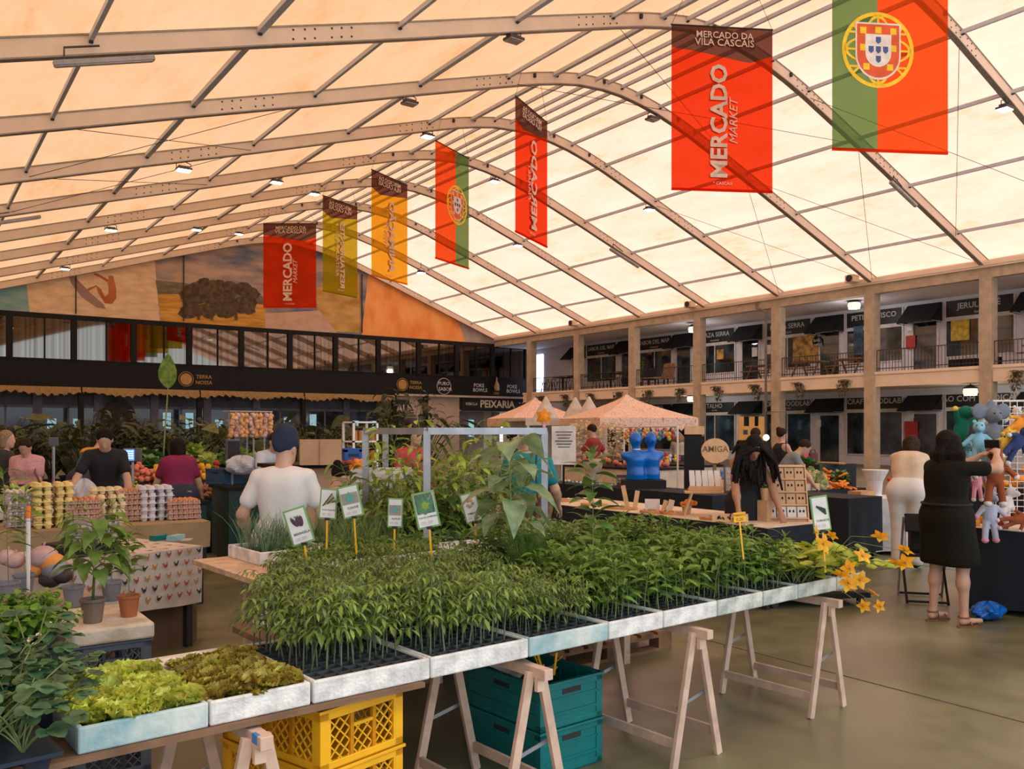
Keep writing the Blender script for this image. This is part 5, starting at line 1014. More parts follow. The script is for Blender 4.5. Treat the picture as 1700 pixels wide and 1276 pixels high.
REDP = mat('dark red polo', (.28, .02, .02), rough=.8); BLUY = mat('petrol blue shirt', (.02, .12, .19), rough=.8); MUST = mat('mustard shoulder yoke', (.70, .33, .02), rough=.8); PLAID = mat('maroon checked trousers', (.16, .05, .05), rough=.8, var=.7, scale=18, col2=(.32, .18, .04)); GREYT = mat('grey marl cotton', (.20, .21, .23), rough=.85); LEATH = mat('brown leather', (.20, .08, .035), rough=.5); KHA = mat('beige cotton trousers', (.42, .34, .26), rough=.85); DKJ = mat('dark cardigan', (.03, .028, .03), rough=.85); JEAN = mat('dark jeans', (.03, .035, .06), rough=.85)
B2 = math.pi
who(470, 5.9, label='person in white t-shirt and navy beanie seen from behind', turn=-.25, H=1.66, headp=.12, heady=-.35, hands=((.30, .16, .92), (-.30, .18, .95)), h=.013, hair=('beanie', NAVY), top=('tee', TEEW), low=('wide', WPANT), shoe=TEEW, build=1.05)
def dresser(root, J):
    s = J['s']; wv = J['arms'][0][2]; b = MB(); p = wv + Vector((-.12, .09, .08)); b.box(p, (.15, .010, .075), rx=R(8)); b.build('phone', mat('black phone', (.01, .01, .012), rough=.2), root, bevel=.004)
    b = MB(); b.lathe([(.031, -.006), (.034, 0), (.031, .006)], 16, 0, frame(wv.lerp(J['arms'][0][1], .12), (1, 0, 0), (0, 1, 0))); b.build('bracelet', BLKC, root)
    p = J['hip']; b = MB(); b.tube([p + Vector((.205 * math.cos(t), .175 * math.sin(t), .12)) for t in np.linspace(0, 6.2832, 28)], .012, 6); b.build('waist_tie', BLKC, root)
    for i, (a, kn, an) in enumerate(J['legs']):
        b = MB(); x, y = an.x, an.y; pts = [(x + .045 * math.sin(t), y + .055 + .135 * math.cos(t), .004) for t in np.linspace(0, 2 * math.pi, 20)[:-1]]; b.prism([(q[0], q[1]) for q in pts], .016); b.tube([(x - .05, y + .03, .02), (x, y + .05, .075), (x + .05, y + .03, .02)], .008, 5); b.tube([(x - .045, y + .12, .02), (x, y + .13, .052), (x + .045, y + .12, .02)], .009, 5); b.tube([(x + .042 * math.cos(t), y - .005 + .045 * math.sin(t), .085) for t in np.linspace(0, 2 * math.pi, 14)], .006, 5); b.build('sandal', LEATH, root)
person('person in very dark short dress and sandals photographing the plush toys', Vector((7.30, 3.93, 0)), TOCAM(1565) - .75, H=1.66, heady=-.1, headp=.0, hands=((.16, .42, 1.53), (-.02, .42, 1.50)), feet=((.15, .05, 0), (-.15, .0, 0)), h=.012, hair=('long', HAIRD), top=('dress', OLIVE), low=('x', None), build=1.18, fem=True, extras=dresser, poles=((.9, .1, -.45), (-.8, .2, -.6)))
who(1506, 10.4, label='person in cream cardigan and white trousers bending over the far stall', turn=-.15, H=1.68, lean=.42, headp=.5, hands=((.2, .62, .85), (-.2, .62, .85)), h=.018, hair=('bob', HAIRB), top=('long', CRM), low=('wide', WPANT), shoe=BLKC, build=1.2, fem=True)
who(176, 9.7, label='person in black t-shirt looking down behind the egg cartons', turn=B2 - .05, H=1.74, lean=.28, headp=.55, hands=((.34, .34, .92), (-.26, .36, .9)), h=.016, hair=('short', HAIRD), top=('tee', BLKC), low=('trousers', BLKC), shoe=BLKC)
def apron(root, J):
    b = MB(); p = J['hip']; b.tube([p + Vector((x, -.15, .06 - abs(x) * .1)) for x in (-.13, 0, .13)], .008, 5); b.bar(p + Vector((0, -.16, .04)), p + Vector((.01, -.17, -.22)), .012, .004); b.build('apron_string', mat('grey tape', (.35, .35, .38)), root)
who(297, 10.6, label='person in magenta t-shirt and dark apron seen from behind', turn=.1, H=1.58, lean=.14, headp=.3, hands=((.33, .2, .85), (-.33, .22, .85)), h=.018, hair=('bob', HAIRD), top=('tee', MAG), low=('skirt', JEAN), shoe=BLKC, build=1.25, fem=True, extras=apron)
def bagp(root, J):
    a = J['sp'](-.1, .02, .5); b = MB(); b.tube([a, J['sp'](-.15, .16, .3), J['sp'](-.26, .12, .0)], .012, 5); b.build('bag_strap', LEATH, root); b = MB(); b.box(J['sp'](-.28, .1, -.1), (.06, .2, .2)); b.build('shoulder_bag', mat('bright red bag', (.7, .03, .02)), root, bevel=.02)
who(46, 11.0, label='person in pink blouse counting money at the egg stall', turn=B2 - .3, H=1.58, lean=.05, headp=.6, hands=((.05, .3, 1.05), (-.05, .3, 1.05)), h=.018, hair=('short', HAIRB), top=('tee', PINK), low=('trousers', JEAN), shoe=BLKC, build=1.15, fem=True, extras=bagp)
who(7, 11.3, label='person with dark blond hair and dark cardigan at the left edge', turn=B2 + 1.2, H=1.66, headp=.1, h=.02, hair=('bob', HAIRL), top=('long', DKJ), low=('trousers', JEAN), shoe=BLKC)
def yoke(root, J):
    sp = J['sp']; softmesh('shoulder_yoke', [rc(sp(.19, 0, .45), sp(-.19, 0, .45), .082 * J['s'], k=.04), rc(sp(.1, 0, .40), sp(-.1, 0, .40), .125 * J['s'], k=.05)], MUST, .02, root, lambda X, Y, Z: .40 * J['s'] - ((Z - J['hip'].z) * .86 + (Y - J['hip'].y) * .5) + 0 * X)
who(131, 12.3, label='person in petrol blue top with mustard shoulders leaning over vegetables', turn=-1.0, H=1.72, lean=.55, headp=.3, hands=((.3, .6, .9), (-.2, .6, .9)), h=.02, hair=('short', HAIRB), top=('long', BLUY), low=('trousers', JEAN), shoe=BLKC, extras=yoke)
who(440, 11.2, label='person with dark hair sorting vegetables behind the onion rack', turn=B2 + .5, H=1.70, lean=.4, headp=.2, hands=((.3, .5, .9), (-.2, .5, .9)), h=.02, hair=('short', HAIRB), top=('tee', mat('white blue t-shirt', (.5, .55, .62))), low=('trousers', JEAN), shoe=BLKC)
who(545, 8.0, label='person with tied black hair and black clothes sitting by the cardboard box', turn=-1.15, H=1.62, sit=.28, lean=.12, headp=.35, hands=((.2, .4, .75), (-.2, .4, .75)), feet=((.12, .35, 0), (-.12, .35, 0)), h=.016, hair=('bun', HAIRD), top=('long', BLKC), low=('trousers', BLKC), shoe=BLKC, fem=True)
who(876, 8.3, label='grey haired person in turquoise shirt behind the galvanised plant rack', turn=-.3, H=1.68, headp=.1, heady=-.2, hands=((.25, .25, .95), (-.28, .2, .95)), h=.016, hair=('short', HAIRG), top=('tee', CYAN), low=('trousers', PLAID), shoe=LEATH, build=1.25)
who(985, 16.8, label='person in dark red polo standing at the toy stall', turn=1.2, H=1.78, headp=.15, hands=((.3, .0, .95), (-.2, .4, 1.1)), h=.022, hair=('short', HAIRB), top=('polo', REDP), low=('trousers', KHA), shoe=BLKC, build=1.1)
who(850, 13.2, label='dark clothed person half hidden left of the turquoise shirt', turn=-1.4, H=1.66, h=.024, hair=('short', HAIRD), top=('long', NAVY), low=('trousers', JEAN), shoe=BLKC)
who(684, 9.6, label='person in red top behind the left part of the plant rack', turn=B2 + .7, H=1.74, headp=.2, h=.02, hair=('bob', HAIRB), top=('long', mat('bright red knit', (.45, .03, .03))), low=('trousers', JEAN), shoe=BLKC)
who(1236, 8.7, label='person with long curly hair and black tank top behind the crafts table', turn=B2 + .35, H=1.68, lean=.3, headp=.65, hands=((.22, .45, .86), (-.24, .42, .84)), h=.014, skin=SKIN2, hair=('curly', HAIRD), top=('tank', BLKC), low=('skirt', BLKC), shoe=BLKC, fem=True)
who(1290, 13.4, label='person in grey marl t-shirt bending right beside the vegetables', turn=-1.5, H=1.66, lean=.65, headp=.3, hands=((.2, .6, .8), (-.1, .6, .8)), h=.02, hair=('short', HAIRB), top=('tee', GREYT), low=('trousers', JEAN), shoe=BLKC, fem=True)
who(1297, 15.2, label='person in black tank top with raised elbow at the dark stall', turn=-.9, H=1.70, h=.022, skin=SKIN, hair=('bun', HAIRB), top=('tank', BLKC), low=('trousers', JEAN), shoe=BLKC, fem=True, hands=((.1, .4, 1.1), (-.35, .3, 1.25)))
who(1254, 14.5, label='person in grey vest right behind the curly haired vendor', turn=-.4, H=1.70, h=.022, hair=('short', HAIRB), top=('tank', GREYT), low=('trousers', JEAN), shoe=BLKC)
who(940, 24, label='distant dark haired person with white top near the white tent', turn=B2, H=1.65, h=.03, hair=('bob', HAIRD), top=('tee', TEEW), low=('trousers', JEAN), shoe=BLKC)
who(1126, 23, label='distant person with long light brown hair at the plush stall', turn=0, H=1.62, h=.03, hair=('long', HAIRL), top=('long', mat('cream blouse', (.55, .48, .4))), low=('trousers', JEAN), shoe=BLKC, fem=True)
# ------------------------------------------------------------------ produce
def prod(name, mb, mats, lab, cat, group, smooth=True): return (name, [mb.mesh(name, mats, smooth)], lab, cat, group)
def ballmb(rx, rz, n=10): b = MB(); b.ball((0, 0, rz), (rx, rx, rz), n); return b
def heap(pr, a, b, z, n, r, rng, lab=None, group=None, zs=(.85, 1.15), flat=False, layers=3, spread=None):
    """n pieces heaped over the rectangle a..b (two corners)"""
    name, meshes, l, cat, g = pr; a = Vector(a); b = Vector(b); c = (a + b) / 2; hx, hy = abs(b.x - a.x) / 2, abs(b.y - a.y) / 2
    for i in range(n):
        u, v = rng.uniform(-1, 1), rng.uniform(-1, 1); zz = z + r * 1.3 * layers * max(0, (1 - max(abs(u), abs(v)) ** 2)) * rng.random() * (.4 if flat else 1)
        o = bpy.data.objects.new(name, meshes[i % len(meshes)]); C.objects.link(o); o.location = (c.x + u * hx, c.y + v * hy, zz); s = rng.uniform(*zs); o.scale = (s, s, s)
        o.rotation_euler = (rng.uniform(-.5, .5), rng.uniform(-.5, .5), rng.random() * 6.28); tag(o, lab or l, cat, group or g)
def pm_(n, c, c2=None, **k): return mat(n, c, col2=c2, rough=.5, var=.15, scale=20, rnd=.15, **k)
ORA = prod('orange', ballmb(.04, .038), pm_('orange peel', (.85, .28, .01)), 'orange in the basket heap by the egg counter', 'fruit', 'oranges')
TMT = prod('tomato', ballmb(.035, .03), pm_('tomato skin', (.55, .02, .01)), 'red tomato on the dark produce counter', 'vegetable', 'tomatoes')
APP = prod('apple', ballmb(.04, .038), pm_('dark red apple', (.35, .015, .02), (.5, .12, .03)), 'dark red apple beside the cardboard box', 'fruit', 'apples')
b = MB(); b.lathe([(0, 0), (.022, .02), (.03, .06), (.022, .11), (0, .13)], 8, 0, TR((0, 0, .025), 0, R(90))); POT = prod('sweet_potato', b, pm_('brown sweet potato', (.22, .09, .045), (.34, .16, .08)), 'brown sweet potato heaped on black crates', 'vegetable', 'sweet potatoes')
b = MB(); b.lathe([(0, 0), (.008, .02), (.016, .13), (.012, .15), (0, .152)], 7, 0, TR((0, 0, .015), 0, R(90))); CAR = prod('carrot', b, pm_('carrot', (.85, .25, .02)), 'carrot in the heap on the right hand vegetable stall', 'vegetable', 'carrots')
b = MB(); b.ball((0, 0, .07), .07, 10); r = random.Random(1)
for i in range(9): leaf(b, LM((0, 0, .02), i * 2.4, R(55)), .16, .14, 'round', .35, -.5, 5, 0, .05, i)
CBG = prod('cabbage', b, pm_('pale cabbage', (.38, .48, .16), (.58, .66, .34)), 'pale green cabbage on a vegetable stall', 'vegetable', 'cabbages')
b = MB()
for i in range(16): leaf(b, LM((0, 0, 0), i * 2.4, R(30 + 3 * i)), .16, .10, 'spoon', .2, .3, 5, 0, .09, i)
GRN = prod('leafy_green', b, pm_('dark leafy green', (.05, .15, .03), (.13, .30, .07)), 'bunch of dark leafy greens on a produce stall', 'vegetable', 'leafy greens')
LHD = prod('lettuce', b, pm_('fresh lettuce head', (.26, .42, .06), (.48, .62, .14)), 'light green lettuce head on a produce stall', 'vegetable', 'lettuce heads')
b = MB(); r = random.Random(4)
for i in range(26): b.ball((r.gauss(0, .028), r.gauss(0, .035), .02 + r.random() * .045), .012, 6)
GRA = prod('grape_bunch', b, pm_('green grapes', (.45, .48, .05)), 'bunch of green grapes on the counter', 'fruit', 'grapes'); GRR = prod('grape_bunch', b, pm_('red grapes', (.18, .02, .03)), 'bunch of red grapes on the counter', 'fruit', 'red grapes')
b = MB(); b.lathe([(0, 0), (.03, .01), (.04, .05), (.032, .085), (.008, .08)], 9); b.tube([(0, 0, .08), (.008, 0, .1)], .005, 5); PPY = prod('bell_pepper', b, pm_('yellow pepper', (.85, .45, .01)), 'yellow bell pepper on the far produce stall', 'vegetable', 'yellow peppers'); PPR = prod('bell_pepper', b, pm_('red pepper', (.65, .03, .01)), 'red bell pepper in front of the egg cartons', 'vegetable', 'red peppers')
PEA = prod('peach', ballmb(.036, .034), pm_('peach skin', (.80, .30, .18), (.75, .12, .08)), 'pink peach on the far produce stall', 'fruit', 'peaches')
TURN = prod('turnip', ballmb(.045, .04), pm_('white purple turnip', (.72, .62, .62), (.45, .2, .4)), 'white and purple turnip on the right vegetable stall', 'vegetable', 'turnips')
rg = random.Random(21)
def table(lab, x0, y0, x1, y1, z, topm, legs=True, cloth=None, drop=.3, rz=0, loc=(0, 0, 0), name='table', wavy=.02, sides=True):
    T = thing(name, lab, 'table', loc, rz); b = MB(); b.b2((x0, y0, z - .03), (x1, y1, z)); b.build('tabletop', topm, T)
    for x in (x0 + .04, x1 - .09):
        for y in (y0 + .04, y1 - .09): b = MB(); b.b2((x, y, 0), (x + .05, y + .05, z - .03)); b.build('leg', DARK, T)
    if cloth:
        pts = [(x0 - .012, y0 - .012), (x1 + .012, y0 - .012), (x1 + .012, y1 + .012), (x0 - .012, y1 + .012), (x0 - .012, y0 - .012)]; ring = []
        for (ax, ay), (bx, by) in zip(pts, pts[1:]):
            n = max(6, int((abs(bx - ax) + abs(by - ay)) / .04)); ring += [(ax + (bx - ax) * i / n, ay + (by - ay) * i / n, (-(by - ay), bx - ax)) for i in range(n)]
        k = len(ring); vs = []
        for lv in range(5):
            t = lv / 4
            for i, (x, y, nn) in enumerate(ring): L = math.hypot(*nn); w = wavy * t * math.sin(i * .55 + 2 * math.sin(i * .13)); vs.append((x - nn[0] / L * -(w + .0) , y - nn[1] / L * -(w), z + .004 - drop * t - (.012 * math.sin(i * .3) * t)))
        fs = [(l * k + i, l * k + (i + 1) % k, (l + 1) * k + (i + 1) % k, (l + 1) * k + i) for l in range(4) for i in range(k)]; b = MB(); b.add(vs, fs, 0); b.b2((x0 - .012, y0 - .012, z), (x1 + .012, y1 + .012, z + .006)); o = b.build('tablecloth', cloth, loc=loc, rz=rz, smooth=False)
        tag(o, 'cloth over the ' + lab, 'tablecloth'); return T, o
    return T, None
BLKCL = mat('navy black table cloth', (.008, .012, .022), rough=.9); BRNCL = mat('tan burlap cloth', (.36, .25, .13), rough=.9, bump=.2, bscale=80); CREAMCL = mat('cream table top', (.68, .56, .44), rough=.8); WHTCL = mat('white satin cloth', (.66, .65, .66), rough=.5)
CARDB = mat('cardboard', (.50, .30, .17), rough=.8, var=.08); BLUEC = mat('blue plastic', (.02, .12, .45), rough=.4); DKTEAL = mat('dark green counter', (.01, .05, .045), rough=.5)
# egg stall
T, cl = table('long egg stall table with a tan cloth', -.55, 8.43, 2.42, 9.40, .78, DKTEAL, cloth=BRNCL, drop=.24, wavy=.012); cl['label'] = 'tan burlap cloth under the stacked egg cartons'
for i, (x, z) in enumerate(((1.75, 0), (2.0, 0), (1.75, .26), (2.0, .26))): pass
for i, z in enumerate((0, .25)): crate('folding_crate', f"{['lower', 'upper'][i]} teal crate under the right end of the egg table", (1.7, 8.6, z), 0, .6, .4, .245, TEAL, 'solid', 'crates under the egg table')
EGB = mat('brown eggs', (.62, .26, .11), rough=.5, rnd=.1); EGW = mat('pale eggs', (.72, .62, .54), rough=.5)
PULP = {'grey': mat('grey moulded pulp', (.42, .38, .38), rough=.95, bump=.3), 'yellow': mat('yellow moulded pulp', (.74, .58, .22), rough=.95, bump=.3), 'cream': mat('pale yellow pulp', (.72, .60, .36), rough=.95, bump=.3), 'pink': mat('pinkish moulded pulp', (.50, .34, .29), rough=.95, bump=.3), 'white': mat('whitish moulded pulp', (.62, .60, .62), rough=.95, bump=.3)}
def egg_tray(kind, eggs, w=.29, d=.29, nx=6, ny=6, h=.05):
    b = MB(); b.b2((-w / 2, -d / 2, .012), (w / 2, d / 2, .022)); px_, py_ = w / nx, d / ny
    for i in range(nx):
        for j in range(ny): x, y = -w / 2 + px_ * (i + .5), -d / 2 + py_ * (j + .5); b.lathe([(px_ * .2, 0), (px_ * .44, .034)], 6, 0, TR((x, y, 0)))
    for i in range(nx + 1):
        for j in (0, ny): b.lathe([(px_ * .3, .01), (px_ * .12, h)], 4, 0, TR((-w / 2 + px_ * i * .98 + .003, (-d / 2 + .004) if j == 0 else (d / 2 - .004), 0)))
    T = thing('egg_tray', 'x', 'egg tray'); b.build('pulp_tray', PULP[kind], T)
    if eggs:
        e = MB()
        for i in range(nx):
            for j in range(ny): e.ball((-w / 2 + px_ * (i + .5), -d / 2 + py_ * (j + .5), .038), (.021, .021, .027), 7)
        e.build('eggs', EGB if eggs == 'b' else EGW, T, smooth=True)
    return T
def carton(kind):
    T = thing('egg_carton', 'x', 'egg carton'); b = MB(); n = 3
    b.b2((-.075, -.14, .03), (.075, .14, .036))
    for i in range(2):
        for j in range(4): x, y = -.036 + i * .072, -.105 + j * .07; b.lathe([(.022, 0), (.034, .033)], 8, 0, TR((x, y, 0))); b.lathe([(.034, .034), (.026, .064), (0, .068)], 8, 0, TR((x, y, 0)))
    b.build('pulp_shell', PULP[kind], T); return T
def stack(proto, x, y, z, n, dz, lab, grp, rz=0, topproto=None):
    for k in range(n): dup(topproto if topproto and k == n - 1 else proto, (x + rg.uniform(-.006, .006), y + rg.uniform(-.006, .006), z + k * dz), rz + rg.uniform(-.03, .03), lab, grp)
pr_ = {k: egg_tray(*v) for k, v in dict(gw=('grey', 'w'), pb=('pink', 'b'), wh=('white', None), ge=('grey', None)).items()}; cy = carton('yellow'); cc = carton('cream'); cw = carton('white')
gx = lambda px, y: (lambda q: q.x * y / q.y)(P(px, 800, 1))
ex = lambda px, y=8.75: (lambda q: q.x * y / q.y)(P(px, 870, 1))
stack(pr_['gw'], ex(40, 8.95), 8.95, .786, 7, .045, 'grey pulp tray of pale eggs in the leftmost stack', 'leftmost egg tray stack', topproto=None)
for dx in (-.085, .085): stack(cy, ex(87, 8.75) + dx, 8.75, .786, 6, .067, 'yellow pulp egg carton in the bright yellow double stack', 'yellow egg cartons'); stack(cc, ex(175, 8.9) + dx, 8.9, .786, 4, .067, 'pale yellow egg carton in the cream coloured stack', 'pale yellow egg cartons')
stack(cc, ex(175, 8.9), 8.9, .786 + 4 * .067, 1, .067, 'pale yellow egg carton lying across the top of the cream stack', 'pale yellow top carton', R(90))
stack(pr_['pb'], ex(136, 8.75), 8.75, .786, 5, .048, 'pinkish tray of brown eggs right of the yellow cartons', 'low brown egg stack'); stack(pr_['pb'], ex(219, 8.95), 8.95, .786, 6, .05, 'pinkish tray of brown eggs in the tall middle stack', 'tall brown egg stack')
for dx in (-.08, .08): stack(cw, ex(256, 8.9) + dx, 8.9, .786, 5, .067, 'whitish egg carton in the stack right of the tall brown eggs', 'white egg cartons')
stack(pr_['pb'], ex(300, 8.85), 8.85, .786, 4, .046, 'pinkish tray of brown eggs at the right end of the table', 'right end brown egg stack')
b = MB(); p = Vector((gx(268, 9.2), 9.2, .786)); b.ball((0, 0, .05), (.07, .05, .05), 8); b.build('plastic_bag', mat('yellow plastic bag', (.85, .5, .01)), loc=p, label='small yellow bag behind the right egg stack', cat='bag')
def bag(px, py, d, r3, m, lab, seed=1, z=None):
    r = random.Random(seed); p = P(px, py, d); b = MB()
    def fn(u, v): a = u * 2 * math.pi; t = v * math.pi; q = 1 + .16 * math.sin(5 * a + 3 * t + seed) * math.sin(t) + .08 * math.sin(9 * a - 4 * t); return (r3[0] * q * math.sin(t) * math.cos(a), r3[1] * q * math.sin(t) * math.sin(a), r3[2] * (1 - math.cos(t)) * (1 + .05 * math.sin(7 * a)))
    b.grid(fn, 28, 14); return b.build('plastic_bag', m, loc=(p.x, p.y, z if z is not None else p.z), label=lab, cat='bag')
BAGW = mat('milky plastic bag', (.66, .68, .74), rough=.3, leaf=.3)
bag(140, 838, 9.25, (.13, .1, .17), BAGW, 'crumpled white plastic bag among the egg cartons', 1, .786); bag(118, 838, 9.3, (.10, .08, .09), BAGW, 'small white bag left of the big crumpled one', 2, .786)
for o in [q for q in C.objects if q.get('label') == 'x']:
    for c_ in kids(o): bpy.data.objects.remove(c_)
    bpy.data.objects.remove(o)
# cockerel print cloth table
ck = mat('linen with print ground', (.56, .50, .46), rough=.9, bump=.15, bscale=90); T, cl = table('small table with a cockerel print cloth', 0, 0, 1.15, .8, .76, WOODP, cloth=ck, drop=.42, rz=R(22), loc=(.83, 6.40, 0), wavy=.015); cl['label'] = 'linen cloth printed with small cockerels'
CKM = [mat('cockerel rust print', (.35, .08, .03)), mat('cockerel black print', (.03, .03, .03)), mat('cockerel ochre print', (.45, .22, .06))]; b = MB(); r = random.Random(6)
def cock(b, M, s, m):
    s *= 1.1; b.poly([(.38 * s * math.cos(a) - .02 * s, .3 * s * math.sin(a), .0003) for a in np.linspace(0, 2 * math.pi, 11)[:-1]], m, M)
    b.poly([(x * s, y * s, 0) for x, y in ((-.5, .1), (-.75, .55), (-.45, .6), (-.3, .25), (0, .05), (.2, .3), (.25, .6), (.42, .62), (.5, .45), (.4, .38), (.42, 0), (.15, -.35), (-.2, -.35))], m, M); b.poly([(x * s, y * s, .0005) for x, y in ((.22, .58), (.3, .78), (.42, .68), (.48, .6))], 0, M); b.box((0, -.5 * s, 0), (.05 * s, .3 * s, .001), 1, M)
for face in (0, 1):
    for i in range(13 if face == 0 else 9):
        for j in range(5):
            L = .06 + i * .088 + (.06 if j % 2 else 0); z = .735 - j * .078
            if face == 0 and L > 1.12 or face == 1 and L > .76: continue
            M = frame((L, -.034, z), (1, 0, 0), (0, 0, 1)) if face == 0 else frame((1.184, L, z), (0, 1, 0), (0, 0, 1)); cock(b, M @ TR((0, 0, 0), r.uniform(-.2, .2)) @ Matrix.Diagonal((r.choice((-1, 1)), 1, 1, 1)), .034, r.choice((0, 0, 1, 2)))
for i in range(8):
    for j in range(5): cock(b, TR((.1 + i * .135, .08 + j * .15, .7675), r.random() * .4), .034, r.choice((0, 1, 2)))
b.build('cockerel_print', CKM, cl)
b = MB(); b.b2((-.12, .02, 0), (1.0, .62, .34)); b.build('cardboard_box', mat('dark cardboard', (.15, .085, .05)), loc=(1.0, 6.62, 0), rz=R(22), label='dark open cardboard box under the cockerel table', cat='box')
b = MB(); b.b2((0, 0, 0), (.42, .28, .09)); b.build('tray_box', BLKC, loc=(.93, 6.62, .769), rz=R(22), label='flat black box on the cockerel print table', cat='box')
for k in range(7): c1 = carton('grey'); c1.location = (1.02 + k * .004, 6.78, .862 + 0); c1['label'] = 'grey egg carton standing in the row on the black box'; c1['group'] = 'grey cartons on the black box'; c1.location = (1.0 + k * .036, 6.76 + k * .014, .93); c1.rotation_euler = (0, R(90), R(22)); c1.name = 'egg_carton'
for i, (px, py, w_, m_) in enumerate(((263, 884, .12, TEAL), (292, 886, .16, mat('pale teal wrapper', (.25, .5, .52))), (310, 905, .14, mat('printed leaflet', (.45, .42, .40))))): b = MB(); b.box((0, 0, .02 if i < 2 else .003), (w_, .07, .04 if i < 2 else .006)); b.build(('packet', 'packet', 'leaflet')[i], m_, loc=(lambda q: (q.x, q.y, .769))(P(px, py, 7.0)), rz=.5 + i * .3, label=('teal packet at the back of the cockerel table', 'pale teal packet on the cockerel table', 'folded printed leaflet near the cockerel table edge')[i], cat='packet')
# produce counters left and middle
def counter(lab, x0, y0, x1, y1, z, m=None, rz=0): b = MB(); b.b2((x0, y0, .08), (x1, y1, z - .04)); o = thing('produce_counter', lab, 'counter'); b.build('body', m or DKTEAL, o); b = MB(); b.b2((x0 - .03, y0 - .03, z - .04), (x1 + .03, y1 + .03, z)); b.build('worktop', BLK, o); b = MB(); b.b2((x0 + .05, y0 + .05, 0), (x1 - .05, y1 - .05, .08)); b.build('plinth', DARK, o); return o
counter('dark green counter behind the egg table at the far left', -1.2, 10.0, gx(200, 10.2), 10.7, .80); y = 10.1
heap(ORA, (gx(97, y), 10.15, 0), (gx(148, y), 10.5, 0), .80, 60, .05, rg, layers=3); heap(LHD, (gx(2, y), 10.15, 0), (gx(50, y), 10.5, 0), .80, 8, .05, rg, 'pale salad head at the left end of the dark counter', 'salads at far left')
for k in range(5): c1 = carton('grey'); c1.name = 'egg_carton'; c1.location = (gx(58, y) + k * .05, 10.14, .88); c1.rotation_euler = (0, R(90), 0); c1['label'] = 'grey carton in the row at the left of the oranges'; c1['group'] = 'cartons on the far left counter'
for k in range(2): q = egg_tray('grey', 'w'); q.location = (gx(127 + k * 14, 10.1), 10.12, .80 + 0 * k); q.rotation_euler = (0, 0, .1); q['label'] = 'open grey egg tray in front of the oranges'; q['group'] = 'open egg trays by the oranges'; q.location = (gx(118, 10.1) + k * .3, 10.12, .81)
b = MB(); b.tube([(-.13 * math.cos(a), 0, .16 + .14 * math.sin(a)) for a in np.linspace(0, math.pi, 12)], .010, 6); b.lathe([(.11, 0), (.15, .14)], 14); b.build('basket', mat('pale wicker', (.45, .30, .18)), loc=(gx(117, 10.5), 10.55, .80), label='wicker basket with a tall handle behind the oranges', cat='basket')
b = MB(); b.b2((-.35, -.2, 0), (.35, .2, .1)); b.build('white_box', WHTCL, loc=(gx(20, 9.7), 9.75, .80), label='white box at the left edge in front of the dark counter', cat='box'); counter('black counter carrying the white box at the left edge', -1.0, 9.55, gx(60, 9.7), 9.95, .80)
# scale monitors
def monitor(px, py, d, w_, h_, turn, lab, lit=True, zb=.8):
    p = P(px, py, d); T = thing('scale_display', lab, 'scale', (p.x, p.y, 0), -YAW + turn); b = MB(); b.box((0, .02, p.z), (w_, .04, h_)); b.build('casing', mat('grey casing', (.10, .10, .11), rough=.4), T, bevel=.006); b = MB(); b.box((-w_ * .16 if lit else 0, -.003, p.z), (w_ * .58 if lit else w_ * .9, .006, h_ * .82)); b.build('screen', mat('lit blue screen', (.12, .32, .75), emit=1.1) if lit else mat('dark screen', (.02, .02, .03), rough=.15), T)
    if lit:
        b = MB(); [b.box((-w_ * .3 + k % 3 * w_ * .16, -.008, p.z + h_ * (.28 - .17 * (k // 3))), (w_ * .12, .003, h_ * .07)) for k in range(12)]; b.build('screen_keys', mat('lit white keys', (.8, .9, 1), emit=1.2), T)
    b = MB(); b.tube([(0, .03, zb), (0, .03, p.z - h_ / 2)], .018, 8); b.box((0, .02, zb + .02), (.2, .2, .04)); b.build('stand', GALV, T)
monitor(219, 755, 10.3, .21, .16, .1, 'scale with lit blue screen right of the man in black'); monitor(388, 747, 11.0, .22, .28, 1.1, 'tilted dark scale display beside the onion rack', False, .9); monitor(89, 733, 11.6, .12, .12, .5, 'small dark scale display behind the pink blouse', False, .02)
counter('dark counter under the tomatoes and grapes', gx(198, 10.9), 10.75, gx(322, 11.3), 11.3, .80); heap(PPR, (gx(200, 10.9), 10.85, 0), (gx(216, 10.9), 11.2, 0), .80, 10, .05, rg); heap(GRA, (gx(221, 10.9), 10.85, 0), (gx(238, 10.9), 11.1, 0), .80, 8, .05, rg); heap(GRR, (gx(241, 10.9), 10.85, 0), (gx(256, 10.9), 11.1, 0), .80, 8, .05, rg); heap(TMT, (gx(260, 10.9), 10.85, 0), (gx(300, 10.9), 11.1, 0), .80, 40, .04, rg)
counter('black crate counter under the sweet potatoes', gx(322, 12.1), 11.9, gx(418, 12.1), 12.6, .74); heap(POT, (gx(322, 12.1), 11.95, 0), (gx(372, 12.1), 12.5, 0), .74, 40, .05, rg); heap(POT, (gx(378, 12.1), 11.95, 0), (gx(415, 12.1), 12.5, 0), .74, 26, .06, rg, 'orange brown sweet potato in the right heap behind the white t-shirt', 'orange sweet potatoes', zs=(1.1, 1.5))
b = MB(); b.b2((0, 0, 0), (.42, .03, .52)); b.b2((-.03, -.01, 0), (0, .04, .56)); b.b2((.42, -.01, 0), (.45, .04, .56)); b.build('wooden_crate', mat('dark orange plywood', (.30, .13, .04), rough=.6), loc=(gx(362, 11.8), 11.75, .03), label='orange brown wooden crate front below the sweet potatoes', cat='crate')
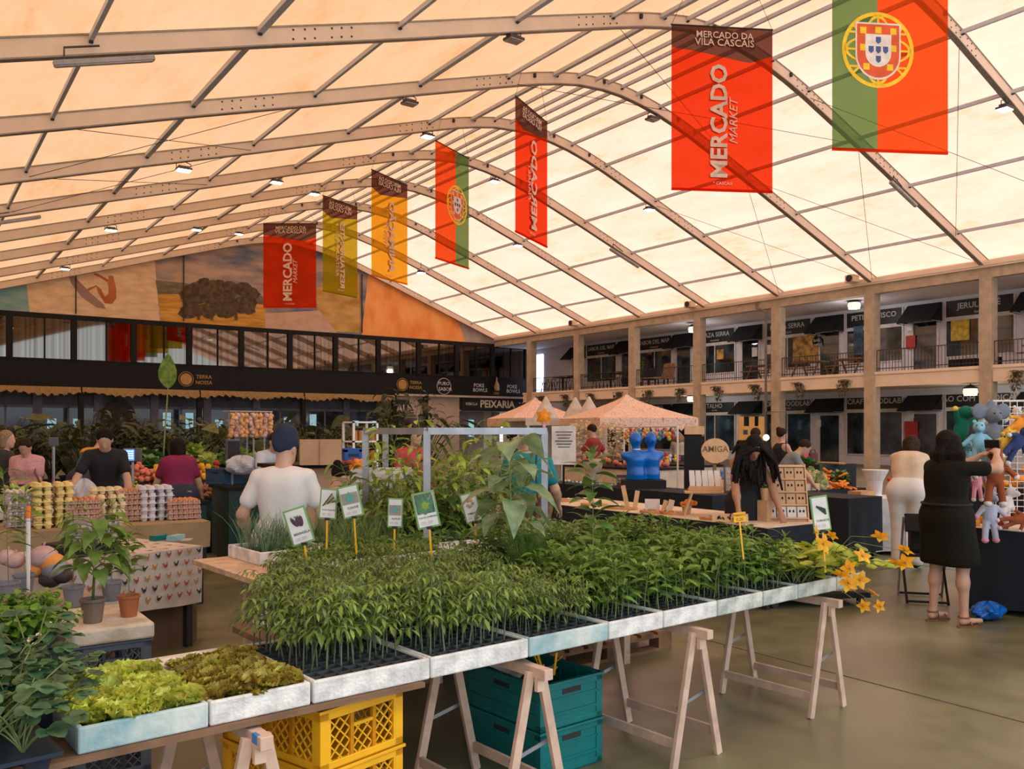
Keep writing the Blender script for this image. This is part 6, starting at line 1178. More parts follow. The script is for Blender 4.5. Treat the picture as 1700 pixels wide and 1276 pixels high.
# large rear produce stall, produce sorted by colour
counter('long rear produce stall in front of the jungle plants', gx(205, 14), 13.4, gx(432, 14.5), 15.2, .86); Y0, Y1 = 13.5, 15.0
for pr, a, b_, n, lab, g in ((PEA, 222, 262, 46, None, None), (PPY, 262, 280, 20, 'yellow pepper left of the magenta top', 'yellow peppers left'), (GRN, 236, 276, 14, 'dark greens behind the peaches', 'greens behind the peaches'), (LHD, 330, 352, 12, None, None), (PPY, 338, 362, 22, None, None), (TMT, 364, 376, 16, 'orange red tomato on the rear stall', 'rear stall tomatoes'), (LHD, 400, 432, 14, 'light green lettuce under the onion rack', 'lettuces under the onion rack'), (GRN, 376, 400, 8, 'dark greens beside the tilted scale', 'greens beside the scale')):
    rear = pr in (GRN, LHD) ; yy = (14.3, 15.1) if rear else (13.5, 14.2); heap(pr, (gx(a, yy[0]), yy[0], 0), (gx(b_, yy[0]), yy[1], 0), .86 + (.14 if rear else .03), n, .07, rg, lab, g, zs=(1.2, 1.7) if rear else (1, 1.3))
# onion rack
T = thing('onion_rack', 'tall steel rack from which strings of onions hang', 'rack', (0, 0, 0)); yO = 12.9
for px in (391, 421, 450):
    for dy in (0, .3): b = MB(); b.tube([(gx(px, yO), yO + dy, 0), (gx(px, yO), yO + dy, 1.93)], .013, 6); b.build('post', GALV, T)
b = MB(); [b.tube([(gx(381, yO), yO + dy, 1.93), (gx(452, yO), yO + dy, 1.93)], .012, 6) for dy in (0, .3)]; [b.tube([(gx(px, yO), yO, 1.93), (gx(px, yO), yO + .3, 1.93)], .008, 5) for px in range(382, 453, 7)]; b.build('top_rail', GALV, T)
b = MB(); b.lathe([(0, -.04), (.025, -.036), (.037, -.01), (.032, .02), (.008, .04), (.004, .055)], 10); onm = [b.mesh('onion', pm_('golden onion skin', (.62, .26, .09), (.75, .42, .18)), True), b.mesh('onion', pm_('rose onion skin', (.58, .30, .26), (.75, .5, .42)), True)]
for k in range(9):
    x = gx(384 + k * 8, yO)
    for i in range(8):
        o = bpy.data.objects.new('onion', onm[k % 3 == 1]); C.objects.link(o); s = rg.uniform(.9, 1.15); o.scale = (s, s, s); o.location = (x + rg.uniform(-.022, .022), yO - .03 + rg.uniform(-.03, .02), 1.87 - i * .042); o.rotation_euler = (rg.uniform(-1, 1), rg.uniform(-1, 1), 0); tag(o, 'golden onion hanging in a string on the steel rack' if k % 3 != 1 else 'rose coloured onion hanging in a string on the steel rack', 'onion', 'hanging golden onions' if k % 3 != 1 else 'hanging rose onions')
    b = MB(); b.tube([(x, yO, 1.93), (x, yO - .02, 1.54)], .006, 4); b.build('onion_string', BRNCL, label='plaited string holding hanging onions', cat='string', group='onion strings')
crate('plastic_crate', 'blue crate tilted on the counter behind the beanie', P(372, 805, 10.9), .4, .5, .35, .2, mat('dusty blue plastic', (.03, .09, .18)), 'solid'); C.objects[-1]; bag(402, 788, 10.9, (.2, .14, .12), BAGW, 'big milky plastic bag on the blue crate', 4)
counter('dark counter under the blue crate and bag', gx(370, 10.9) - .02, 10.6, gx(432, 10.9), 11.3, P(372, 805, 10.9).z)
# boxes, fruit and shelf behind the sitting person
zc = P(500, 772, 8.9).z; b = MB(); b.b2((0, 0, 0), (.42, .34, .26)); b.box((.21, -.012, .13), (.02, .02, .26)); b.build('cardboard_box', CARDB, loc=P(498, 772, 8.9), rz=-.35, label='large tan cardboard box right of the beanie', cat='box')
zf = P(585, 806, 8.8).z; counter('pale counter carrying the cardboard box', gx(480, 8.9) - .1, 8.75, gx(564, 8.9), 9.5, zc - .005, CARDB); counter('pale counter carrying oranges and apples', gx(567, 8.9), 8.6, gx(610, 8.9), 9.5, zf - .002, CARDB)
heap(APP, (gx(570, 9), 8.85, 0), (gx(602, 9), 9.2, 0), zf + .05, 26, .05, rg, 'dark red apple beside the cardboard box', 'apples'); heap(ORA, (gx(567, 8.9), 8.62, 0), (gx(604, 8.9), 8.9, 0), zf, 40, .05, rg, 'orange in the crate right of the sitting person', 'oranges by the sitting person')
crate('plastic_crate', 'bright blue crate behind the apples', (gx(567, 9.3), 9.21, zf + .01), 0, .22, .28, .34, BLUEC, 'solid')
T = thing('shelf_rack', 'small white rack of preserves behind the galvanised rack', 'shelf', (gx(592, 9.8), 9.9, 0)); 
for x in (0, .32):
    for y in (0, .3): b = MB(); b.b2((x, y, 0), (x + .025, y + .025, 1.76)); b.build('post', WHT, T)
for z in (1.0, 1.25, 1.5, 1.74): b = MB(); b.b2((0, 0, z), (.345, .325, z + .02)); b.build('shelf_board', WHT, T)
JAR = MB(); JAR.lathe([(.035, 0), (.035, .09), (.028, .1)], 10, 0); JAR.lathe([(.03, .1), (.03, .12), (0, .12)], 10, 1); jm = JAR.mesh('preserve_jar', [mat('amber preserve', (.45, .18, .04), rough=.2), BLK])
for z in (1.02, 1.27, 1.52):
    for k in range(4): o = bpy.data.objects.new('preserve_jar', jm); C.objects.link(o); o.location = (gx(592, 9.8) + .05 + k * .08, 9.96, z); o.scale = (1, 1, 1.3); tag(o, 'amber preserve jar on the small white rack', 'jar', 'preserve jars')
b = MB(); p = P(598, 830, 7.6); b.box((0, 0, 0), (.16, .01, .55)); b.build('poster_panel', WHTCL, loc=p, rz=-YAW, label='tall white panel at the left galvanised post', cat='panel')
b = MB(); b.b2((-.03, .01, 0), (.03, .04, p.z - .2)); b.build('panel_post', WHT, loc=(p.x, p.y, 0), rz=-YAW, label='post behind the tall white panel', cat='post')
# printed compost bag with orchid picture
p = P(645, 840, 6.75); b = MB(); b.grid(lambda u, v: ((u - .5) * .42 * (1 - .1 * abs(v - .5)), -.06 * math.sin(math.pi * u) * math.sin(math.pi * v) ** .5, (v - .5) * .6), 12, 12, 0); b.grid(lambda u, v: ((u - .5) * .42 * (1 - .1 * abs(v - .5)), .04 + .06 * math.sin(math.pi * u) * math.sin(math.pi * v) ** .5, (v - .5) * .6), 12, 12, 0)
[leaf(b, frame((-.1, -.09, -.2), (1, 0, 0), (0, 0, 1)) @ TR((0, 0, 0), a), .4, .1, 'lance', .05, 0, 6, 1) for a in (.5, .1, -.3, -.7)]; b.ball((.06, -.09, -.12), (.06, .01, .05), 8, 2); b.build('compost_bag', [WHT, LEAFP, ORP], loc=p, rz=-YAW, label='white sack printed with dark leaves inside the plant rack', cat='sack')
# ------------------------------------------------------------------ galvanised plant rack and its tall plants
T = thing('plant_rack', 'galvanised frame rack holding tall potted shrubs behind the bench', 'rack'); A = on(607, 6.5); Bp = on(709, 5.7); D_ = on(904, 6.05); E_ = on(808, 6.75); E2 = on(640, 7.2); zt = 1.645
for q in (A, Bp, D_, E_, E2): b = MB(); b.box((q.x, q.y, zt / 2), (.045, .045, zt), rz=-YAW); b.build('post', GALV, T)
for a, b_ in ((A, Bp), (Bp, D_), (D_, E_), (A, E_)): b = MB(); b.bar((a.x, a.y, zt + .0), (b_.x, b_.y, zt + .0), .045, .045); b.build('top_rail', GALV, T)
b = MB(); b.bar((A.x, A.y, .5), (Bp.x, Bp.y, .5), .04, .03); b.bar((Bp.x, Bp.y, .5), (D_.x, D_.y, .5), .04, .03); b.build('lower_rail', GALV, T)
b = MB(); b.tube([P(893, 720, 5.95), P(889, 780, 5.95), P(893, 830, 5.95)], .006, 5); b.build('hanging_cable', DARK, T)
SB = [lf('olive chilli leaf', (.12, .2, .03), (.26, .36, .06)), G_DRK, G_LIM]
for i, (px, d, H_, m_, L_, W_, sh_) in enumerate(((655, 6.45, 1.5, 0, .15, .035, 'lance'), (690, 6.2, 1.35, 0, .14, .036, 'lance'), (740, 6.3, 1.78, 2, .10, .036, 'ovate'), (772, 6.2, 1.5, 1, .085, .04, 'ovate'), (735, 6.0, 1.0, 1, .08, .035, 'ovate'), (803, 6.3, 1.72, 0, .09, .028, 'lance'), (640, 6.2, .85, 1, .05, .03, 'round'))):
    pot('potted_shrub', ['tall narrow leaved shrub at the left inside the rack', 'narrow leaved olive shrub near the middle post', 'lime green shrub rising above the rack', 'dark dense shrub right of the middle post', 'shorter dark shrub low behind the cabbage sign', 'feathery shrub rising above the right half', 'small dark shrub at the foot of the left post'][i], 'potted plant', on(px, d), i, .15, .26, TERR if i % 2 else BLKP, bush_mb(random.Random(50 + i), H_ - .25, .45, 15, 44, L_, W_, sh_, 74, .006), [SB[m_], G_STEM])
# ------------------------------------------------------------------ jungle of large plants before the rear arcade
def broad_mb(r, H, n, L, Wd, shape='ovate'):
    b = MB()
    for i in range(n):
        a = i * 2.4 + r.random(); pts, e = arc((r.uniform(-.06, .06), r.uniform(-.06, .06), 0), a, R(r.uniform(62, 85)), H * r.uniform(.5, 1), R(30), 5); b.tube(pts, [.018, .016, .014, .012, .010, .008], 5, 1, cap=False); leaf(b, LM(pts[-1], a, R(r.uniform(-30, 30)), r.uniform(-.5, .5)), L * r.uniform(.7, 1.1), Wd * r.uniform(.8, 1.1), shape, .2, .5, 8)
    return b
J1 = lf('dark jungle leaf', (.025, .045, .015), (.06, .09, .03)); J2 = lf('olive jungle leaf', (.09, .11, .04), (.2, .22, .08)); r = random.Random(77); kinds = ['broad leaved', 'bushy', 'arching']  # jungle leaves in a dark and an olive green
spots = [(5, 24, 1.9), (38, 22, 1.5), (60, 26, 1.7), (85, 23, 1.6), (112, 25, 1.5), (140, 21, 2.1), (165, 26, 1.6), (195, 22, 1.8), (215, 24, 2.0), (245, 26, 1.5), (262, 21, 1.6), (300, 25, 1.6), (322, 22, 1.9), (345, 25, 1.7), (370, 23, 1.6), (470, 23, 1.6), (495, 26, 1.7), (520, 22, 2.0), (545, 24, 1.7), (575, 26, 1.6), (610, 25, 1.6), (640, 21, 2.0), (665, 20, 2.3), (700, 22, 2.0)]
wh = ['at the extreme left edge', 'above the pink blouse', 'left of the scale display', 'above the scale display', 'left of the petrol blue top', 'above the petrol blue top', 'behind the man in black', 'right of the man in black, paler one', 'before the round doorway', 'left of the tall banana leaf', 'at the foot of the banana leaf', 'above the magenta top', 'right of the magenta top', 'left of the onion rack', 'behind the onion rack', 'right above the beanie', 'above the cardboard box', 'with pale top above the cardboard box', 'right of the cardboard box', 'above the blue crate', 'above the white shelf rack', 'left before the cream wall', 'with purple tips before the cream wall', 'nearest the lime green shrub']
for i, ((px, d, H_), w_) in enumerate(zip(spots, wh)):
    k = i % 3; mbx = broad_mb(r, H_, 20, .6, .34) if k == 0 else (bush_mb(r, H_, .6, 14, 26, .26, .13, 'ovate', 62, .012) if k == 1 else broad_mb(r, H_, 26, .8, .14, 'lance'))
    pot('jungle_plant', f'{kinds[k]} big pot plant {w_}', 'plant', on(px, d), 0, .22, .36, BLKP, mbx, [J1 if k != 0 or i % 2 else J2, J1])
p = on(268, 15.5); b = MB(); b.tube([(0, 0, .3), (.05, 0, 1.2), (.12, 0, 2.2)], [.02, .015, .01], 6, 1); leaf(b, frame((.12, 0, 2.15), (1, .1, 0), (.12, -.1, 1)), .62, .33, 'ovate', .12, .1, 12, 0, .02); b.tube([(.12, 0, 2.15), (.19, -.04, 2.72)], .006, 5, 1); pot('banana_plant', 'single tall banana plant whose leaf stands against the black band', 'plant', p, -YAW, .2, .3, BLKP, b, [G_PEP, G_STEM])
b = MB(); b.ball((0, 0, 0), .17, 16); b.tube([(0, 0, -.14), (0, 0, -1.95 + .25)], .03, 6); p = P(684, 699, 19); b.build('round_sculpture', mat('black purple ball', (.03, .015, .03), rough=.4), loc=p, label='dark ball on a pole before the cream wall', cat='ball'); C.objects[-1].location.z = p.z
# ------------------------------------------------------------------ crafts table
JW = mat('honey coloured wood', (.52, .28, .11), rough=.55, var=.15); LW = mat('light display wood', (.66, .42, .22), rough=.6, var=.1); KRAFT = mat('kraft card', (.58, .36, .20), rough=.8); GREYC = mat('pale grey card', (.66, .64, .62), rough=.7)
T, cl = table('long crafts table covered to the floor in navy black', 6.48, 5.15, 7.4, 8.85, .75, CREAMCL, cloth=BLKCL, drop=.66, wavy=.02); cl['label'] = 'navy black cloth with white MERCADO DA VILA print on the crafts table'
b = MB(); b.b2((6.47, 5.14, .757), (7.41, 8.86, .764)); b.build('table_runner', CREAMCL, label='cream runner under the jewellery and wooden pieces', cat='runner')
WP = mat('white cloth print', (.60, .60, .62)); b = MB(); M = lambda y, z, x: frame((x, y, z), (0, -1, 0), (0, 0, 1))
b.text('#MERCADO', M(8.3, .48, 6.43), .2, 0, .012); b.text('DA VILA', M(8.3, .28, 6.43), .22, 0, .012); b.build('cloth_lettering', WP, cl)
def onx(px, x, z=0): q = P(px, 800, 1); return Vector((x, q.y * x / q.x, z))
zt = .765
def small(name, px, x, mbx, m, lab, cat, rz=0, z=zt, bevel=0, group=None): return mbx.build(name, m, loc=onx(px, x, z), rz=rz, label=lab, cat=cat, bevel=bevel, group=group)
# earring display board
D = thing('earring_display', 'tall wooden display of earring cards at the right end of the crafts table', 'display', onx(1306, 7.08, zt), -.65); X = TR((0, 0, 0), 0, R(-14)); b = MB(); b.b2((-.21, 0, 0), (.21, .015, .56), 0, X)
for k in range(5): b.b2((-.21, -.035, .02 + k * .128), (.21, 0, .032 + k * .128), 0, X)
for x in (-.21, .2): b.b2((x, -.03, 0), (x + .012, .01, .56), 0, X)
b.bar((0, .16, 0), (0, .15, .34), .02, .02); b.build('board', LW, D)
for k in range(4):
    for i in range(4):
        c = MB(); c.b2((-.19 + i * .098, -.022, .036 + k * .128), (-.105 + i * .098, -.018, .14 + k * .128), 0, X); co = c.build('earring_card', KRAFT if k else GREYC, D)
        e = MB(); [e.ball((-.165 + i * .098 + q * .035, -.026, .095 + k * .128), (.009, .003, .014), 6, 0, X) for q in (0, 1)]; e.build('earrings', BLK, co)
# hinged frame with jewels, card rack on a small folding table
F = thing('jewel_frame', 'grey framed jewellery case leaning on the small table', 'frame', onx(1217, 6.95, zt + .25), -.75); X = TR((0, 0, 0), 0, R(-12)); b = MB(); b.b2((-.09, 0, 0), (.09, .02, .02), 0, X); b.b2((-.09, 0, .27), (.09, .02, .29), 0, X); b.b2((-.09, 0, 0), (-.07, .02, .29), 0, X); b.b2((.07, 0, 0), (.09, .02, .29), 0, X); b.build('frame', mat('grey wood frame', (.16, .15, .14)), F); b = MB(); b.b2((-.07, .008, .02), (.07, .014, .27), 0, X); b.build('backing', GREYC, F)
b = MB(); rj = random.Random(3); [b.ball((rj.uniform(-.055, .055), .004, .04 + rj.random() * .21), (.012, .005, .012), 7, rj.randrange(2), X) for _ in range(26)]; b.build('jewels', [mat('amber bead', (.75, .38, .08), rough=.3), mat('pearl bead', (.75, .66, .58), rough=.3)], F)
q = thing('folding_stand', 'small pale wooden folding table standing on the crafts table', 'stand', onx(1190, 6.95, zt), -.75); b = MB(); b.b2((-.33, -.1, .235), (.33, .1, .25)); b.build('top', LW, q)
for x in (-.3, .3):
    for y in (-.09, .09): b = MB(); b.bar((x * .85, y, .235), (x * 1.12, y, 0), .015, .015); b.build('leg', LW, q)
q = thing('card_rack', 'wooden rack of white cards on the small table', 'rack', onx(1170, 6.95, zt + .252), -.75); b = MB(); b.b2((-.17, -.09, 0), (.17, .09, .02)); b.b2((-.17, -.09, .02), (.17, -.08, .05)); b.bar((.17, -.09, .03), (.17, .09, .13), .012, .04); b.build('tray', LW, q)
for k in range(5): 
    for i in range(5): b = MB(); b.box((-.13 + i * .065, -.065 + k * .033, .07 + k * .022), (.055, .003, .1), rx=R(-12)); b.build('white_card', WHT, q)
for i, (px, x, w_, h_, t_, m_) in enumerate(((1038, 6.75, .05, .26, -.25, LW), (1056, 6.75, .05, .21, .2, LW), (1083, 6.7, .16, .14, 0, GREYC), (1103, 6.7, .05, .14, .35, LW), (1113, 6.7, .06, .15, .3, CREAMCL))):
    b = MB(); b.box((0, 0, h_ / 2), (w_, .05 if i < 2 else .012, h_), rx=R(-10), ry=t_ * .8); small('display_stand', px, x, b, m_, ['tall standing earring box, left of the pair', 'standing earring box, right of the pair', 'pale grey jewellery card standing by the boxes', 'thin leaning wooden card, left', 'cream leaning card, right'][i], 'display', -.75)
for i, (px, x, w_, d_) in enumerate(((930, 6.8, .5, .3), (985, 6.7, .35, .2), (1030, 6.65, .4, .2), (1085, 6.62, .3, .2), (1120, 6.7, .3, .22), (1190, 6.62, .34, .2), (1215, 6.6, .3, .14))):
    b = MB(); b.prism([(w_ / 2 * math.cos(a) * (1 + .08 * math.sin(3 * a + i)), d_ / 2 * math.sin(a)) for a in np.linspace(0, 2 * math.pi, 18)[:-1]], .025); small('wooden_board', px, x, b, JW, ['raised wooden slab at the far left of the crafts table', 'flat wooden board next to the raised slab', 'wooden board under the tall earring boxes', 'wooden board under the grey card', 'wooden board before the leaning cards', 'wooden board under the small folding table', 'round wooden board nearest the yellow tag'][i], 'board', -1.2)
    for k in range(5): b = MB(); (b.ball((0, 0, .012), (.022, .014, .012), 7) if k % 2 else b.box((0, 0, .006), (.05, .03, .01))); small('trinket', px + rj.uniform(-14, 14), x + rj.uniform(-.06, .06), b, [YEL, GREYC, mat('orange trinket', (.8, .25, .04)), KRAFT, mat('sea green trinket', (.2, .45, .4))][k], 'small handmade trinket lying on the boards of the crafts table', 'trinket', rj.random() * 3, zt + .026, group='trinkets on the crafts table')
b = MB(); b.lathe([(.04, 0), (.055, .08), (.045, .09)], 12); [b.ball((rj.gauss(0, .03), rj.gauss(0, .03), .10 + rj.random() * .03), .026, 7, 1) for _ in range(9)]; small('bowl', 1140, 6.85, b, [KRAFT, mat('orange trinket', (.8, .25, .04))], 'bowl heaped with orange fabric flowers on the crafts table', 'bowl')
b = MB(); b.box((0, 0, .04), (.34, .012, .085), rx=R(-20)); rj2 = random.Random(9); [b.box((rj2.uniform(-.14, .14), -.012, .03 + rj2.random() * .04), (.03, .005, .012), 1, rz=0, ry=rj2.random() * 3) for _ in range(16)]; small('ring_board', 1212, 6.55, b, [LW, BLK], 'wooden board of black pendants at the table edge', 'display', -.75)
b = MB(); b.lathe([(.045, 0), (.06, .12)], 14); small('plant_pot', 1272, 6.95, b, LW, 'wooden pot holding a small trailing plant beside the earring display', 'pot', z=zt + .2); bush_mb(random.Random(3), .06, .06, 8, 8, .03, .02, 'round', 30, .001).build('trailing_plant', [G_CAB, G_STEM], loc=onx(1272, 6.95, zt + .32), label='small trailing plant in the wooden pot by the earring display', cat='plant'); b = MB(); b.b2((-.06, -.06, 0), (.06, .06, .2)); small('block', 1272, 6.95, b, KRAFT, 'kraft block under the small trailing plant', 'block')
# second black table with necklaces, books and the blue twin bust
T, cl = table('second black covered table behind the crafts table', 8.6, 7.7, 9.3, 11.3, .8, BLKC, cloth=BLKCL, drop=.72); cl['label'] = 'black cloth hanging from the table under the blue bust'; rj = random.Random(5)
for k in range(7): b = MB(); b.box((0, 0, .012 * 1), (.22, .16, .022)); b.build('book', [mat('red book', (.45, .05, .04)), mat('blue book', (.05, .12, .25)), mat('sand book', (.5, .4, .28)), mat('teal book', (.1, .3, .3)), mat('white book', (.6, .6, .6))][k % 5], loc=onx(1036, 9.0, .81 + k * .024), rz=-.7 + rj.uniform(-.1, .1), label='coloured book in the pile left of the blue bust', cat='book', group='books left of the blue bust')
for k in range(16): b = MB(); b.ball((0, 0, .02), (.03, .02, .02), 7); b.build('pebble_ornament', [WHT, mat('sea green trinket', (.2, .45, .4)), GREYC][k % 3], loc=onx(925 + k * 6.5, 8.75 + .2 * rj.random(), .808), label='small white and green ornament on the second black table', cat='ornament', group='ornaments on the second black table')
b = MB(); b.b2((-.3, -.2, 0), (.3, .2, .12)); b.build('plinth', BLKC, loc=onx(1068, 8.95, .807), rz=-.6, label='black plinth under the blue bust', cat='plinth')
BLUB = mat('glossy cobalt blue resin', (.0, .14, .55), rough=.28, var=.1)
def bust(ox):
    p = []
    for i, (x, y, zz, s) in enumerate(((-.11, 0, .0, 1), (.12, .03, .0, .95))):
        hz = .62 + zz; p += [el((x, y, hz), (.08 * s, .095 * s, .11 * s), None, .02), rc((x, y, .40), (x, y, .56), .05 * s, .045 * s, .03), rc((x - .14 * s, y, .37), (x + .13 * s, y, .38), .06, .06, .05), rc((x, y, .30), (x, y, .08), .13 * s, .10 * s, .06), rc((x, y - .03, .08), (x, y, .0), .11 * s, .13 * s, .05), rc((x, y - .07, hz), (x, y - .1, hz - .03), .015, .012, .015)]
        r_ = random.Random(i + 4); p += [el((x + .062 * math.cos(a) * math.cos(e_) * s, y + .015 + .075 * math.sin(a) * math.cos(e_), hz + .015 + .085 * math.sin(e_)), (.021,) * 3, None, .008) for e_ in (.25, .75, 1.3) for a in np.linspace(0, 6.28, 11 - int(5 * e_))]
    return p
o = softmesh('twin_bust', bust(0), BLUB, .011, clip=lambda X, Y, Z: -Z + 0 * X + 0 * Y); o.location = onx(1068, 8.95, .928); o.rotation_euler = (0, 0, -YAW + .25); o.scale = (1.12, 1.12, .95); tag(o, 'glossy cobalt blue sculpture of two heads and torsos joined', 'sculpture')
b = MB(); b.lathe([(.055, 0), (.062, .012), (.055, .02)], 14); b.build('necklace', WHT, o, (-.1, 0, .455))
# tables behind: cream table with toys and the second MERCADO DA VILA cloth
T, cl = table('cream covered toy table behind the blue bust', 11.0, 8.3, 12.0, 9.9, .82, CREAMCL, cloth=mat('pinkish cream cloth', (.70, .55, .45)), drop=.22); cl['label'] = 'pinkish cream cloth of the toy table behind the blue bust'
b = MB(); b.b2((10.96, 8.3, .02), (10.99, 9.9, .62)); o = b.build('table_skirt', BLKCL, label='black table skirt printed MERCADO VILA in white, right of the bust', cat='cloth'); b = MB(); b.text('#MERCADO', M(9.3, .5, 10.95), .22, 0, .012); b.text('DA VILA', M(9.25, .28, 10.95), .22, 0, .012); b.build('cloth_lettering', WP, o)
TC = [mat('toy ' + n, c, rough=.7) for n, c in (('orange', (.85, .30, .03)), ('yellow', (.85, .6, .06)), ('red', (.7, .05, .04)), ('white', (.75, .72, .68)), ('pink', (.8, .3, .35)), ('teal', (.08, .4, .4)), ('blue', (.1, .25, .6)))]
def toymb(r): b = MB(); b.ball((0, 0, .05), (.04, .035, .05), 8, 0); b.ball((0, -.01, .12), .033, 8, 0); [b.ball((x * .025, 0, .15), .012, 6, 1) for x in (-1, 1)]; [b.ball((x * .045, -.01, .06), (.014, .014, .03), 6, 1) for x in (-1, 1)]; return b
tm = [toymb(rj).mesh('plush_toy', [TC[i], TC[(i + 3) % 7]], True) for i in range(7)]
def toys(pts, lab, g, s=(.8, 1.3)):
    for i, p in enumerate(pts): o = bpy.data.objects.new('plush_toy', tm[rj.randrange(7)]); C.objects.link(o); o.location = p; k = rj.uniform(*s); o.scale = (k,) * 3; o.rotation_euler = (0, 0, rj.random() * 6); tag(o, lab, 'toy', g)
toys([(11.1 + rj.random() * .8, 8.4 + rj.random() * 1.4, .828) for _ in range(22)], 'small bright plush figure on the cream toy table', 'figures on the cream toy table')
R_ = thing('toy_rail', 'white rail from which small plush key rings hang behind the bust', 'rail', (0, 0, 0)); a = onx(1036, 11.6); c = onx(1125, 11.6); a.x += 1.2; a.y *= (a.x) / 11.6; 
for q in (a, c): b = MB(); b.tube([(q.x, q.y, 0), (q.x, q.y, 1.72)], .018, 6); b.build('post', WHT, R_)
b = MB(); b.tube([(a.x, a.y, 1.72), (c.x, c.y, 1.72)], .018, 6); b.build('rail', WHT, R_)
for k in range(18):
    t = (k + .5) / 18; q = a.lerp(c, t); o = bpy.data.objects.new('plush_toy', tm[k % 7]); C.objects.link(o); o.location = (q.x, q.y, 1.45 + .04 * (k % 3)); o.scale = (1.1,) * 3; tag(o, 'small plush key ring hanging from the white rail', 'toy', 'hanging plush key rings')
    b = MB(); b.tube([(q.x, q.y, 1.72), (q.x, q.y, 1.62)], .004, 4); b.build('cord', WHT, label='short cord of a hanging plush key ring', cat='cord', group='key ring cords')
b = MB(); b.b2((0, 0, 0), (.03, 1.2, 1.1)); b.build('dark_backboard', BLKC, loc=(12.1, 8.6, .0), label='black board leaning behind the cream toy table', cat='board')
# red polo stall, canopies, tent
STR = mat('multicoloured speckled canopy', (.75, .42, .32), rough=.8, var=.1, scale=16, col2=(.92, .74, .58))
nt = STR.node_tree; rp = [n for n in nt.nodes if n.type == 'VALTORGB'][0]; rp.color_ramp.interpolation = 'CONSTANT'; e = rp.color_ramp.elements; e[0].position = 0; e[0].color = (.85, .62, .48, 1); e[1].position = .62; e[1].color = (.6, .15, .15, 1)
for p_, c in ((.42, (.30, .34, .36, 1)), (.46, (.86, .64, .50, 1)), (.54, (.75, .35, .28, 1)), (.56, (.88, .68, .54, 1))): x = e.new(p_); x.color = c
WT = mat('white tent fabric', (.78, .74, .70), rough=.8, leaf=.3)
def canopy(lab, px, d, w, zE, zA, m, posts=True, rz=-.3, val=.32):
    o = thing('canopy', lab, 'canopy', on(px, d), rz); h = w / 2; b = MB(); n = 8; rings = []
    for i in range(n + 1):
        t = i / n; k = 1 - t; rr_ = h * (k ** 1.35 + .02 * t); z = zE + (zA - zE) * t; rings.append([(sx * rr_, sy * rr_, z) for sx, sy in ((-1, -1), (1, -1), (1, 1), (-1, 1))])
    vs = [p for q in rings for p in q]; b.add(vs, [(4 * i + j, 4 * i + (j + 1) % 4, 4 * i + 4 + (j + 1) % 4, 4 * i + 4 + j) for i in range(n) for j in range(4)]); b.build('roof', m, o)
    b = MB(); q = 14
    for sx, sy, ex_, ey in ((-1, -1, 1, -1), (1, -1, 1, 1), (1, 1, -1, 1), (-1, 1, -1, -1)):
        for i in range(q): p0 = [(sx + (ex_ - sx) * (i + k) / q) * h for k in (0, .5, 1)]; p1 = [(sy + (ey - sy) * (i + k) / q) * h for k in (0, .5, 1)]; b.add([(p0[0], p1[0], zE), (p0[2], p1[2], zE), (p0[2], p1[2], zE - val * .7), (p0[1], p1[1], zE - val), (p0[0], p1[0], zE - val * .7)], [(0, 1, 2, 3, 4)])
    b.build('valance', m, o)
    for x in (-1, 1):
        for y in (-1, 1): b = MB(); b.b2((x * h * .97 - .02, y * h * .97 - .02, 0), (x * h * .97 + .02, y * h * .97 + .02, zE)); b.build('post', WHT, o)
    return o
canopy('large speckled pyramid canopy before the arcade', 1040, 22, 2.6, 1.95, 2.55, STR); canopy('smaller speckled canopy at the left, behind the turquoise shirt', 888, 29.5, 2.6, 2.05, 2.75, STR); 
for px, d, lab in ((906, 24, 'left white cone'), (955, 24.5, 'middle white cone'), (978, 24, 'right white cone, just left of the big canopy')):
    p = on(px, d); b = MB(); b.lathe([(.36, 0), (.30, .12), (.02, .6), (0, .6)], 18); b.build('white_cone', WT, loc=(p.x, p.y, 1.98), label=f'{lab} on the white tent frame', cat='cone')
T = thing('white_tent', 'low white tent with rectangular frame in mid hall', 'tent', on(945, 24), -.2); b = MB(); b.b2((-1.6, -.6, 1.9), (1.7, .9, 1.98)); b.b2((-1.6, -.62, 1.78), (1.7, -.58, 1.98)); b.build('roof', WT, T)
for x in (-1.55, -.4, .6, 1.62): b = MB(); b.b2((x, -.6, 0), (x + .06, -.55, 1.9)); b.build('post', WHT, T)
b = MB(); b.b2((-1.6, .85, 0), (1.7, .9, 1.9)); b.build('back_panel', mat('cream tent wall', (.62, .52, .44)), T)
for px, lab in ((965, 'left'), (1017, 'right')):
    o = thing('blossom_tree', f'{lab} small round cream blossom tree by the red polo', 'tree', on(px, 20)); b = MB(); b.tube([(0, 0, 0), (.03, 0, .7), (0, 0, 1.3)], [.04, .03, .02], 6); b.build('trunk', PLW, o); b = MB(); rq = random.Random(px)
    for k in range(420): v = Vector((rq.gauss(0, 1), rq.gauss(0, 1), rq.gauss(0, 1))).normalized() * rq.uniform(.25, .42); leaf(b, LM(v + Vector((0, 0, 1.5)), rq.random() * 6, rq.uniform(-1, 1)), .07, .06, 'round', .2, .2, 3)
    b.build('crown', mat('cream blossom', (.72, .60, .38), leaf=.3, col2=(.85, .76, .55)), o)
counter('low toy stall beside the red polo', 14.0, 12.9, 15.2, 16.0, .9, CREAMCL); toys([(14.1 + rj.random(), 13.0 + rj.random() * 2.9, .9) for _ in range(40)], 'tiny colourful toy on the stall beside the red polo', 'toys beside the red polo', (.9, 1.6))
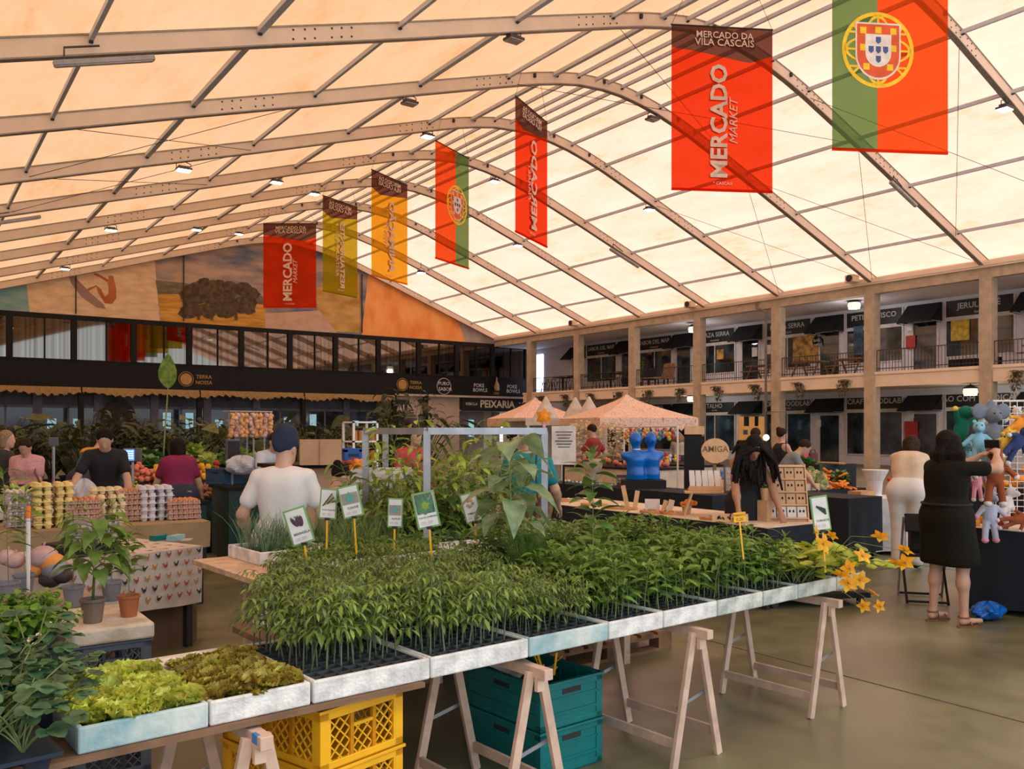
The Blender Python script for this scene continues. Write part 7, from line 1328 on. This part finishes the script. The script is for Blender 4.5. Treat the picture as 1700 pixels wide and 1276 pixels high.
counter('cake and bread stall left of the red polo', 12.0, 12.4, 13.0, 15.0, .9, CREAMCL); heap(PEA, (12.1, 12.5, 0), (12.9, 14.9, 0), .9, 50, .06, rj, 'warm brown bun on the stall left of the red polo', 'buns left of the red polo', zs=(1.2, 1.8))
b = MB(); b.box((0, 0, 0), (.36, .02, .58), rx=R(-8)); o = b.build('menu_board', GREYC, loc=P(936, 739, 13), rz=-YAW, label='tilted pale menu board left of the red polo', cat='board'); b = MB(); [b.box((0, -.015, .2 - k * .045), (.26 - .04 * (k % 3), .006, .012), rx=0) for k in range(9)]; b.build('lettering', INK, o); b = MB(); b.bar((0, .03, -.25), (0, .1, -P(936, 739, 13).z), .03, .03); b.build('stand', BLK, o)
b = MB(); [b.lathe([(0, 0), (.10, .03), (.03, .05), (0, .05)], 5, 0, TR((0, 0, 0), 0, R(90))) for _ in (0,)]; 
for k in range(6): leaf(b, frame((0, 0, 0), (1, 0, 0), (0, 0, 1)) @ TR((0, 0, 0), k * 1.047), .17, .12, 'ovate', .1, .1, 5)
p = P(903, 692, 16); b.build('orange_flower_ornament', mat('orange felt', (.9, .33, .01)), loc=p, rz=-YAW, label='big orange flower ornament above the turquoise shirt', cat='ornament'); b = MB(); b.tube([(p.x, p.y, p.z), (p.x, p.y, 0)], .03, 6); b.build('pink_pole', mat('pink striped pole', (.8, .35, .4), col2=(.85, .75, .75), scale=25), label='pink and white pole under the orange flower ornament', cat='pole')
T = thing('easel_board', 'dark menu stand with a cream header right of the toy rail', 'stand', on(1153, 15), -YAW); b = MB(); b.b2((-.17, 0, .2), (.17, .05, 1.55)); b.build('panel', BLK, T); b = MB(); b.b2((-.17, -.01, 1.58), (.17, .04, 1.72)); b.build('header', LW, T); b = MB(); b.b2((-.13, .02, 0), (.13, .05, .2)); b.b2((-.13, .02, 1.5), (.13, .04, 1.6)); b.build('foot', BLK, T)
p = P(1187, 748, 11.5); o = thing('round_sign', 'round edged wooden sign with carved capitals left of the curly haired vendor', 'sign', p, -YAW); b = MB(); b.prism([(.185 * math.cos(a) * min(1, 1), .165 * math.sin(a)) for a in np.linspace(0, 2 * math.pi, 26)[:-1]], .02, 0, frame((0, 0, 0), (1, 0, 0), (0, 0, 1))); b.build('board', LW, o); b = MB(); b.text('AMIGA', frame((0, -.024, .02), (1, 0, 0), (0, 0, 1)), .11, 0, .012); b.build('lettering', PLW, o); b = MB(); b.box((0, .03, -(p.z - .8) / 2), (.04, .03, p.z - .8)); b.build('stand', PLW, o)
T, cl = table('dark table carrying the round wooden sign', 9.6, 6.4, 10.3, 7.7, .8, BLKC, cloth=BLKCL, drop=.7); cl['label'] = 'black cloth under the round wooden sign'
p = on(1248, 21); b = MB(); b.b2((-.32, 0, 0), (.3, .03, 1.75)); [b.b2((x, 0, 1.75), (x + .13, .03, 1.98)) for x in (-.32, -.06, .17)]; [b.b2((x, -.01, 1.55), (x + .1, 0, 1.66), 1) for x in (-.2, .05)]; b.build('castle_cutout', [mat('ochre yellow board', (.62, .30, .06)), DARK], loc=p, rz=-YAW, label='ochre castle shaped cut-out with battlements', cat='cut-out')
MB().ball((0, 0, 0), .05, 10).build('bulb_lamp', mat('glowing bulb', (1, .85, .6), emit=6), loc=P(1272, 726, 14), label='bare glowing bulb behind the vendor', cat='lamp'); q = P(1272, 726, 14); b = MB(); b.tube([(q.x, q.y, q.z + .04), (q.x, q.y, 1.95), (q.x + .5, q.y, 1.95), (q.x + .5, q.y, 0)], .008, 4); b.build('lamp_stand', BLK, label='thin stand holding the bare bulb', cat='stand')
T, cl = table('dark table with bags beyond the bending person', 14.8, 10.7, 16.3, 12.5, .95, BLKC, cloth=BLKCL, drop=.85); cl['label'] = 'black cloth of the bag table beyond the bending person'
def hbag(px, py, d, w_, h_, m_, lab): p = P(px, py, d); o = thing('handbag', lab, 'bag', (p.x, p.y, .96), -YAW + .1); b = MB(); b.box((0, 0, h_ / 2), (w_, .1, h_), taper=-.05); b.build('body', m_, o, bevel=.01); b = MB(); b.tube([(-w_ * .3, 0, h_), (-w_ * .22, 0, h_ * 1.3), (w_ * .22, 0, h_ * 1.3), (w_ * .3, 0, h_)], .012, 5); b.build('handle', m_, o)
hbag(1333, 750, 18.2, .2, .22, mat('hot pink bag', (.85, .04, .18)), 'hot pink handbag on the dark table'); hbag(1350, 750, 18.2, .16, .22, mat('maroon bag', (.12, .02, .03)), 'maroon handbag right of the pink one')
for k in range(5): b = MB(); b.lathe([(.1, 0), (.12, .03), (0, .04)], 12); b.build('cake', KRAFT, loc=onx(1366 + k * 7, 15.6, .962), label='flat round cake in the row right of the handbags', cat='cake', group='cakes on the dark table')
# right vegetable stall
T, cl = table('vegetable stall with a black cloth beyond the earring display', 11.1, 8.2, 12.75, 9.9, .72, BLKC, cloth=BLKCL, drop=.62); cl['label'] = 'black cloth under the carrots and cabbages'
def hp(pr, a, b_, y0, y1, z, n, **k): heap(pr, (gx(a, y0), y0, 0), (gx(b_, y0), y1, 0), z, n, .05, rj, **k)
hp(CBG, 1349, 1382, 8.3, 8.8, .72, 14, zs=(.8, 1.1)); hp(CAR, 1383, 1416, 8.25, 8.85, .72, 90, layers=4, zs=(1, 1.4)); hp(GRN, 1408, 1424, 8.3, 8.7, .72, 9, zs=(.9, 1.3), lab='dark spinach bunch at the right end of the carrots', group='spinach by the carrots'); hp(LHD, 1340, 1380, 8.95, 9.5, .76, 14, zs=(1, 1.3), lab='light lettuce behind the cabbages', group='lettuces behind the cabbages'); hp(GRN, 1345, 1372, 9.2, 9.8, .84, 12, zs=(1.2, 1.7), lab='big dark kale bunch at the back of the right stall', group='kale at the right stall'); hp(TURN, 1368, 1388, 9.0, 9.7, .76, 26, zs=(1, 1.3))
# more produce tables beyond, right
T, cl = table('far produce table behind the cream cardigan', 13.2, 4.8, 14.4, 8.0, .8, BLKC, cloth=BLKCL, drop=.7); cl['label'] = 'black cloth of the far produce table at right'
for pr, y0, y1, n, lab, g in ((TURN, 4.9, 5.8, 30, 'pale turnip on the far right produce table', 'far right turnips'), (ORA, 5.8, 6.6, 30, 'orange on the far right produce table', 'far right oranges'), (LHD, 6.6, 7.4, 10, 'lettuce on the far right produce table', 'far right lettuces'), (TMT, 7.4, 8.1, 30, 'tomato on the far right produce table', 'far right tomatoes')): heap(pr, (13.1, y0, 0), (14.3, y1, 0), .8, n, .06, rj, lab, g, zs=(1.1, 1.5))
# white clothed table, planter box and tall stool-shaped cover
T, cl = table('small table with floor length white satin cloth', 0, 0, 1.35, .7, .74, WHTCL, cloth=WHTCL, drop=.7, wavy=.04, rz=-YAW, loc=on(1410, 11.5)); cl['label'] = 'white satin cloth of the small table left of the cream cardigan'
b = MB(); b.lathe([(.09, 0), (.08, .05), (.10, .22), (.17, .36), (.17, .37), (0, .37)], 18); b.build('covered_stool', WHTCL, loc=on(1453, 11.8, .747), smooth=False, label='white flared cloth covered stand on the white table', cat='stand'); b = MB(); b.b2((-.16, -.1, 0), (.16, .1, .09)); b.build('wooden_tray', JW, loc=on(1430, 11.7, .747), label='small wooden tray on the white table', cat='tray')
# folding chair behind the dark dress
F = thing('folding_chair', 'black steel folding chair just left of the dark dress', 'chair', on(1533, 8.5), -.9)
for x in (-.2, .2): b = MB(); b.tube([(x, .22, 0), (x, -.16, .82)], .012, 6); b.build('rear_frame', GALV, F); b = MB(); b.tube([(x * .9, -.24, 0), (x * .9, .14, .46)], .012, 6); b.build('leg', BLK, F)
b = MB(); b.tube([(-.2, .22, .02), (.2, .22, .02)], .012, 6); b.tube([(-.18, -.24, .02), (.18, -.24, .02)], .012, 6); b.build('stretcher', BLK, F); b = MB(); b.box((0, 0, .45), (.38, .38, .03)); b.build('seat', BLKC, F, bevel=.01); b = MB(); b.box((0, -.15, .76), (.38, .03, .18), rx=R(-20)); b.build('backrest', BLKC, F, bevel=.01)
b = MB(); b.b2((-.13, -.1, 0), (.13, .1, .22)); b.build('dark_bag', BLKC, loc=on(1533, 8.5, .467), rz=-.9, bevel=.03, label='dark bag lying on the folding chair', cat='bag')
# plush toy table
T, cl = table('long table of plush toys with a black floor length cloth', 8.08, .5, 9.1, 4.2, .75, CREAMCL, cloth=BLKCL, drop=.7, wavy=.012); cl['label'] = 'black cloth under the plush toys at the right edge'
b = MB(); b.b2((8.07, .5, .757), (9.11, 4.21, .763)); b.build('table_runner', CREAMCL, label='cream runner under the plush toys', cat='runner')
def gridp(name, lab, c, rz, w_, h_, n, m_, feet=.0): 
    o = thing(name, lab, 'grid panel', c, rz); b = MB()
    for i in range(n + 1): b.tube([(-w_ / 2 + w_ * i / n, 0, 0), (-w_ / 2 + w_ * i / n, 0, h_)], .004 if 0 < i < n else .009, 4)
    for i in range(m_ + 1): b.tube([(-w_ / 2, 0, h_ * i / m_), (w_ / 2, 0, h_ * i / m_)], .004 if 0 < i < m_ else .009, 4)
    b.build('wire_grid', WHT, o); return o
gridp('wire_panel', 'tall white wire grid behind the green crocodile toy', (8.55, 3.93, .765), R(-50), .48, 1.16, 8, 20); gridp('wire_panel', 'lower white wire grid behind the horse toy', (8.35, 3.35, .765), R(-70), .6, .9, 10, 15)
CRO = {k: mat('crochet ' + k, c, rough=.95, bump=.5, bscale=160) for k, c in dict(green=(.0, .16, .10), grey=(.17, .20, .25), blue=(.25, .55, .72), brown=(.34, .08, .025), lilac=(.52, .52, .66), white=(.78, .74, .72), orange=(.85, .32, .03), yellow=(.85, .6, .08), navy=(.02, .04, .14), pink=(.82, .35, .45)).items()}
def plush(lab, px, py, d, k, k2, s=1, kind='bear', turn=0, rot=0, arms=1.0):
    """soft toy about .45 m tall, origin at its middle, facing -y"""
    p = P(px, py, d); b = [el((0, 0, 0), (.055, .05, .085), None, .02), el((0, -.01, .13), (.05, .05, .05), None, .015), rc((0, -.045, .12), (0, -.07 if kind != 'croc' else -.13, .115), .028, .022, .02)]
    b += [rc((x * .05, 0, .05), (x * .12, -.02, .05 - .07 * arms), .02, .018, .015) for x in (-1, 1)] + [rc((x * .03, 0, -.07), (x * .045, -.01, -.2), .025, .022, .015) for x in (-1, 1)]
    if kind == 'mouse': b += [el((x * .085, .01, .16), (.055, .015, .055), None, .01) for x in (-1, 1)] + [el((0, .01, .20), (.03, .012, .04), None, .01)]
    if kind in ('bear', 'hippo'): b += [el((x * .035, 0, .18), (.018, .012, .018), None, .006) for x in (-1, 1)]
    if kind == 'horse': b += [rc((x * .025, 0, .17), (x * .03, 0, .215), .012, .006, .006) for x in (-1, 1)] + [rc((0, -.05, .12), (0, -.1, .08), .03, .03, .02)]
    if kind == 'rabbit': b += [rc((x * .025, 0, .17), (x * .04, .01, .28), .014, .016, .006) for x in (-1, 1)]
    if kind == 'croc': b += [rc((0, .04, -.05), (0, .14, -.2), .03, .008, .03)] + [el((0, .04, .15 - i * .045), (.008, .02, .015), None, .006) for i in range(6)]
    o = softmesh('plush_toy', b, CRO[k], .008); o.location = p; o.scale = (s,) * 3; o.rotation_euler = (0, rot, -YAW + turn); tag(o, lab, 'toy')
    q = MB(); [q.ball((x * .02, -.055, .145), .008, 6, 1) for x in (-1, 1)]; q.ball((0, -.075 if kind != 'croc' else -.145, .12), (.015, .01, .01), 8, 0); q.build('face', [CRO[k2], DARK], o); q = MB(); [q.ball((x * .045, -.012, -.205), (.027, .03, .024), 8) for x in (-1, 1)]; [q.ball((x * .122, -.02, .05 - .075 * arms), .021, 8) for x in (-1, 1)]; q.build('paws', CRO[k2], o, smooth=True)
    return o
plush('green crocheted crocodile hanging on the tall wire grid', 1596, 712, 8.15, 'green', 'yellow', 1.25, 'croc', .4, .25, -1); plush('grey crocheted mouse with big round ears near the top', 1647, 722, 7.9, 'grey', 'white', 1.35, 'mouse', .1); plush('light blue plush hippo under the grid', 1625, 733, 7.75, 'blue', 'blue', 1.0, 'hippo', -.4)
plush('rust brown plush horse with white socks', 1652, 785, 7.6, 'brown', 'white', 1.3, 'horse', -.3); plush('pale lilac plush rabbit sitting on the table front', 1643, 852, 7.75, 'lilac', 'pink', 1.15, 'rabbit', .1); plush('white plush cow lying right of the rabbit', 1672, 838, 7.9, 'white', 'brown', 1.0, 'bear', .6, .5); plush('navy blue and white penguin toy at the right edge', 1688, 735, 7.6, 'navy', 'white', 1.0, 'bear', .3, .8); plush('yellow duck toy with pink head ornament', 1668, 738, 7.7, 'yellow', 'pink', .8, 'bear', -.3, .4)
plush('orange plush toy at the top right edge', 1690, 705, 7.9, 'orange', 'yellow', .9, 'bear', .2, .9); plush('white toy with blue paws above the penguin', 1684, 700, 8.3, 'white', 'blue', .8, 'bear', 0, .2); plush('pink toy low behind the rabbit', 1622, 800, 8.2, 'pink', 'white', .8, 'bear'); plush('orange and white fox toy low at the rabbit feet', 1618, 868, 8.1, 'orange', 'white', .75, 'bear', .4, 1.3); plush('brown toy with white paws at the far right table front', 1690, 862, 7.7, 'brown', 'white', .8, 'bear', -.2, 1.3); plush('grey toy half hidden behind the woman', 1606, 760, 8.3, 'blue', 'white', .9, 'bear', .2)
b = MB(); b.lathe([(.045, 0), (.05, .02), (.05, .18), (.03, .25), (.02, .28), (0, .28)], 14); b.build('water_bottle', [mat('clear water bottle', (.35, .42, .42), rough=.1, alpha=.5)], loc=(8.3, 3.25, .765), label='large clear bottle beside the horse toy', cat='bottle'); b = MB(); b.lathe([(.052, .05), (.052, .13)], 14); b.build('bottle_label', mat('green bottle label', (.0, .22, .10)), [o for o in C.objects if o.name == 'water_bottle'][0])
for i, (y, z, w_) in enumerate(((3.35, .78, .22), (3.1, .80, .24), (2.9, .82, .2))): b = MB(); b.box((0, 0, 0), (w_, .14, .02)); b.build('wooden_rack', LW, loc=(8.2, y, z), rz=.3 * i, label=['pale wooden slat in front of the toys, left', 'pale wooden slat in front of the toys, middle', 'pale wooden slat in front of the toys, right'][i], cat='slat')
b = MB(); b.tube([(8.3, 3.7, 1.72), (8.3, 2.4, 1.72)], .02, 6); b.tube([(8.6, 3.9, 1.72), (8.3, 3.55, 1.3)], .02, 6); b.tube([(8.3, 2.4, 1.72), (8.3, 2.4, .763)], .02, 6); b.tube([(8.3, 3.7, 1.72), (8.3, 3.7, .763)], .02, 6); b.build('wooden_toy_rail', JW, label='orange brown wooden rail above the toys at the right edge', cat='rail')
o = bag(1645, 1008, 7.62, (.17, .12, .075), mat('bright blue plastic bag', (.0, .12, .5), rough=.35), 'bright blue plastic bag on the floor by the plush table', 7, .005); o.location.x -= .05
# ------------------------------------------------------------------ upstairs furniture, planters, posters
PL = mat('dry green hanging plant', (.06, .07, .03), col2=(.16, .14, .07)); PB = thing('hanging_planter', 'x', 'planter'); b = MB(); b.lathe([(.13, 0), (.2, .2), (.17, .2), (0, .17)], 10); b.build('pot', mat('brown planter', (.09, .05, .03)), PB)
b = MB(); rq = random.Random(2)
for k in range(150): z = .28 - .75 * rq.random() ** 1.6; q = (.26 + .3 * z) * rq.random() ** .5; a = rq.random() * 6.28; leaf(b, LM((q * math.cos(a) - (.1 if z < .1 else 0), q * math.sin(a), z), a, -rq.random()), .13, .07)
b.build('foliage', PL, PB); wl = ['farthest, above the left speckled canopy', 'second from the far end', 'above the white cones', 'left of the large canopy peak', 'right of the large canopy peak', 'left of the middle lamp', 'right of the middle lamp', 'left of the drain pipe', 'right of the drain pipe', 'left of the second nearest column', 'near the right frame edge']
for (px, py), w_ in zip(((897, 665), (938, 661), (981, 658), (1027, 657), (1076, 653), (1130, 650), (1190, 648), (1253, 643), (1325, 640), (1402, 636), (1690, 628)), wl): q = P(px, py, 1); s = 34.78 / q.x; dup(PB, (34.78, q.y * s, 3.66), rq.random() * 6, 'dry trailing planter on the gallery edge, ' + w_, 'planters on the gallery edge')
for c_ in kids(PB): bpy.data.objects.remove(c_)
bpy.data.objects.remove(PB)
def stool(): o = thing('bar_stool', 'x', 'stool'); b = MB(); b.lathe([(.17, .62), (.19, .66), (0, .66)], 10); b.build('seat', PLW, o); [MB().bar((x * .1, y * .1, .62), (x * .18, y * .18, 0), .03, .03).build('leg', BLK, o) for x in (-1, 1) for y in (-1, 1)]; b = MB(); b.tube([(-.17, .15, .66), (-.17, .18, .86), (.17, .18, .86), (.17, .15, .66)], .02, 5); b.build('backrest', BLK, o); return o
st = stool(); 
for i, y in enumerate((46.9, 46.1, 45.3, 44.6, 43.8, 41.6, 40.9, 40.2, 39.5, 38.8)): dup(st, (35.8, y, 4.2), -B2 / 2 + rq.uniform(-.3, .3), 'dark bistro stool behind the far railing upstairs' if i < 5 else 'dark bistro stool upstairs in the second bay', 'stools in the far bay' if i < 5 else 'stools in the second bay')
for i, y in enumerate((44.2, 45.8, 39.4, 41.0)): o = thing('bistro_table', ['bistro table upstairs in the far bay, right', 'bistro table upstairs in the far bay, left', 'bistro table upstairs in the second bay, right', 'bistro table upstairs in the second bay, left'][i], 'table', (36.5, y, 4.2)); b = MB(); b.b2((-.5, -.5, .95), (.5, .5, 1.0)); b.build('tabletop', BLK, o); b = MB(); b.b2((-.05, -.05, 0), (.05, .05, .95)); b.build('pedestal', BLK, o)
for c_ in kids(st): bpy.data.objects.remove(c_)
bpy.data.objects.remove(st)
for i, y in enumerate((26.2, 24.0, 29.0, 15.5)):
    o = thing('picnic_table', ['dark picnic table upstairs behind the second nearest bay', 'dark picnic table upstairs left of the fire box', 'dark picnic table upstairs by the drain pipe', 'dark picnic table upstairs at the right frame edge'][i], 'table', (36.2, y, 4.2)); b = MB(); b.b2((-.4, -.8, .72), (.4, .8, .78)); b.build('tabletop', PLW, o)
    for x in (-.7, .7): b = MB(); b.b2((x - .15, -.8, .42), (x + .15, .8, .46)); b.build('bench', PLW, o)
    for yy in (-.6, .6):
        for x in (-1, 1): b = MB(); b.bar((x * .2, yy, .72), (x * .65, yy, 0), .05, .08); b.build('leg', PLW, o)
def wallitem(px, py, w_, h_, m_, name, lab, cat, round_=False, txt=None, x=38.42):
    q = P(px, py, 1); s = x / q.x; M_ = MS(q.y * s, EYE + (q.z - EYE) * s, x); b = MB()
    if round_: b.prism([(w_ / 2 * math.cos(a), w_ / 2 * math.sin(a)) for a in np.linspace(0, 2 * math.pi, 24)[:-1]], .03, 0, M_)
    else: b.box((0, 0, 0), (w_, h_, .06), 0, M_)
    o = b.build(name, m_, label=lab, cat=cat)
    if txt: t = MB(); [t.text(w, M_ @ TR((0, .12 * (len(txt) - 1) / 2 - .24 * k, .05)), .22, 0, .02) for k, w in enumerate(txt)]; t.build('lettering', TXT, o)
REDB = mat('fire box red', (.42, .03, .03)); wallitem(1512, 568, .45, .62, REDB, 'fire_box', 'red fire hose box on the upstairs wall', 'fire box'); wallitem(1513, 715, .62, .9, REDB, 'fire_box', 'red fire hose box on the ground floor wall', 'fire box'); wallitem(1357, 567, .55, .5, mat('dark blue round sticker', (.05, .08, .14)), 'round_wall_sign', 'round dark blue sign upstairs right of the orange poster', 'sign', True, ('BAR', 'TAPAS'))
wallitem(1337, 578, 1.5, 1.3, SEEN[1], 'window_poster', 'ochre and brown poster in an upstairs window by the drain pipe', 'poster'); wallitem(1594, 548, .8, .9, SEEN[2], 'window_poster', 'yellow poster in the upstairs window at the right', 'poster'); wallitem(1196, 588, .5, .55, SEEN[1], 'window_poster', 'orange poster in the upstairs window of the middle bay', 'poster'); wallitem(1253, 584, .35, .5, GREYC, 'notice_sheet', 'white notice on an upstairs door left of the drain pipe', 'notice'); wallitem(1276, 580, .3, .5, GREYC, 'notice_sheet', 'white notice beside the drain pipe upstairs', 'notice')
wallitem(1510, 543, .3, .35, WHT, 'fire_sign', 'small white and red fire sign upstairs above the fire box', 'sign'); wallitem(1512, 687, .3, .35, WHT, 'fire_sign', 'small white and red fire sign on the ground floor', 'sign'); wallitem(1359, 702, .25, .35, WHT, 'fire_sign', 'small notice with a red mark on a ground floor pier', 'sign'); wallitem(1425, 565, .5, 1.4, SEEN[3], 'window_poster', 'blue lit panel in an upstairs window behind a column', 'poster')
for i, (px, py) in enumerate(((1583, 640), (1608, 636), (1645, 628))): q = P(px, 600, 1); s = 35.3 / q.x; b = MB(); b.b2((-.15, -.25, 0), (.15, .25, .35)); b.build('planter_box', BLK, loc=(35.5, q.y * s, 4.2), label=['black planter box behind the right railing, left one', 'black planter box behind the right railing, middle one', 'black planter box behind the railing at the right edge'][i], cat='planter')
for i, (y, w_) in enumerate(((35.6, .9), (37.0, .7))): o = thing('deck_chair', ['brown leaning deck chair upstairs in the third bay', 'black lounge seat upstairs in the third bay'][i], 'chair', (35.9, y, 4.2)); b = MB(); b.box((0, 0, .42), (.6, w_, .08)); b.build('seat', [PLW, BLK][i], o); b = MB(); b.box((.2, 0, .85), (.08, w_, .9 if i == 0 else .5), ry=.25); b.build('backrest', [PLW, BLK][i], o); [MB().b2((x, yy - .03, 0), (x + .05, yy + .03, .4)).build('leg', BLK, o) for x in (-.28, .2) for yy in (-w_ / 2 + .06, w_ / 2 - .06)]
pot('tall_planter', 'leafy green plant upstairs beside the fourth column from the right', 'plant', Vector((36.3, 38.2, 4.2)), 0, .2, .35, BLKP, bush_mb(random.Random(3), 1.7, .4, 8, 20, .2, .1), [J2, G_STEM])
b = MB(); b.lathe([(0, 2.2), (.5, .35), (.35, .3), (0, .3)], 12); b.tube([(0, 0, 0), (0, 0, .4)], .05, 6); b.build('conifer', J1, loc=(37.0, 50.6, 4.2) if False else (36.8, 50.2, 0), label='small dark conifer at the far corner of the arcade', cat='tree')

T = thing('platform_trolley', 'low black platform trolley on the floor behind the rightmost trestle', 'trolley', on(1345, 8.4), -YAW + .15); b = MB(); b.b2((-.55, -.3, .08), (.45, .35, .13)); b.build('deck', BLK, T)
for x in (-.48, .38):
    for y in (-.24, .28): b = MB(); b.lathe([(.038, -.015), (.038, .015)], 12, 0, frame((x, y, .04), (1, 0, 0), (0, 0, 1))); b.build('wheel', DARK, T)
b = MB(); b.b2((-.16, -.12, 0), (.16, .12, .16)); b.build('carton_box', CARDB, loc=on(1385, 8.35, .132), rz=-YAW, label='small cardboard box on the black platform trolley', cat='box')
for px, py, d in ((50, 1061, 3.35), (64, 1054, 3.4), (21, 1149, 2.85), (82, 1036, 3.5), (46, 1084, 3.2), (57, 1070, 3.3)):
    b = MB()
    for k in range(5): leaf(b, LM((0, 0, 0), k * 1.257, R(10)), .013, .013, 'round', .1, .1, 4)
    b.ball((0, 0, .003), .004, 6, 1); q = b.build('strawberry_flower', [WPET, YEL], loc=P(px, py, d), label='small white strawberry blossom above the dark leaves at left', cat='flower', group='strawberry blossoms'); q.rotation_euler = (R(50), 0, -YAW)
